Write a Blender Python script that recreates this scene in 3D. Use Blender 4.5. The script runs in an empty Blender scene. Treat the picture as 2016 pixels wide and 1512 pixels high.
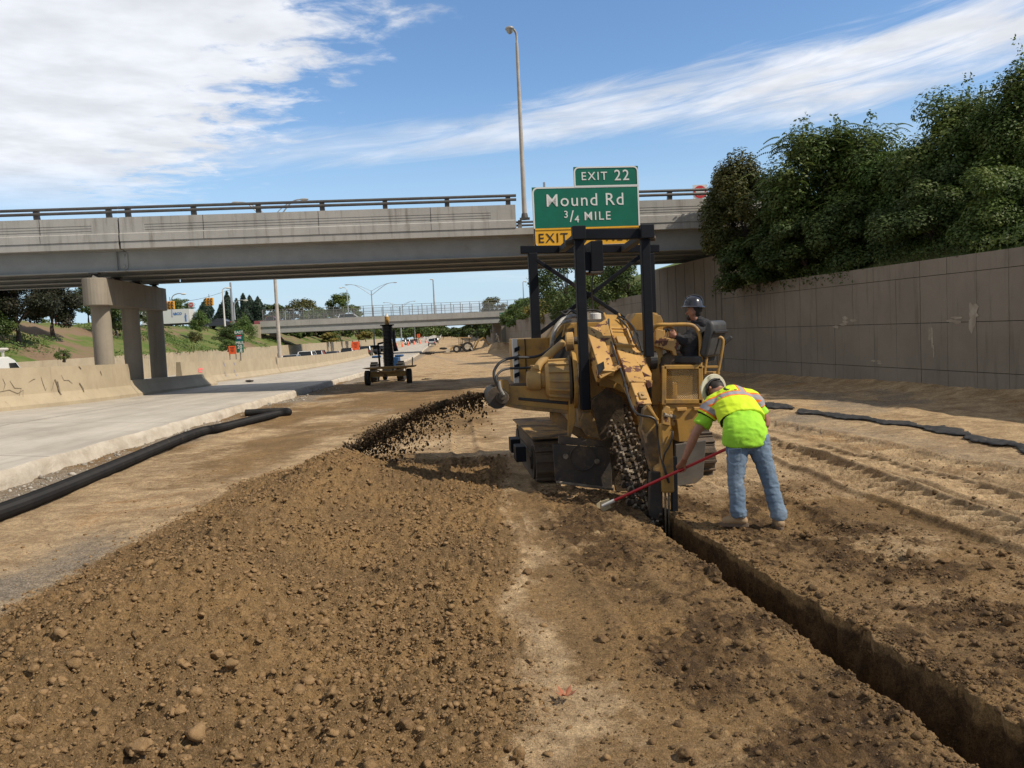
import bpy, bmesh, math, random
import numpy as np
from mathutils import Vector, Matrix
S = bpy.context.scene
COL = S.collection
rnd = random.Random(7)
rng = np.random.default_rng(11)
rad = math.radians

# ---------------------------------------------------------------- camera
CAMZ = 2.1; FPX = 1640.0; PW, PH = 2016, 1512
cam = bpy.data.objects.new('camera', bpy.data.cameras.new('camera'))
COL.objects.link(cam)
CR = Matrix.Rotation(rad(90 - 3.6), 3, 'X') @ Matrix.Rotation(rad(-2.7), 3, 'Z')
cam.matrix_world = Matrix.Translation((0, 0, CAMZ)) @ CR.to_4x4()
cam.data.sensor_width = 36.0
cam.data.lens = FPX / PW * 36.0
cam.data.clip_start = 0.05
cam.data.clip_end = 6000
S.camera = cam
# measuring helper: the point at distance d (metres north) that the photograph shows at (x, y)
def P(x, y, d):
    r = CR @ Vector(((x - PW/2)/FPX, -(y - PH/2)/FPX, -1.0))
    return Vector((0, 0, CAMZ)) + r * (d / r.y)

# ---------------------------------------------------------------- world, sun, exposure
SUN = Vector((0.90, -0.36, 1.0)).normalized()
w = bpy.data.worlds.new("World"); S.world = w; w.use_nodes = True
nt = w.node_tree; nt.nodes.clear()
class NG:
    """tiny helper to write node maths"""
    def __init__(s, tree): s.t = tree
    def n(s, typ, **k):
        x = s.t.nodes.new(typ)
        for a, b in k.items(): setattr(x, a, b)
        return x
    def link(s, a, b): s.t.links.new(a, b)
    def put(s, sock, v):
        if isinstance(v, bpy.types.NodeSocket): s.t.links.new(v, sock)
        else: sock.default_value = v
    def m(s, op, a, b=0.0, c=0.0, clamp=False):
        x = s.n('ShaderNodeMath', operation=op, use_clamp=clamp)
        s.put(x.inputs[0], a); s.put(x.inputs[1], b); s.put(x.inputs[2], c)
        return x.outputs[0]
    def ss(s, v, a, b, lo=0.0, hi=1.0):
        x = s.n('ShaderNodeMapRange', interpolation_type='SMOOTHSTEP')
        s.put(x.inputs[0], v); s.put(x.inputs[1], a); s.put(x.inputs[2], b); s.put(x.inputs[3], lo); s.put(x.inputs[4], hi)
        return x.outputs[0]
    def noise(s, vec, scale, detail=4, rough=0.55, dist=0.0, dim='3D'):
        x = s.n('ShaderNodeTexNoise', noise_dimensions=dim)
        if vec is not None: s.link(vec, x.inputs['Vector'])
        x.inputs['Scale'].default_value = scale; x.inputs['Detail'].default_value = detail
        x.inputs['Roughness'].default_value = rough; x.inputs['Distortion'].default_value = dist
        return x.outputs[0]
    def mix(s, f, a, b):
        x = s.n('ShaderNodeMix', data_type='RGBA')
        s.put(x.inputs[0], f)
        for sk, v in ((x.inputs[6], a), (x.inputs[7], b)):
            s.put(sk, v if isinstance(v, bpy.types.NodeSocket) else (*v[:3], 1))
        return x.outputs[2]
    def comb(s, x, y, z):
        c = s.n('ShaderNodeCombineXYZ')
        for i, v in enumerate((x, y, z)): s.put(c.inputs[i], v)
        return c.outputs[0]
    def sep(s, v):
        c = s.n('ShaderNodeSeparateXYZ'); s.link(v, c.inputs[0]); return c.outputs
g = NG(nt)
sky = g.n('ShaderNodeTexSky', sky_type='NISHITA')
sky.sun_disc = False
sky.sun_elevation = math.asin(SUN.z)
sky.sun_rotation = math.atan2(SUN.x, SUN.y)
sky.air_density = 1.0; sky.dust_density = 0.6; sky.ozone_density = 2.0
tc = g.n('ShaderNodeTexCoord')
dx, dy, dz = g.sep(tc.outputs['Generated'])
az = g.m('MULTIPLY', g.m('ARCTAN2', dx, dy), 57.29578)
el = g.m('MULTIPLY', g.m('ARCSINE', dz), 57.29578)
zc = g.m('MAXIMUM', dz, 0.03)
cx, cy = g.m('DIVIDE', dx, zc), g.m('DIVIDE', dy, zc)
pl = g.comb(cx, cy, 0.0)
# broad altocumulus field in the west (left), breaking up towards the middle
s1 = g.m('SUBTRACT', g.m('MULTIPLY', az, -1.0), g.m('ADD', 7.0, g.m('MULTIPLY', g.m('SUBTRACT', 21.7, el), 1.2)))
warp = g.noise(pl, 0.9, 4, 0.6)
puff = g.noise(pl, 5.0, 5, 0.62, 0.3)
d1 = g.m('ADD', g.m('MULTIPLY', s1, 0.07), g.m('ADD', g.m('MULTIPLY', g.m('SUBTRACT', puff, 0.5), 2.0), g.m('MULTIPLY', g.m('SUBTRACT', warp, 0.5), 1.6)))
c1 = g.ss(d1, -0.28, 0.36)
c1 = g.m('MULTIPLY', c1, g.ss(el, 7.0, 12.0))
c1 = g.m('MULTIPLY', c1, g.ss(s1, -13.0, 2.0))
# a long wispy band rising to the right
cen = g.m('ADD', 12.3, g.m('MULTIPLY', g.m('ADD', az, 14.0), 0.075))
hw = g.m('ADD', 1.3, g.m('MULTIPLY', g.m('MAXIMUM', g.m('ADD', az, 8.0), 0.0), 0.052))
off = g.m('DIVIDE', g.m('SUBTRACT', el, cen), hw)
wv = g.comb(g.m('MULTIPLY', g.m('ADD', g.m('MULTIPLY', az, 0.9), g.m('MULTIPLY', el, 0.35)), 0.07), g.m('MULTIPLY', g.m('SUBTRACT', el, g.m('MULTIPLY', az, 0.12)), 0.55), 3.3)
wn = g.noise(wv, 1.5, 6, 0.6, 0.6)
d2 = g.m('ADD', g.m('SUBTRACT', 1.0, g.m('POWER', g.m('ABSOLUTE', off), 1.5)), g.m('MULTIPLY', g.m('SUBTRACT', wn, 0.5), 2.7))
c2 = g.m('MULTIPLY', g.ss(d2, 0.0, 1.25), g.ss(az, -26.0, 22.0, 0.35, 1.0))
# thin veil and a few low puffs
vn = g.noise(g.comb(g.m('MULTIPLY', az, 0.05), g.m('MULTIPLY', el, 0.22), 9.0), 1.5, 6, 0.6, 0.6)
c3 = g.m('MULTIPLY', g.ss(vn, 0.5, 0.8), g.ss(el, 16.0, 5.0, 0.0, 0.55))
cl = g.m('SUBTRACT', 1.0, g.m('MULTIPLY', g.m('SUBTRACT', 1.0, c1), g.m('MULTIPLY', g.m('SUBTRACT', 1.0, c2), g.m('SUBTRACT', 1.0, c3))))
shade = g.ss(g.noise(pl, 2.2, 4, 0.6), 0.3, 0.75, 6.6, 8.6)
cloudcol = g.n('ShaderNodeMix', data_type='RGBA')
cc = g.n('ShaderNodeVectorMath', operation='SCALE'); cc.inputs[0].default_value = (0.97, 0.99, 1.04); g.put(cc.inputs['Scale'], shade)
tint = g.n('ShaderNodeVectorMath', operation='MULTIPLY'); g.link(sky.outputs[0], tint.inputs[0]); tint.inputs[1].default_value = (1.0, 1.2, 1.36)
low = g.mix(g.ss(el, 17.0, -1.0, 0.0, 0.9), tint.outputs[0], (4.6, 6.1, 7.4))   # pale air near the horizon
skyc = g.mix(g.m('MULTIPLY', cl, 0.94), low, cc.outputs[0])
dim = g.m('MULTIPLY', g.ss(el, 26.0, 62.0, 1.0, 0.5), g.ss(dy, 0.1, -0.5, 1.0, 0.6))   # sky dimmed overhead and behind the camera to weaken the fill light
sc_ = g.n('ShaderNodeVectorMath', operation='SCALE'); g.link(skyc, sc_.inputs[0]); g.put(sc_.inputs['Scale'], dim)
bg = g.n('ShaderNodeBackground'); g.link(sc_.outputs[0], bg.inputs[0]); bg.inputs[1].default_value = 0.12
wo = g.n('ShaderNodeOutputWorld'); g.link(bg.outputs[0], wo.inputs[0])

sun = bpy.data.objects.new('sun', bpy.data.lights.new('sun', 'SUN')); COL.objects.link(sun)
sun.rotation_euler = SUN.to_track_quat('Z', 'Y').to_euler()
sun.location = (40, -20, 60)
sun.data.energy = 4.8; sun.data.angle = rad(0.53); sun.data.color = (1.0, 0.90, 0.75)
S.view_settings.view_transform = 'Standard'; S.view_settings.look = 'None'
S.view_settings.gamma = 1; S.view_settings.exposure = 0.0
S.cycles.max_bounces = 6; S.cycles.diffuse_bounces = 3; S.cycles.transparent_max_bounces = 12
S.cycles.use_denoising = True

# ---------------------------------------------------------------- builders
def tag(o, label=None, cat=None, group=None, kind=None):
    if label: o['label'] = label
    if cat: o['category'] = cat
    if group: o['group'] = group
    if kind: o['kind'] = kind
    return o
def empty(name, loc, rz=0.0, label=None, cat=None, group=None):
    o = bpy.data.objects.new(name, None); COL.objects.link(o)
    o.empty_display_size = 0.3
    o.location = loc; o.rotation_euler = (0, 0, rz)
    o['base'] = list(loc); o['rz'] = rz
    return tag(o, label, cat, group)
def root_of(o):
    while o.parent: o = o.parent
    return o
def to_local(o, V):
    """world coordinates -> coordinates of the top-level thing that o belongs to"""
    r = root_of(o)
    b = np.array(r['base']) if 'base' in r else np.zeros(3)
    a = -(r['rz'] if 'rz' in r else 0.0)
    V = V - b; c, s = math.cos(a), math.sin(a)
    return np.stack([V[:, 0]*c - V[:, 1]*s, V[:, 0]*s + V[:, 1]*c, V[:, 2]], 1)
class MB:
    def __init__(s): s.v = []; s.f = []; s.mi = []; s.cur = 0
    def add(s, vs, fs):
        k = len(s.v); s.v += [tuple(p) for p in vs]
        for f in fs: s.f.append(tuple(i + k for i in f)); s.mi.append(s.cur)
        return s
    def hexa(s, q):
        """8 corners: bottom 4 then top 4 (same winding)"""
        return s.add(q, [(3,2,1,0), (4,5,6,7), (0,1,5,4), (1,2,6,5), (2,3,7,6), (3,0,4,7)])
    def box(s, c, size, rot=None):
        x, y, z = size[0]/2, size[1]/2, size[2]/2
        q = [Vector(p) for p in ((-x,-y,-z),(x,-y,-z),(x,y,-z),(-x,y,-z),(-x,-y,z),(x,-y,z),(x,y,z),(-x,y,z))]
        if rot is not None:
            M = rot if isinstance(rot, Matrix) else Matrix.Rotation(rot, 3, 'Z')
            q = [M @ p for p in q]
        return s.hexa([p + Vector(c) for p in q])
    def bar(s, a, b, wd, ht, up=(0, 0, 1), ext=0.0):
        a, b = Vector(a), Vector(b); d = (b - a).normalized()
        a, b = a - d*ext, b + d*ext
        r = d.cross(Vector(up))
        if r.length < 1e-4: r = d.cross(Vector((0, 1, 0)))
        r.normalize(); u = r.cross(d)
        r *= wd/2; u *= ht/2
        return s.hexa([a-r-u, a+r-u, b+r-u, b-r-u, a-r+u, a+r+u, b+r+u, b-r+u])
    def tube(s, pts, rads, n=10, caps=True, up=(0, 0, 1), sq=(1.0, 1.0)):
        pts = [Vector(p) for p in pts]
        if not hasattr(rads, '__len__'): rads = [rads]*len(pts)
        k = len(s.v); L = len(pts); ref = None
        for i, p in enumerate(pts):
            d = (pts[min(i+1, L-1)] - pts[max(i-1, 0)])
            d = d.normalized() if d.length > 1e-9 else Vector((0, 0, 1))
            if ref is None:
                ref = d.cross(Vector(up))
                if ref.length < 1e-3: ref = d.cross(Vector((1, 0, 0)))
            ref = (ref - d*ref.dot(d)).normalized(); o = d.cross(ref)
            for j in range(n):
                t = 2*math.pi*j/n
                s.v.append(tuple(p + ref*(math.cos(t)*rads[i]*sq[0]) + o*(math.sin(t)*rads[i]*sq[1])))
        for i in range(L-1):
            for j in range(n):
                a = k+i*n+j; b = k+i*n+(j+1) % n
                s.f.append((a, b, b+n, a+n)); s.mi.append(s.cur)
        if caps:
            s.f.append(tuple(range(k+n-1, k-1, -1))); s.mi.append(s.cur)
            s.f.append(tuple(range(k+(L-1)*n, k+L*n))); s.mi.append(s.cur)
        return s
    def prism(s, poly, off):
        """planar polygon (3d points) extruded by vector off"""
        n = len(poly); off = Vector(off)
        q = [Vector(p) for p in poly] + [Vector(p) + off for p in poly]
        return s.add(q, [tuple(range(n-1, -1, -1)), tuple(range(n, 2*n))] + [(i, (i+1) % n, n+(i+1) % n, n+i) for i in range(n)])
    def disc(s, c, ax, r, th, n=20):
        c = Vector(c); ax = Vector(ax).normalized()
        return s.tube([c - ax*th/2, c + ax*th/2], r, n)
    def lathe(s, prof, c, ax=(0, 0, 1), n=20):
        """profile of (radius, height) along ax"""
        c = Vector(c); ax = Vector(ax).normalized()
        return s.tube([c + ax*h for r, h in prof], [max(r, 1e-4) for r, h in prof], n)
    def sphere(s, c, r, sc=(1, 1, 1), n=10):
        c = Vector(c)
        k = len(s.v); m = n
        for i in range(n//2+1):
            a = math.pi*i/(n//2)
            for j in range(m):
                b = 2*math.pi*j/m
                s.v.append((c.x + r*sc[0]*math.sin(a)*math.cos(b), c.y + r*sc[1]*math.sin(a)*math.sin(b), c.z - r*sc[2]*math.cos(a)))
        for i in range(n//2):
            for j in range(m):
                s.f.append((k+i*m+j, k+i*m+(j+1) % m, k+(i+1)*m+(j+1) % m, k+(i+1)*m+j)); s.mi.append(s.cur)
        return s
    def build(s, name, mats, parent=None, world=True, bevel=0.0, smooth=False, label=None, auto=True):
        V = np.array(s.v, dtype=np.float64).reshape(-1, 3)
        if parent is not None and world: V = to_local(parent, V)
        me = bpy.data.meshes.new(name)
        me.from_pydata(V.tolist(), [], s.f)
        if not isinstance(mats, (list, tuple)): mats = [mats]
        for m in mats: me.materials.append(m)
        if len(mats) > 1: me.polygons.foreach_set('material_index', s.mi)
        me.update()
        bm = bmesh.new(); bm.from_mesh(me); bmesh.ops.recalc_face_normals(bm, faces=bm.faces); bm.to_mesh(me); bm.free()
        if smooth:
            me.polygons.foreach_set('use_smooth', [True]*len(me.polygons))
            me.set_sharp_from_angle(angle=rad(38))
        o = bpy.data.objects.new(name, me); COL.objects.link(o)
        if parent is not None: o.parent = parent
        if bevel:
            b = o.modifiers.new('bevel', 'BEVEL'); b.width = bevel; b.segments = 2; b.limit_method = 'ANGLE'; b.angle_limit = rad(40)
        if label: o['label'] = label
        return o
def np_mesh(name, V, Fq, mats, parent=None, smooth=False, attrs=None):
    """fast mesh from numpy quads or triangles"""
    me = bpy.data.meshes.new(name)
    n = Fq.shape[1]
    me.vertices.add(len(V)); me.vertices.foreach_set('co', V.astype(np.float32).ravel())
    me.loops.add(Fq.size); me.loops.foreach_set('vertex_index', Fq.astype(np.int32).ravel())
    me.polygons.add(len(Fq)); me.polygons.foreach_set('loop_start', np.arange(0, Fq.size, n, dtype=np.int32))
    me.polygons.foreach_set('loop_total', np.full(len(Fq), n, dtype=np.int32))
    if smooth: me.polygons.foreach_set('use_smooth', np.ones(len(Fq), dtype=bool))
    for m in (mats if isinstance(mats, (list, tuple)) else [mats]): me.materials.append(m)
    me.update(calc_edges=True); me.validate()
    for k, a in (attrs or {}).items():
        at = me.attributes.new(k, 'FLOAT', 'POINT'); at.data.foreach_set('value', a.astype(np.float32).ravel())
    o = bpy.data.objects.new(name, me); COL.objects.link(o)
    if parent is not None: o.parent = parent
    return o
def copy_tree(o, parent=None):
    c = o.copy(); COL.objects.link(c)
    if parent is not None: c.parent = parent
    for ch in list(o.children): copy_tree(ch, c)
    return c
def curve_pts(pts, n=8):
    """Catmull-Rom through the points"""
    pts = [Vector(p) for p in pts]; out = []
    for i in range(len(pts)-1):
        p0, p1, p2, p3 = pts[max(i-1, 0)], pts[i], pts[i+1], pts[min(i+2, len(pts)-1)]
        for k in range(n):
            t = k/n
            out.append(0.5*((2*p1) + (p2-p0)*t + (2*p0-5*p1+4*p2-p3)*t*t + (3*p1-p0-3*p2+p3)*t*t*t))
    return out + [pts[-1]]
def text_mesh(name, body, size, mat, parent, M, align='CENTER', extrude=0.004, bold=0.0, spacing=1.0):
    """lettering as a thin mesh; M places it (x right, y up in its own plane)"""
    cu = bpy.data.curves.new('lettering', 'FONT')
    cu.body = body; cu.size = size; cu.align_x = align; cu.align_y = 'CENTER'; cu.extrude = extrude; cu.offset = bold
    cu.space_character = spacing; cu.resolution_u = 3
    o = bpy.data.objects.new('lettering', cu); COL.objects.link(o)
    dg = bpy.context.evaluated_depsgraph_get()
    me = bpy.data.meshes.new_from_object(o.evaluated_get(dg))
    bpy.data.objects.remove(o); 
    me.materials.clear(); me.materials.append(mat)
    me.transform(M)
    V = np.empty(len(me.vertices)*3); me.vertices.foreach_get('co', V); V = V.reshape(-1, 3)
    if parent is not None:
        me.vertices.foreach_set('co', to_local(parent, V).astype(np.float32).ravel()); me.update()
    t = bpy.data.objects.new(name, me); COL.objects.link(t)
    if parent is not None: t.parent = parent
    return t

# ---------------------------------------------------------------- noise for geometry
def _h(ix, iy, seed):
    n = (ix.astype(np.int64)*374761393 + iy.astype(np.int64)*668265263 + seed*1274126177) & 0xffffffff
    n = ((n ^ (n >> 13))*1274126177) & 0xffffffff
    return ((n ^ (n >> 16)) & 0xffff)/65535.0
def vn(x, y, seed=0):
    ix, iy = np.floor(x), np.floor(y); fx, fy = x-ix, y-iy
    fx = fx*fx*fx*(fx*(fx*6-15)+10); fy = fy*fy*fy*(fy*(fy*6-15)+10)
    a, b, c, d = _h(ix, iy, seed), _h(ix+1, iy, seed), _h(ix, iy+1, seed), _h(ix+1, iy+1, seed)
    return (a + (b-a)*fx)*(1-fy) + (c + (d-c)*fx)*fy
def fbm(x, y, seed=0, o=4, gain=0.5):
    s = 0.0; a = 1.0; t = 0.0
    for i in range(o):
        s = s + a*(vn(x*2.03**i + 13.7*i, y*2.03**i - 7.1*i, seed+i) - 0.5); t += a; a *= gain
    return s/t*2
def sst(v, a, b):
    t = np.clip((v-a)/(b-a), 0, 1); return t*t*(3-2*t)

# ---------------------------------------------------------------- materials
def mat(name, c1, c2=None, scale=4.0, rough=0.8, metal=0.0, bump=0.0, bscale=40.0, rust=None, rusts=3.0, rustlim=(0.6, 0.66), dirt=None, dirtlim=(0.45, 0.7), dirts=2.0, stretch=(1, 1, 1), emit=0.0, spec=0.5, coord='Object', contrast=(0.35, 0.65)):
    m = bpy.data.materials.new(name); m.use_nodes = True
    t = m.node_tree; b = t.nodes['Principled BSDF']; q = NG(t)
    co = q.n('ShaderNodeTexCoord').outputs[coord]
    if stretch != (1, 1, 1):
        mp = q.n('ShaderNodeMapping'); mp.inputs['Scale'].default_value = stretch; q.link(co, mp.inputs[0]); cs = mp.outputs[0]
    else: cs = co
    col = None
    if c2 is not None:
        col = q.mix(q.ss(q.noise(cs, scale, 5, 0.6), *contrast), c1, c2)
    rsock = rough
    if dirt is not None:
        f = q.ss(q.noise(co, dirts, 6, 0.65), *dirtlim)
        col = q.mix(f, col if col is not None else c1, dirt)
        rsock = q.m('ADD', rough, q.m('MULTIPLY', f, 0.25), clamp=True)
    if rust is not None:
        f = q.ss(q.noise(co, rusts, 5, 0.6, 0.4), *rustlim)
        col = q.mix(f, col if col is not None else c1, rust)
        rsock = q.m('ADD', rsock, q.m('MULTIPLY', f, 0.3), clamp=True)
    q.put(b.inputs['Base Color'], col if col is not None else (*c1, 1))
    q.put(b.inputs['Roughness'], rsock)
    b.inputs['Metallic'].default_value = metal
    b.inputs['Specular IOR Level'].default_value = spec
    if bump:
        bp = q.n('ShaderNodeBump'); bp.inputs['Strength'].default_value = bump; bp.inputs['Distance'].default_value = 0.02
        q.link(q.noise(co, bscale, 5, 0.6), bp.inputs['Height']); q.link(bp.outputs[0], b.inputs['Normal'])
    if emit:
        q.put(b.inputs['Emission Color'], (*c1, 1)); b.inputs['Emission Strength'].default_value = emit
    return m
# ================================================================ alignment of the sunken freeway
def edge(d):
    d = np.asarray(d, float); k = np.minimum(d, 125.0)
    return -7.9 - 0.03*k - 0.00018*k*k - 0.075*(d-k)
def barx(d): return edge(d) - 8.2
_zd = ([-50, 0, 12, 27, 40, 62, 100, 125, 150, 220, 400, 800, 1500, 4000], [0, 0, 0, -.13, -.25, -.52, -.95, -1.1, -1.15, -.9, -.5, .5, 1.3, 1.6])
def zdirt(d):
    d = np.asarray(d, float)
    return (np.interp(d-3, *_zd) + np.interp(d, *_zd) + np.interp(d+3, *_zd))/3
def zbar(d):
    d = np.asarray(d, float); k = np.minimum(np.maximum(d, 8), 128.0)
    return np.where(d < 128, .38 - .023*(k-27) + .000108*(k-27)**2, zdirt(d)+.3)
_wall = ([-10, 8, 18.7, 27.6, 36, 46, 150, 3000], [16.5, 13.3, 11.5, 9.9, 8.4, 6.9, -.9, -215.])
def wallx(d): return np.interp(d, *_wall)
def trx(d):
    d = np.asarray(d, float)
    return np.where(d < 30, 2.24 - .088*d + .17*sst(d, 8.0, 3.6), -.4 + edge(d) - edge(30))

# ================================================================ materials of the setting
def soil_material():
    m = bpy.data.materials.new('soil'); m.use_nodes = True
    t = m.node_tree; b = t.nodes['Principled BSDF']; q = NG(t)
    co = q.n('ShaderNodeTexCoord').outputs['Object']
    def at(n): return q.n('ShaderNodeAttribute', attribute_name=n).outputs['Fac']
    n1 = q.noise(co, 0.9, 6, 0.62, 0.4); n2 = q.noise(co, 7.0, 6, 0.7); n3 = q.noise(co, 60.0, 4, 0.65)
    mp = q.n('ShaderNodeMapping'); mp.inputs['Scale'].default_value = (0.8, 1.6, 1.0); q.link(co, mp.inputs[0])
    st = q.noise(mp.outputs[0], 1.3, 6, 0.65, 0.6)
    st = q.m('ADD', q.m('MULTIPLY', st, .5), q.m('MULTIPLY', q.noise(co, 2.2, 7, .7, .5), .5))
    sand = q.mix(q.ss(st, 0.38, 0.62), (.53, .385, .225), (.29, .198, .11))
    sand = q.mix(q.m('MULTIPLY', q.ss(n2, 0.5, 0.75), 0.6), sand, (.19, .125, .068))
    sand = q.mix(q.m('MULTIPLY', q.ss(q.noise(co, .55, 6, .7, .8), .54, .68), .65), sand, (.33, .185, .078))   # orange clay patches
    loose = q.mix(q.ss(n1, 0.35, 0.65), (.245, .152, .066), (.165, .105, .05))
    loose = q.mix(q.m('MULTIPLY', q.ss(n3, 0.42, 0.7), 0.55), loose, (.32, .21, .108))
    moist = q.mix(q.ss(n2, 0.35, 0.65), (.145, .088, .04), (.078, .049, .026))
    grav = q.mix(q.ss(n3, 0.4, 0.62), (.19, .15, .108), (.37, .31, .235))
    grav = q.mix(q.m('MULTIPLY', q.ss(n2, 0.45, 0.7), 0.6), grav, (.15, .118, .085))
    def soft(a, w=0.35):   # break the edge of a region with noise
        return q.ss(q.m('ADD', at(a), q.m('MULTIPLY', q.m('SUBTRACT', q.m('ADD', q.m('MULTIPLY', n2, 0.6), q.m('MULTIPLY', n1, 0.4)), 0.5), 1.5)), 0.5-w, 0.5+w)
    c = q.mix(soft('grey'), sand, grav)
    c = q.mix(soft('loose', 0.22), c, loose)
    c = q.mix(soft('moist', 0.13), c, moist)
    # pale stone chips
    vo = q.n('ShaderNodeTexVoronoi'); vo.inputs['Scale'].default_value = 42; q.link(co, vo.inputs['Vector'])
    chip = q.m('MULTIPLY', q.ss(vo.outputs['Distance'], 0.2, 0.12), q.ss(q.noise(co, 3.0, 4), 0.5, 0.68))
    c = q.mix(q.m('MULTIPLY', chip, 0.6), c, (.5, .44, .36))
    gr = q.m('ADD', q.m('MULTIPLY', q.noise(co, 95, 3, .7), .55), q.m('MULTIPLY', q.noise(co, 24, 5, .7), .45))   # crumbs and grains
    sc = q.n('ShaderNodeVectorMath', operation='SCALE'); q.link(c, sc.inputs[0]); q.put(sc.inputs['Scale'], q.ss(gr, .36, .64, .58, 1.36)); c = sc.outputs[0]
    q.link(c, b.inputs['Base Color'])
    b.inputs['Roughness'].default_value = 0.95; b.inputs['Specular IOR Level'].default_value = 0.15
    h = q.m('ADD', q.m('MULTIPLY', q.noise(co, 28.0, 6, 0.7), 0.6), q.m('MULTIPLY', q.noise(co, 140.0, 3, 0.6), 0.25))
    bp = q.n('ShaderNodeBump'); bp.inputs['Strength'].default_value = 1.0; bp.inputs['Distance'].default_value = 0.05
    q.link(h, bp.inputs['Height']); q.link(bp.outputs[0], b.inputs['Normal'])
    return m
M_soil = soil_material()
def clod_material(name, a, b_, c_):
    m = bpy.data.materials.new(name); m.use_nodes = True
    t = m.node_tree; b = t.nodes['Principled BSDF']; q = NG(t)
    r = q.n('ShaderNodeNewGeometry').outputs['Random Per Island']
    co = q.n('ShaderNodeTexCoord').outputs['Object']
    col = q.mix(r, a, b_); col = q.mix(q.m('MULTIPLY', q.ss(q.noise(co, 45, 4, 0.7), 0.4, 0.7), 0.7), col, c_)
    q.link(col, b.inputs['Base Color']); b.inputs['Roughness'].default_value = 0.95; b.inputs['Specular IOR Level'].default_value = 0.12
    bp = q.n('ShaderNodeBump'); bp.inputs['Strength'].default_value = 0.8; bp.inputs['Distance'].default_value = 0.012
    q.link(q.noise(co, 90, 5, 0.7), bp.inputs['Height']); q.link(bp.outputs[0], b.inputs['Normal'])
    return m
M_clod = clod_material('clod', (.18, .112, .052), (.29, .182, .088), (.33, .22, .118))
M_moist = clod_material('moist_clod', (.075, .048, .026), (.17, .106, .053), (.23, .15, .078))
M_fly = clod_material('flung_clod', (.05, .035, .022), (.1, .068, .04), (.14, .1, .06))

# ================================================================ the graded dirt between the pavement and the wall
ucols = []
def span(a, b, s): return list(np.arange(a, b-1e-6, s))
for u in span(-11, -7.2, .06) + span(-7.2, -.7, .0165) + span(-.7, -.03, .013): ucols.append((u, 0.0))
for k in range(10): ucols.append((-.02+.02*k/9, k/9))
for k in range(1, 4): ucols.append((.5*k/4, 1.0))
for k in range(10): ucols.append((.5+.02*k/9, 1-k/9))
for u in span(.533, 1.2, .0135) + span(1.2, 4.4, .02) + span(4.4, 13.5, .055): ucols.append((u, 0.0))
uc = np.array(ucols)
ys = [1.6]
while ys[-1] < 3000:
    y = ys[-1]; ys.append(y*(1.0042 if y < 15 else 1.011 if y < 200 else 1.06))
ys = np.array(ys)
U, Y = np.meshgrid(uc[:, 0], ys); ZF = np.meshgrid(uc[:, 1], ys)[0]
tw = np.maximum(.52 - .022*Y, .3)
X = trx(Y) + np.where(U <= .5, np.where(U > 0, U/.5*tw, U), tw + U - .5)
# uneven lips and walls of the trench
nearT = np.exp(-np.maximum(np.maximum(-U, U-.5), 0)/.12)*sst(Y, 12, 10)
X = X + nearT*np.where(U < .25, .55, 1.0)*(.07*fbm(Y*1.6, U*0+np.sign(U-.25)*5, 3, 3) + .065*fbm(Y*7, ZF*3+np.sign(U-.25)*9, 5, 3) + .04*fbm(Y*19, ZF*9+np.sign(U-.25)*9, 6, 3))
Z = zdirt(Y)
fade = sst(Y, 90, 40)
Z = Z + .05*fbm(X*.5, Y*.5, 21, 3)*fade + .035*fbm(X*1.7, Y*1.1, 22, 4)*fade
# spoil windrow thrown up on the left
crest = -2.55 + .18*fbm(Y*.45, Y*0, 31, 3)
hr = (.41 + .17*fbm(Y*.7, Y*0+4, 32, 3))*sst(Y, 13.6, 11.9)
dxl = X - crest
ridge = np.where(dxl < 0, np.exp(-np.abs(dxl/.85)**1.7), np.exp(-np.abs(dxl/.78)**1.6)*.86 + .14*np.exp(-np.abs(dxl/1.9)**2.2))
ridge = hr*ridge
edge_n = .5*fbm(X*.8, Y*.8, 41, 4)
loose = sst(X, -4.5, -3.7)*sst(X + edge_n*.9 + .02*(Y-4), .45, -.35)*sst(Y, 14.6, 13.2)
# loose dug soil on both sides of the trench
lx = X - trx(Y)
sideL = sst(lx, -1.5, -.9)*sst(lx, .05, 0.0); sideR = sst(lx, .45, .5)*sst(lx + edge_n, 3.0, 1.5)
moist = np.maximum(sideL*(.55+.5*fbm(X*2.3, Y*2.3, 43, 5)), sideR*(.5+.6*fbm(X*2.1, Y*2.1, 44, 5)))*sst(Y, 12.0, 9.5)
end = sst(Y, 9.75, 9.5)
moist = np.maximum(moist, (.85 + .4*fbm(Y*6, ZF*4, 47, 3))*(ZF > 0.03)*end)
rough_m = np.clip(loose*1.0 + .55*np.clip(moist*1.5, 0, 1), 0, 1)
b1 = np.abs(fbm(X*4.2, Y*4.2, 51, 3)); b2 = np.abs(fbm(X*10, Y*10, 52, 3)); b3 = fbm(X*22, Y*22, 53, 2) + .6*fbm(X*47, Y*47, 54, 2)
Z = Z + ridge + rough_m*(.045*b1 + .055*b2 + .032*b3 - .012)*(ZF == 0)*sst(Y, 26, 12) + loose*.03
Z = Z + np.clip(moist, 0, 1)*.015*(ZF == 0)*sst(Y, 12, 9.5)
Z = Z - .06*np.exp(-(((X-2.45)/1.1)**2 + ((Y-8.5)/1.0)**2))*(ZF == 0)
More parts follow.
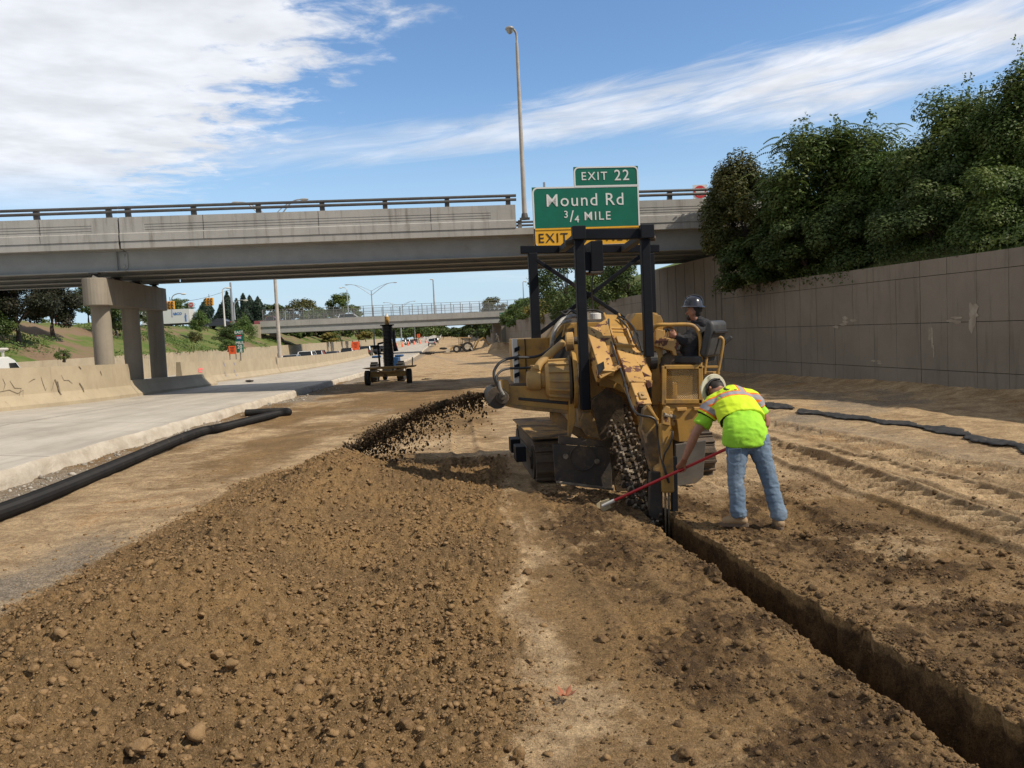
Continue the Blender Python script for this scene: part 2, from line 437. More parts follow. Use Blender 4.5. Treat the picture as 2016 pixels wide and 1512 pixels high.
# crawler and wheel imprints: a band of cross ridges along a line
def track(cx_, w_, pitch, dep, y0, y1, skew=0.0, seed=0, chev=0.0):
    global Z
    ln = X - cx_(Y)
    band = sst(np.abs(ln), w_/2+.05, w_/2-.05)*sst(Y, y0, y0+.4)*sst(Y, y1, y1-.4)
    ph = (Y + skew*ln + chev*np.abs(ln) + .05*fbm(X*2, Y*2, seed, 2))/pitch
    s = np.abs(np.mod(ph, 1)*2-1)
    Z = Z + band*(1-np.clip(moist, 0, .8))*(dep*(sst(s, .45, .8)-.6) - .012) + dep*.8*np.exp(-((np.abs(ln)-w_/2-.06)/.06)**2)*sst(Y, y0, y0+.4)*sst(Y, y1, y1-.4)
track(lambda y: 1.42 - .088*y, .42, .13, .034, 5.0, 11.5, 0, 61)
track(lambda y: 3.75 - .088*y, .42, .13, .034, 6.5, 12.0, 0, 62)
track(lambda y: 5.35 - .088*y + .1*np.sin(y*.5), .55, .27, .10, 5.5, 17, .35, 63, .3)
track(lambda y: 6.4 - .12*y, .55, .26, .085, 4.5, 14, -.25, 64, .3)
track(lambda y: 7.9 - .16*y, .55, .3, .08, 5.0, 20, .3, 65, .3)
track(lambda y: .15 - .07*y, .4, .13, .032, 11.0, 22, 0, 66)
# long ruts of the haul track on the right and in the middle distance
for cxx, ww, dd in ((6.6, .5, .05), (8.0, .7, .06), (4.9, .35, .03)):
    Z = Z - dd*np.exp(-((X - (cxx - .1*Y + .25*fbm(Y*.15, Y*0, 71, 2)))/ww)**2)*sst(Y, 3, 6)*sst(Y, 45, 30)
Z = Z + .05*np.abs(fbm(X*1.5, Y*.7, 81, 4))*sst(X, 4.0, 6.5)*fade
# soil pushed against the foot of the wall
Z = Z + .28*np.exp(-np.maximum(wallx(Y)-X, 0)/.8)*sst(Y, 70, 20) + .06*np.abs(fbm(X*2.4, Y*2.4, 83, 4))*sst(wallx(Y)-X, 4.5, 1.0)*fade
Z = Z + .02*b2*sst(Y, 16, 9)*(ZF == 0)
# heaps far down the cut
for hx, hy, hh, hw_ in ((-2.0, 136, .8, 3.), (-.6, 141, 1.5, 4.), (-5.5, 170, 1.4, 5), (-9, 230, 1.5, 7)):
    Z = Z + hh*np.exp(-(((X-hx)/hw_)**2 + ((Y-hy)/(hw_*1.3))**2))*(1+.4*fbm(X*.6, Y*.3, 91, 3))
Z = Z + .1*np.abs(fbm(X*.35, Y*.12, 93, 3))*sst(Y, 30, 60)
# the trench itself, ending under the digging chain
Z = Z - 1.15*ZF*end
# keep the dug strip level with the datum on average
band_ = (lx > -1.6)*(lx < 3)*(Y < 10)*(ZF == 0)*(Y > 2)
bias = float(Z[band_ > 0].mean())
Z = Z - bias*sst(lx, -2.6, -1.4)*sst(lx, 4.5, 3)*sst(Y, 12, 9.5)
# regions for the colour of the soil
grey = sst(X, edge(Y)+1.9, edge(Y)+.6)*.9 + .75*np.exp(-((X+4.6+.3*fbm(Y*.5, Y*0, 95, 2))/.75)**2)*sst(Y, 11, 8) + .6*sst(fbm(X*.45, Y*.35, 96, 4), .1, .45)*sst(Y, 15, 20)*sst(Y, 60, 40)
grey = grey + .45*np.exp(-((X-(8.7-.16*Y))/.9)**2)*sst(Y, 4, 7) + .15*np.exp(-((X-.3)/.25)**2)*sst(Y, 9, 6)
nx, ny = len(uc), len(ys)
ii = (np.arange(ny-1)[:, None]*nx + np.arange(nx-1)[None, :]).ravel()
ground = np_mesh('ground', np.stack([X, Y, Z], -1).reshape(-1, 3), np.stack([ii, ii+1, ii+nx+1, ii+nx], 1), M_soil, smooth=True,
                 attrs=dict(loose=np.clip(np.maximum(loose, .72*sst(lx + edge_n*1.6, -1.75, -1.2)*sst(lx + edge_n, 3.6, 2.2)*sst(Y, 13, 9) + .5*fbm(X*.9, Y*.9, 111, 4)*sst(Y, 14, 10)*(lx > -1.4) + (.5+.75*fbm(X*.6, Y*.3, 112, 4))*sst(X, .5, -1.0)*sst(Y, 10, 13)*sst(Y, 70, 40)), 0, 1).ravel(), moist=np.clip(moist, 0, 1).ravel(), grey=np.clip(grey, 0, 1).ravel()))
tag(ground, kind='structure')
def gz(x, y):
    """height of the dirt at (x, y), nearest grid point"""
    j = np.clip(np.searchsorted(ys, y), 0, ny-1)
    i = np.argmin(np.abs(X[j] - x)); return float(Z[j, i])
def gz_many(px, py):
    j = np.clip(np.searchsorted(ys, py), 0, ny-1); out = np.empty(len(px))
    for a in range(len(px)):
        r = X[j[a]]; i = np.searchsorted(r, px[a]); out[a] = Z[j[a], min(i, nx-1)]
    return out, j

# ---------------------------------------------------------------- loose clods on it
def ico(sub):
    bm = bmesh.new(); bmesh.ops.create_icosphere(bm, subdivisions=sub, radius=1.0)
    V = np.array([v.co[:] for v in bm.verts]); Fc = np.array([[v.index for v in f.verts] for f in bm.faces]); bm.free()
    return V, Fc
I1, I2, I3 = ico(1), ico(2), ico(4)
def clods(name, pts, rads, base, material, seed=0, squash=.75, rough_=.28, jit=None):
    V0, F0 = base; r = np.random.default_rng(seed); n = len(pts)
    temps = []
    for k in range(24):
        D = 1 + rough_*r.normal(size=len(V0))*(.6 if len(V0) > 60 else 1)
        if len(V0) > 60:   # broken faces: flatten towards a few planes
            D = D*0+1+.1*r.normal(size=len(V0))*.5
            for _ in range(11):
                nn = r.normal(size=3); nn /= np.linalg.norm(nn); h = r.uniform(.42, .78)
                pr = V0 @ nn; D = np.where(pr*D > h, h/np.maximum(pr, .05), D)
            # crumbly skin on the broken faces
            q_ = V0*3.1 + k*7.7; D = D*(1 + .16*fbm(q_[:, 0] + q_[:, 2]*.7, q_[:, 1] - q_[:, 2]*.6, 300+k, 4) + .02*r.normal(size=len(V0)))
        T = V0*D[:, None]*r.uniform(.7, 1.2, 3)
        temps.append(T)
    T = np.array(temps); ti = r.integers(0, 24, n)
    a = r.uniform(0, 2*np.pi, n); b = r.uniform(-.5, .5, n)
    W = T[ti]*rads[:, None, None]
    c, s = np.cos(a)[:, None], np.sin(a)[:, None]
    x, y, z = W[..., 0]*c - W[..., 1]*s, W[..., 0]*s + W[..., 1]*c, W[..., 2]*squash
    c, s = np.cos(b)[:, None], np.sin(b)[:, None]
    W = np.stack([x*c - z*s, y, x*s + z*c], -1) + pts[:, None, :]
    Fq = (F0[None] + (np.arange(n)*len(V0))[:, None, None]).reshape(-1, 3)
    return np_mesh(name, W.reshape(-1, 3), Fq, material, smooth=False)
def scatter(n, x0, x1, y0, y1, mask, seed, pw=1.6):
    r = np.random.default_rng(seed)
    t = r.uniform(0, 1, n); a = 1-pw
    py = (y0**a + t*(y1**a - y0**a))**(1/a)
    px = r.uniform(x0, x1, n)
    zz, j = gz_many(px, py)
    i = np.array([min(np.searchsorted(X[j[k]], px[k]), nx-1) for k in range(n)])
    keep = r.uniform(0, 1, n) < mask[j, i]
    return px[keep], py[keep], zz[keep], r
lo_mask = np.clip(loose*.9*(.35+.65*sst(fbm(X*1.1, Y*1.1, 101, 3), -.4, .5)) + .025, 0, 1)*(ZF == 0)
px, py, zz, r = scatter(170000, -5.5, .8, 2.2, 14.5, lo_mask, 5)
rr = np.clip(.0040*r.uniform(.02, 1, len(px))**-.46, .0034, .021)*(1+.045*py)
tag(clods('loose_clods', np.stack([px, py, zz+rr*.2], 1), rr, I1, M_clod, 6), kind='stuff')
big = np.clip(loose*np.exp(-((X+2.0)/1.5)**2)*sst(Y, 9, 4), 0, 1)*(ZF == 0)
px, py, zz, r = scatter(650, -4.5, .5, 2.4, 9, np.clip(big, 0, 1), 15)
rr = np.clip(.02*r.uniform(.05, 1, len(px))**-.4, .018, .05)
tag(clods('coarse_clods', np.stack([px, py, zz+rr*.25], 1), rr, I2, M_clod, 16), kind='stuff')
mo_mask = np.clip(np.clip(moist, 0, 1)*(ZF == 0)*(.12 + .9*sst(fbm(X*1.6, Y*1.6, 121, 4), .0, .45)) + .05*(X > .3) + .9*np.exp(-np.abs(lx-tw-.05)/.09)*(lx > tw)*(Y < 9.5) + .5*np.exp(-np.abs(lx+.05)/.08)*(lx < 0)*(Y < 9.5), 0, 1)*np.where((lx > -.015) & (lx < tw+.015), 0, 1)
px, py, zz, r = scatter(150000, .3, 6.5, 2.6, 13, mo_mask, 25)
rr = np.clip(.0040*r.uniform(.015, 1, len(px))**-.48, .0036, .03)*(1+.03*py)
tag(clods('damp_clods', np.stack([px, py, zz+rr*.2], 1), rr, I1, M_moist, 26), kind='stuff')
# stones and broken concrete along the pavement edge
sh_mask = sst(X, edge(Y)+1.5, edge(Y)+.2)
px, py, zz, r = scatter(6000, -11, -6.5, 9, 45, sh_mask, 35, 1.3)
rr = np.clip(.012*r.uniform(.02, 1, len(px))**-.5, .01, .06)
M_stone = clod_material('stone', (.2, .18, .155), (.5, .46, .39), (.3, .27, .23))
tag(clods('gravel', np.stack([px, py, zz+rr*.2], 1), rr, I1, M_stone, 36), kind='stuff')
# the stones and lumps big enough to be picked out one by one
rk = [(430, 1295, .062, 0), (270, 1478, .085, 0), (748, 1192, .05, 0), (702, 1335, .04, 0), (800, 1430, .055, 1), (330, 1235, .04, 0), (35, 1430, .06, 0), (975, 1430, .03, 0), (500, 1155, .034, 0), (380, 1210, .036, 0), (1000, 1478, .035, 1),
      (1040, 1130, .055, 1), (1085, 1136, .045, 1), (1040, 1150, .035, 1), (1190, 1262, .055, 1), (1232, 1165, .035, 0), (1790, 1095, .055, 1), (1860, 1107, .05, 1), (1976, 1093, .05, 1), (1945, 1120, .06, 1), (1770, 1120, .055, 1), (1995, 1120, .05, 1), (1700, 1208, .04, 1), (1820, 1262, .035, 1), (1355, 1488, .06, 1), (1985, 1455-230, .05, 1), (1780, 1010, .055, 1), (1570, 1055, .05, 1), (1592, 1058, .05, 1), (1095, 1040, .05, 1), (1070, 1042, .045, 1)]
for i, (x_, y_, r_, k_) in enumerate(rk):
    ry = CR @ Vector(((x_-PW/2)/FPX, -(y_-PH/2)/FPX, -1.0))
    t_ = 2.1/-ry.z; p = Vector((ry.x*t_, ry.y*t_, 0))
    for _ in range(4):
        h = gz(p.x, p.y); t_ = (2.1-h)/-ry.z; p = Vector((ry.x*t_, ry.y*t_, h))
    o = clods('dirt_lump', np.array([[0, 0, 0.]]), np.array([r_*1.0]), I3, M_moist if k_ else M_clod, 200+i, .8)
    o.location = (p.x, p.y, p.z + r_*.3); 
    if k_: tag(o, 'dark damp lump of clay lying on the tracked dirt by the trench', 'clod', 'dark lumps scattered near the trench')
    else: tag(o, 'dry tan lump of earth lying on the spoil heap left of the trench', 'clod', 'tan lumps on the spoil heap')

# ---------------------------------------------------------------- dirt flung out by the side conveyor, frozen in the air
rf = np.random.default_rng(77)
pa, pb = P(978, 772, 11.3), Vector((-2.62, 12.75, .32))
n = 15000
t = rf.uniform(0, 1, n)**.85
arc = np.outer(1-t, pa[:]) + np.outer(t, pb[:]); arc[:, 2] += .2*np.sin(np.pi*t)*(1-.3*t)
clump = .5 + .75*fbm(t*11, t*0, 5, 3)
spread = .04 + .105*t
drop = rf.exponential(1.0, n)*(.05+.22*t)*(rf.uniform(0, 1, n) < .5)
arc += rf.normal(size=(n, 3))*spread[:, None]*np.array([.9, .9, .38])*(.5+clump[:, None])
arc[:, 2] -= drop; arc[:, 0] += drop*.35
zz, _ = gz_many(arc[:, 0], arc[:, 1]); arc = arc[(arc[:, 2] > zz+.01) & (rf.uniform(0, 1, n) < .3+1.1*np.clip(clump, 0, 1)**1.5)]
rr = np.clip(.0065*rf.uniform(.03, 1, len(arc))**-.42, .005, .028)
tag(clods('flying_dirt', arc, rr, I1, M_fly, 78, 1.0, .35), kind='stuff')
# ================================================================ pavements, banks and walls
def concrete(name, c1, c2, stain, scale=1.2, streak=True, rough=.85, bump=.25, joints=None, sl=(.5, .75)):
    m = bpy.data.materials.new(name); m.use_nodes = True
    t = m.node_tree; b = t.nodes['Principled BSDF']; q = NG(t)
    co = q.n('ShaderNodeTexCoord').outputs['Object']
    col = q.mix(q.ss(q.noise(co, scale, 6, 0.65), .35, .65), c1, c2)
    mp = q.n('ShaderNodeMapping'); mp.inputs['Scale'].default_value = (2.5, 2.5, .22) if streak else (.25, .12, 1); q.link(co, mp.inputs[0])
    f = q.ss(q.noise(mp.outputs[0], 1.6, 6, 0.7), *sl)
    col = q.mix(q.m('MULTIPLY', f, .75), col, stain)
    col = q.mix(q.m('MULTIPLY', q.ss(q.noise(co, 45, 4, .7), .45, .75), .25), col, stain)
    q.link(col, b.inputs['Base Color']); b.inputs['Roughness'].default_value = rough; b.inputs['Specular IOR Level'].default_value = .3
    bp = q.n('ShaderNodeBump'); bp.inputs['Strength'].default_value = bump; bp.inputs['Distance'].default_value = .02
    q.link(q.noise(co, 22, 6, .7), bp.inputs['Height']); q.link(bp.outputs[0], b.inputs['Normal'])
    return m
M_slab = concrete('slab_concrete', (.5, .455, .385), (.42, .38, .32), (.29, .255, .21), .5, False)
M_lane = concrete('lane_concrete', (.44, .41, .36), (.38, .35, .31), (.27, .25, .22), .5, False)
M_slabedge = concrete('broken_concrete', (.56, .5, .41), (.44, .38, .3), (.3, .235, .165), 2.5, False, bump=1.0)
M_barrier = concrete('barrier_concrete', (.42, .345, .235), (.36, .295, .2), (.23, .18, .12), 1.0, True, sl=(.55, .8))
M_bridge = concrete('bridge_concrete', (.40, .385, .36), (.345, .335, .315), (.17, .155, .135), .8, True, sl=(.48, .74))
M_pier = concrete('pier_concrete', (.30, .26, .205), (.255, .222, .175), (.17, .145, .115), .9, True)
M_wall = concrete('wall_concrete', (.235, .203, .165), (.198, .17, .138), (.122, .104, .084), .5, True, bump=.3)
M_girder = mat('girder_paint', (.30, .30, .285), (.265, .265, .25), 1.5, .55, dirt=(.17, .155, .135), dirtlim=(.6, .85), dirts=1.0, bump=.05)
M_darksteel = mat('rail_steel', (.1, .092, .085), (.075, .07, .066), 3, .55, metal=.3)
M_galv = mat('galvanized', (.42, .42, .42), (.34, .34, .345), 4, .45, metal=.6)
M_joint = mat('joint_dark', (.035, .03, .026), rough=.95)
M_grass = mat('grass_bank', (.085, .13, .03), (.15, .155, .055), .45, .95, bump=.9, bscale=9, dirt=(.2, .14, .09), dirtlim=(.5, .58), dirts=.13, spec=.1)
M_turf = mat('turf', (.1, .15, .04), (.15, .16, .06), .2, .95, spec=.1)

def sheet(name, rows, m, smooth=True, kind='structure'):
    """rows: list of stations, each a list of points across"""
    A = np.array(rows, float); a, b = A.shape[:2]
    i = (np.arange(a-1)[:, None]*b + np.arange(b-1)[None]).ravel()
    o = np_mesh(name, A.reshape(-1, 3), np.stack([i, i+1, i+b+1, i+b], 1), m, smooth=smooth)
    return tag(o, kind=kind) if kind else o
st = np.array(list(np.arange(-6, 60, .25)) + list(np.arange(60, 420, 5)) + [450, 550, 700, 900, 1200, 1800, 3000.])
# westbound-side slab: its broken right edge stands about a foot above the dirt
en = .07*fbm(st*.9, st*0, 301, 4) + .05*fbm(st*5, st*0, 302, 3)
top_e = zdirt(st) + .27 + .02*fbm(st*2, st*0, 303, 3)
rows = []
for k, d in enumerate(st):
    e = float(edge(d)) + (en[k] if d < 60 else 0); bx = float(barx(d)); ze, zb = float(top_e[k]), float(zbar(d))
    rows.append([(bx-.3, d, zb)] + [(bx + (e-bx)*f, d, zb + (ze-zb)*f) for f in (.2, .4, .6, .8, .93)] + [(e-.02, d, ze)])
road = sheet('road', rows, M_slab)
la = road.data.attributes.new('across', 'FLOAT', 'POINT'); la.data.foreach_set('value', np.tile(np.array([-.04, .2, .4, .6, .8, .93, 1.0], np.float32), len(st)))
_t = M_slab.node_tree; _q = NG(_t); _b = _t.nodes['Principled BSDF']; _c = _b.inputs['Base Color'].links[0].from_socket
_a = _q.n('ShaderNodeAttribute', attribute_name='across').outputs['Fac']; _co = _q.n('ShaderNodeTexCoord').outputs['Object']; _y = _q.sep(_co)[1]
_yw = _q.m('ADD', _y, _q.m('MULTIPLY', _a, .6))
_j = _q.m('LESS_THAN', _q.m('ABSOLUTE', _q.m('SUBTRACT', _q.m('MODULO', _yw, 6.2), 3.1)), .022)          # transverse joints
_j = _q.m('MAXIMUM', _j, _q.m('LESS_THAN', _q.m('ABSOLUTE', _q.m('SUBTRACT', _a, .5)), .003))              # joint between the lanes
_mp = _q.n('ShaderNodeMapping'); _mp.inputs['Scale'].default_value = (1.2, .05, 1); _q.link(_co, _mp.inputs[0])
_wl = _q.m('MULTIPLY', _q.ss(_q.noise(_mp.outputs[0], 1.4, 6, .7), .42, .72), .55)                              # oil and tyre streaks along the lanes
_c = _q.mix(_wl, _c, (.25, .225, .19))
_gt = _q.m('MULTIPLY', _q.ss(_q.m('ADD', _a, _q.m('MULTIPLY', _q.noise(_co, 1.5, 5, .7), .12)), .2, .02), .6)    # dirt washed against the barrier
_c = _q.mix(_gt, _c, (.27, .21, .14))
_sp = _q.ss(_q.noise(_co, 2.6, 6, .75), .62, .72); _c = _q.mix(_q.m('MULTIPLY', _sp, .5), _c, (.3, .25, .18))
_c = _q.mix(_q.m('MULTIPLY', _j, .7), _c, (.12, .105, .085)); _q.link(_c, _b.inputs['Base Color'])
rows = []
r2 = np.random.default_rng(5)
for k, d in enumerate(st):
    e = float(edge(d)) + (en[k] if d < 60 else 0); ze = float(top_e[k]); zb = float(zdirt(d))-.15
    jit = r2.normal(size=6)*(.022 if d < 60 else 0)
    rows.append([(e-.02, d, ze)] + [(e + .02 + .1*f + jit[q_], d, ze - .01 + (zb-ze)*f) for q_, f in enumerate((.12, .3, .5, .7, .9))] + [(e+.15, d, zb)])
sheet('road_edge', rows, M_slabedge, smooth=False)
# the other carriageway beyond the median barrier, still carrying traffic
rows = [[(float(barx(d))+.2, d, float(zbar(d))-.1), (float(barx(d))-7, d, float(zbar(d))-.04), (float(barx(d))-14.5, d, float(zbar(d))-.1)] for d in st]
sheet('carriageway', rows, M_lane)
# left bank, street level and everything beyond
def wl(d): return float(barx(d)) - 14.0
rows = []
rb = np.random.default_rng(9)
stb = np.array(list(np.arange(10, 150, 1.5)) + list(np.arange(150, 420, 8)) + [450, 550, 700, 900, 1200, 1800, 3000.])
for d in stb:
    x0 = wl(d) - .3; row = []
    zt = 4.9 if d < 160 else 5.2
    for f in (0, .1, .2, .3, .42, .55, .68, .8, .9, 1.0, 1.12, 1.3): 
        zz = 1.35 + (zt-1.35)*(f if f < 1 else 1)**.9 + .12*rb.normal()*(f > 0)
        row.append((x0 - 9.5*f + .1*rb.normal(), d, zz))
    row += [(x0-25, d, zt+.4), (x0-60, d, zt+.8), (x0-250, d, zt+.8), (x0-2500, d, zt+.8)]
    rows.append(row)
sheet('embankment', rows, M_grass)
# right bank above the wall
rows = []
for d in np.concatenate([np.arange(6, 150, 2), stb[stb >= 150]]):
    x0 = float(wallx(d))+.12
    rows.append([(x0, d, 3.3), (x0+1.5, d, 4.0+.2*rb.normal()), (x0+4, d, 5.6), (x0+6, d, 6.4), (x0+14, d, 6.5), (x0+60, d, 6.4), (x0+400, d, 6.4), (x0+2500, d, 6.4)])
sheet('terrain', rows, M_turf)

# low tan wall at the far side of the other carriageway
mb = MB()
dd = np.concatenate([np.arange(12, 120, 6.0), np.arange(120, 400, 20.)])
for a, b in zip(dd[:-1], dd[1:]):
    za, zb_ = 1.62, 1.62
    p = [(wl(a), a), (wl(b)-0, b-.02)]
    q = [(p[0][0], p[0][1], -1.6), (p[1][0], p[1][1], -1.6), (p[1][0]-.35, p[1][1], -1.6), (p[0][0]-.35, p[0][1], -1.6)]
    mb.hexa(q + [(x, y, 1.62) for x, y, _ in q])
tag(mb.build('retaining_wall', M_barrier), 'long low tan concrete wall at the foot of the grassy bank behind the traffic', 'wall')

# ---------------------------------------------------------------- right retaining wall of cast panels
def wall_run(d0, d1, ztop, label, rows_=3, y_step=1.02, seed=0, zfun=None):
    mb = MB(); r = np.random.default_rng(seed)
    pts = [Vector((float(wallx(d0)), d0, 0))]; d = d0
    while d < d1:
        sl = (float(wallx(d+.5)) - float(wallx(d)))/.5
        d = min(d + y_step/math.sqrt(1+sl*sl), d1); pts.append(Vector((float(wallx(d)), d, 0)))
    for i in range(len(pts)-1):
        a, b = pts[i], pts[i+1]; t = (b-a).normalized(); n = Vector((-t.y, t.x, 0))   # n faces the road
        big = (i % 6 == 0)
        g0 = .018 if big else .005
        a2, b2 = a + t*g0, b - t*.005
        zg = float(zdirt(a.y)) - .6
        z = ztop - (.02 if big else 0); k = 0; zs = [ztop]
        z = ztop - .42
        while z > zg: zs.append(z); z -= 1.22
        zs.append(zg)
        for k in range(len(zs)-1):
            o = n*(r.normal()*.004)
            lo, hi = zs[k+1]+.008, zs[k]-.008*(k > 0)
            p = [a2+o, b2+o, b2-n*.3, a2-n*.3]
            mb.hexa([Vector((v.x, v.y, lo)) for v in p] + [Vector((v.x, v.y, hi)) for v in p])
        mb.cur = 1
        p = [a-n*.02, b-n*.02, b-n*.28, a-n*.28]
        mb.hexa([Vector((v.x, v.y, zg+.01)) for v in p] + [Vector((v.x, v.y, ztop-.01)) for v in p])
        mb.cur = 0
    # coping
    return mb
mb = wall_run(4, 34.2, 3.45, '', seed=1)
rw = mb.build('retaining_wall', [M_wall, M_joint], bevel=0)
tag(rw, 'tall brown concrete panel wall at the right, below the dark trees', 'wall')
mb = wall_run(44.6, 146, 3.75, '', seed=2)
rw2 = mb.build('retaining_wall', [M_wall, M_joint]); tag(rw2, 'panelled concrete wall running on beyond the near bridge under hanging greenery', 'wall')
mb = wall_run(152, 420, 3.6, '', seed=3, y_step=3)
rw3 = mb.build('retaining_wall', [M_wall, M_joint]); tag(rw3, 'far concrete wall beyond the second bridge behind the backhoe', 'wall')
# pale scuffs where paint was scrubbed off the wall
M_scuff = mat('scuff', (.36, .32, .26), (.27, .23, .175), 6, .9)
def scuff(px_, py_, d, w_, h_, seed):
    c = P(px_, py_, d); r = np.random.default_rng(seed)
    sl = (float(wallx(d+.5)) - float(wallx(d-.5))); t = Vector((sl, 1, 0)).normalized(); n = Vector((-t.y, t.x, 0))
    c.x = float(wallx(c.y)); c = c + n*.006
    m = MB()
    for _ in range(5):
        q = c + t*r.normal()*w_*.5 + Vector((0, 0, r.normal()*h_*.4)) + n*.0012*(_+1)
        k = 9; poly = [q + t*(math.cos(6.28*j/k)*w_*r.uniform(.12, .5)) + Vector((0, 0, math.sin(6.28*j/k)*h_*r.uniform(.15, .5))) for j in range(k)]
        m.add([v for v in poly], [tuple(range(k))])
    return m
for args in ((1905, 620, 20.2, .35, .5, 1), (1880, 632, 20.7, .5, .12, 2), (1672, 632, 25.5, .5, .15, 3), (1830, 655, 21.7, .12, .6, 4), (1730, 712, 24, .3, .08, 5)):
    scuff(*args).build('scrubbed_patch', M_scuff, rw, label='pale patch scrubbed or scraped on the wall')

# ================================================================ median barrier
def barrier_profile(h): return [(-.42, -.1), (-.42, .08), (-.30, .22), (-.17, .42), (-.12, h), (.12, h), (.17, .42), (.30, .22), (.42, .08), (.42, -.1)]
def bflare(d): return float(barx(d)) + 1.62*float(sst(np.array(d), 21, 31))*(1.0 if d < 44.61 else 0.0)
def barrier(d0, d1, h0, h1, step=2.0):
    mb = MB(); n = max(2, int((d1-d0)/step)); prev = None; k0 = len(mb.v)
    for i in range(n+1):
        d = d0 + (d1-d0)*i/n; x = bflare(d); z = float(zbar(d)); h = h0 + (h1-h0)*i/n
        for (u, v) in barrier_profile(h): mb.v.append((x+u, d, z+v))
    m = len(barrier_profile(1))
    for i in range(n):
        for j in range(m-1):
            a = k0+i*m+j; mb.f.append((a, a+1, a+m+1, a+m)); mb.mi.append(0)
    mb.f.append(tuple(range(k0, k0+m))); mb.f.append(tuple(range(k0+n*m+m-1, k0+n*m-1, -1))); mb.mi += [0, 0]
    return mb
def bar_thing(d0, d1, h, label, step=2.0):
    b = barrier(d0, d1, h, h, step).build('median_barrier', M_barrier, smooth=False); b['base'] = [0, 0, 0]
    return tag(b, label, 'barrier')
B1 = bar_thing(14, 34.0, 1.3, 'tan concrete median barrier with dark cracks left of the bridge pier', 1.0)
B2 = bar_thing(34.03, 44.6, .62, 'low section of barrier at the foot of the bridge pier columns', 1.0)
B3 = bar_thing(44.63, 67.0, 1.3, 'tan median barrier with pink paint spot right of the bridge pier', 2.0)
B4 = bar_thing(67.12, 420, 1.25, 'long far median barrier running from the tan lamp pole to the distance', 3.0)
# cracks, spalls and paint on the barrier faces
M_crack = mat('crack', (.19, .15, .1), (.12, .092, .06), 8, .95)
M_pink = mat('pink_paint', (.8, .16, .16), rough=.8); M_blue = mat('blue_paint', (.16, .2, .4), rough=.8)
def bface(px_, py_, d):
    """point on the road-side face of the barrier seen at this pixel"""
    for _ in range(12):
        p = P(px_, py_, d); v = p.z - float(zbar(d)); h = max(v, .1)
        off = np.interp(h, [.08, .22, .42, 1.3], [.42, .30, .17, .12]); tx = bflare(d) + off + .012
        d = d * (tx/p.x)
    p = P(px_, py_, d); return p
def strokes(obj_, name, lines, w_, m, d0, label=None):
    for ln in lines:
        mb = MB(); pts = [bface(x, y, d0) for x, y in ln]; k = 0
        L_, R_ = [], []
        for i, p in enumerate(pts):
            d = (pts[min(i+1, len(pts)-1)] - pts[max(i-1, 0)]).normalized(); nn = d.cross(Vector((1, 0, .15))).normalized()
            h = w_*(.5 if 0 < i < len(pts)-1 else .3); L_.append(p+nn*h); R_.append(p-nn*h)
        n_ = len(pts); mb.add(L_+R_, [(i, i+1, n_+i+1, n_+i) for i in range(n_-1)])
        mb.build(name, m, obj_, label=label)
cr = np.random.default_rng(3)
def wig(pts): return [(x + cr.normal()*1.2, y + cr.normal()*1.2) for x, y in pts]
strokes(B1, 'crack', [wig([(3, 748), (10, 757), (8, 768)]), wig([(22, 750), (30, 760), (42, 765), (38, 780)]), wig([(0, 772), (18, 768), (34, 775), (46, 766), (45, 782)]), wig([(57, 752), (64, 747), (70, 745)]), wig([(82, 742), (84, 755), (90, 768), (96, 762)]), wig([(122, 740), (126, 748), (136, 750), (143, 755)]), wig([(100, 768), (108, 745)])], .022, M_crack, 28, 'branching dark cracks')
strokes(B1, 'spall', [wig([(109, 748), (113, 758), (117, 772), (121, 780)]), wig([(113, 750), (118, 765), (121, 776)]), wig([(159, 755), (163, 764), (168, 772)]), wig([(155, 722), (158, 728)]), wig([(197, 732), (199, 739)])], .085, M_crack, 30, 'dark broken-out patch')
strokes(B3, 'paint_spot', [[(391, 727), (399, 726)], [(391, 731), (398, 732)]], .16, M_pink, 48, 'pink paint spot')
strokes(B3, 'paint_mark', [wig([(440, 715), (442, 722)]), wig([(442, 730), (445, 742)]), wig([(461, 714), (461, 720)]), wig([(462, 728), (466, 740)])], .1, M_blue, 58, 'faint blue paint marks')

# ================================================================ the near overpass
BO = Vector((-14.66, 32.0, 0)); BU = Vector((.995, .0995, 0)).normalized(); BW = Vector((-BU.y, BU.x, 0))
def bp(s, t, z): return BO + BU*s + BW*t + Vector((0, 0, z))
bridge = empty('highway_overpass', BO, 0, 'grey concrete overpass on steel girders with two-rail railing, the nearer bridge', 'bridge')
SL, SR = -19.0, 33.5     # along the bridge
SJ = 0.0                 # expansion joint
def bz(s): return 0.0    # the deck is level
def extr(mb, prof, s0, s1):
    k = len(prof); a = [bp(s0, t, z) for t, z in prof]
    mb.prism(a, BU*(s1-s0)); return mb
for (s0, s1) in ((SL, SJ-.04), (SJ+.04, SR)):
    mb = MB()
    # slab and its projecting bands
    extr(mb, [(.1, 5.94), (.0, 5.95), (.0, 6.21), (.1, 6.21), (8.2, 6.21), (8.2, 5.95), (8.1, 5.94)], s0, s1)
    mb.build('deck', M_bridge, bridge, bevel=0)
W_, D_ = .35, 0
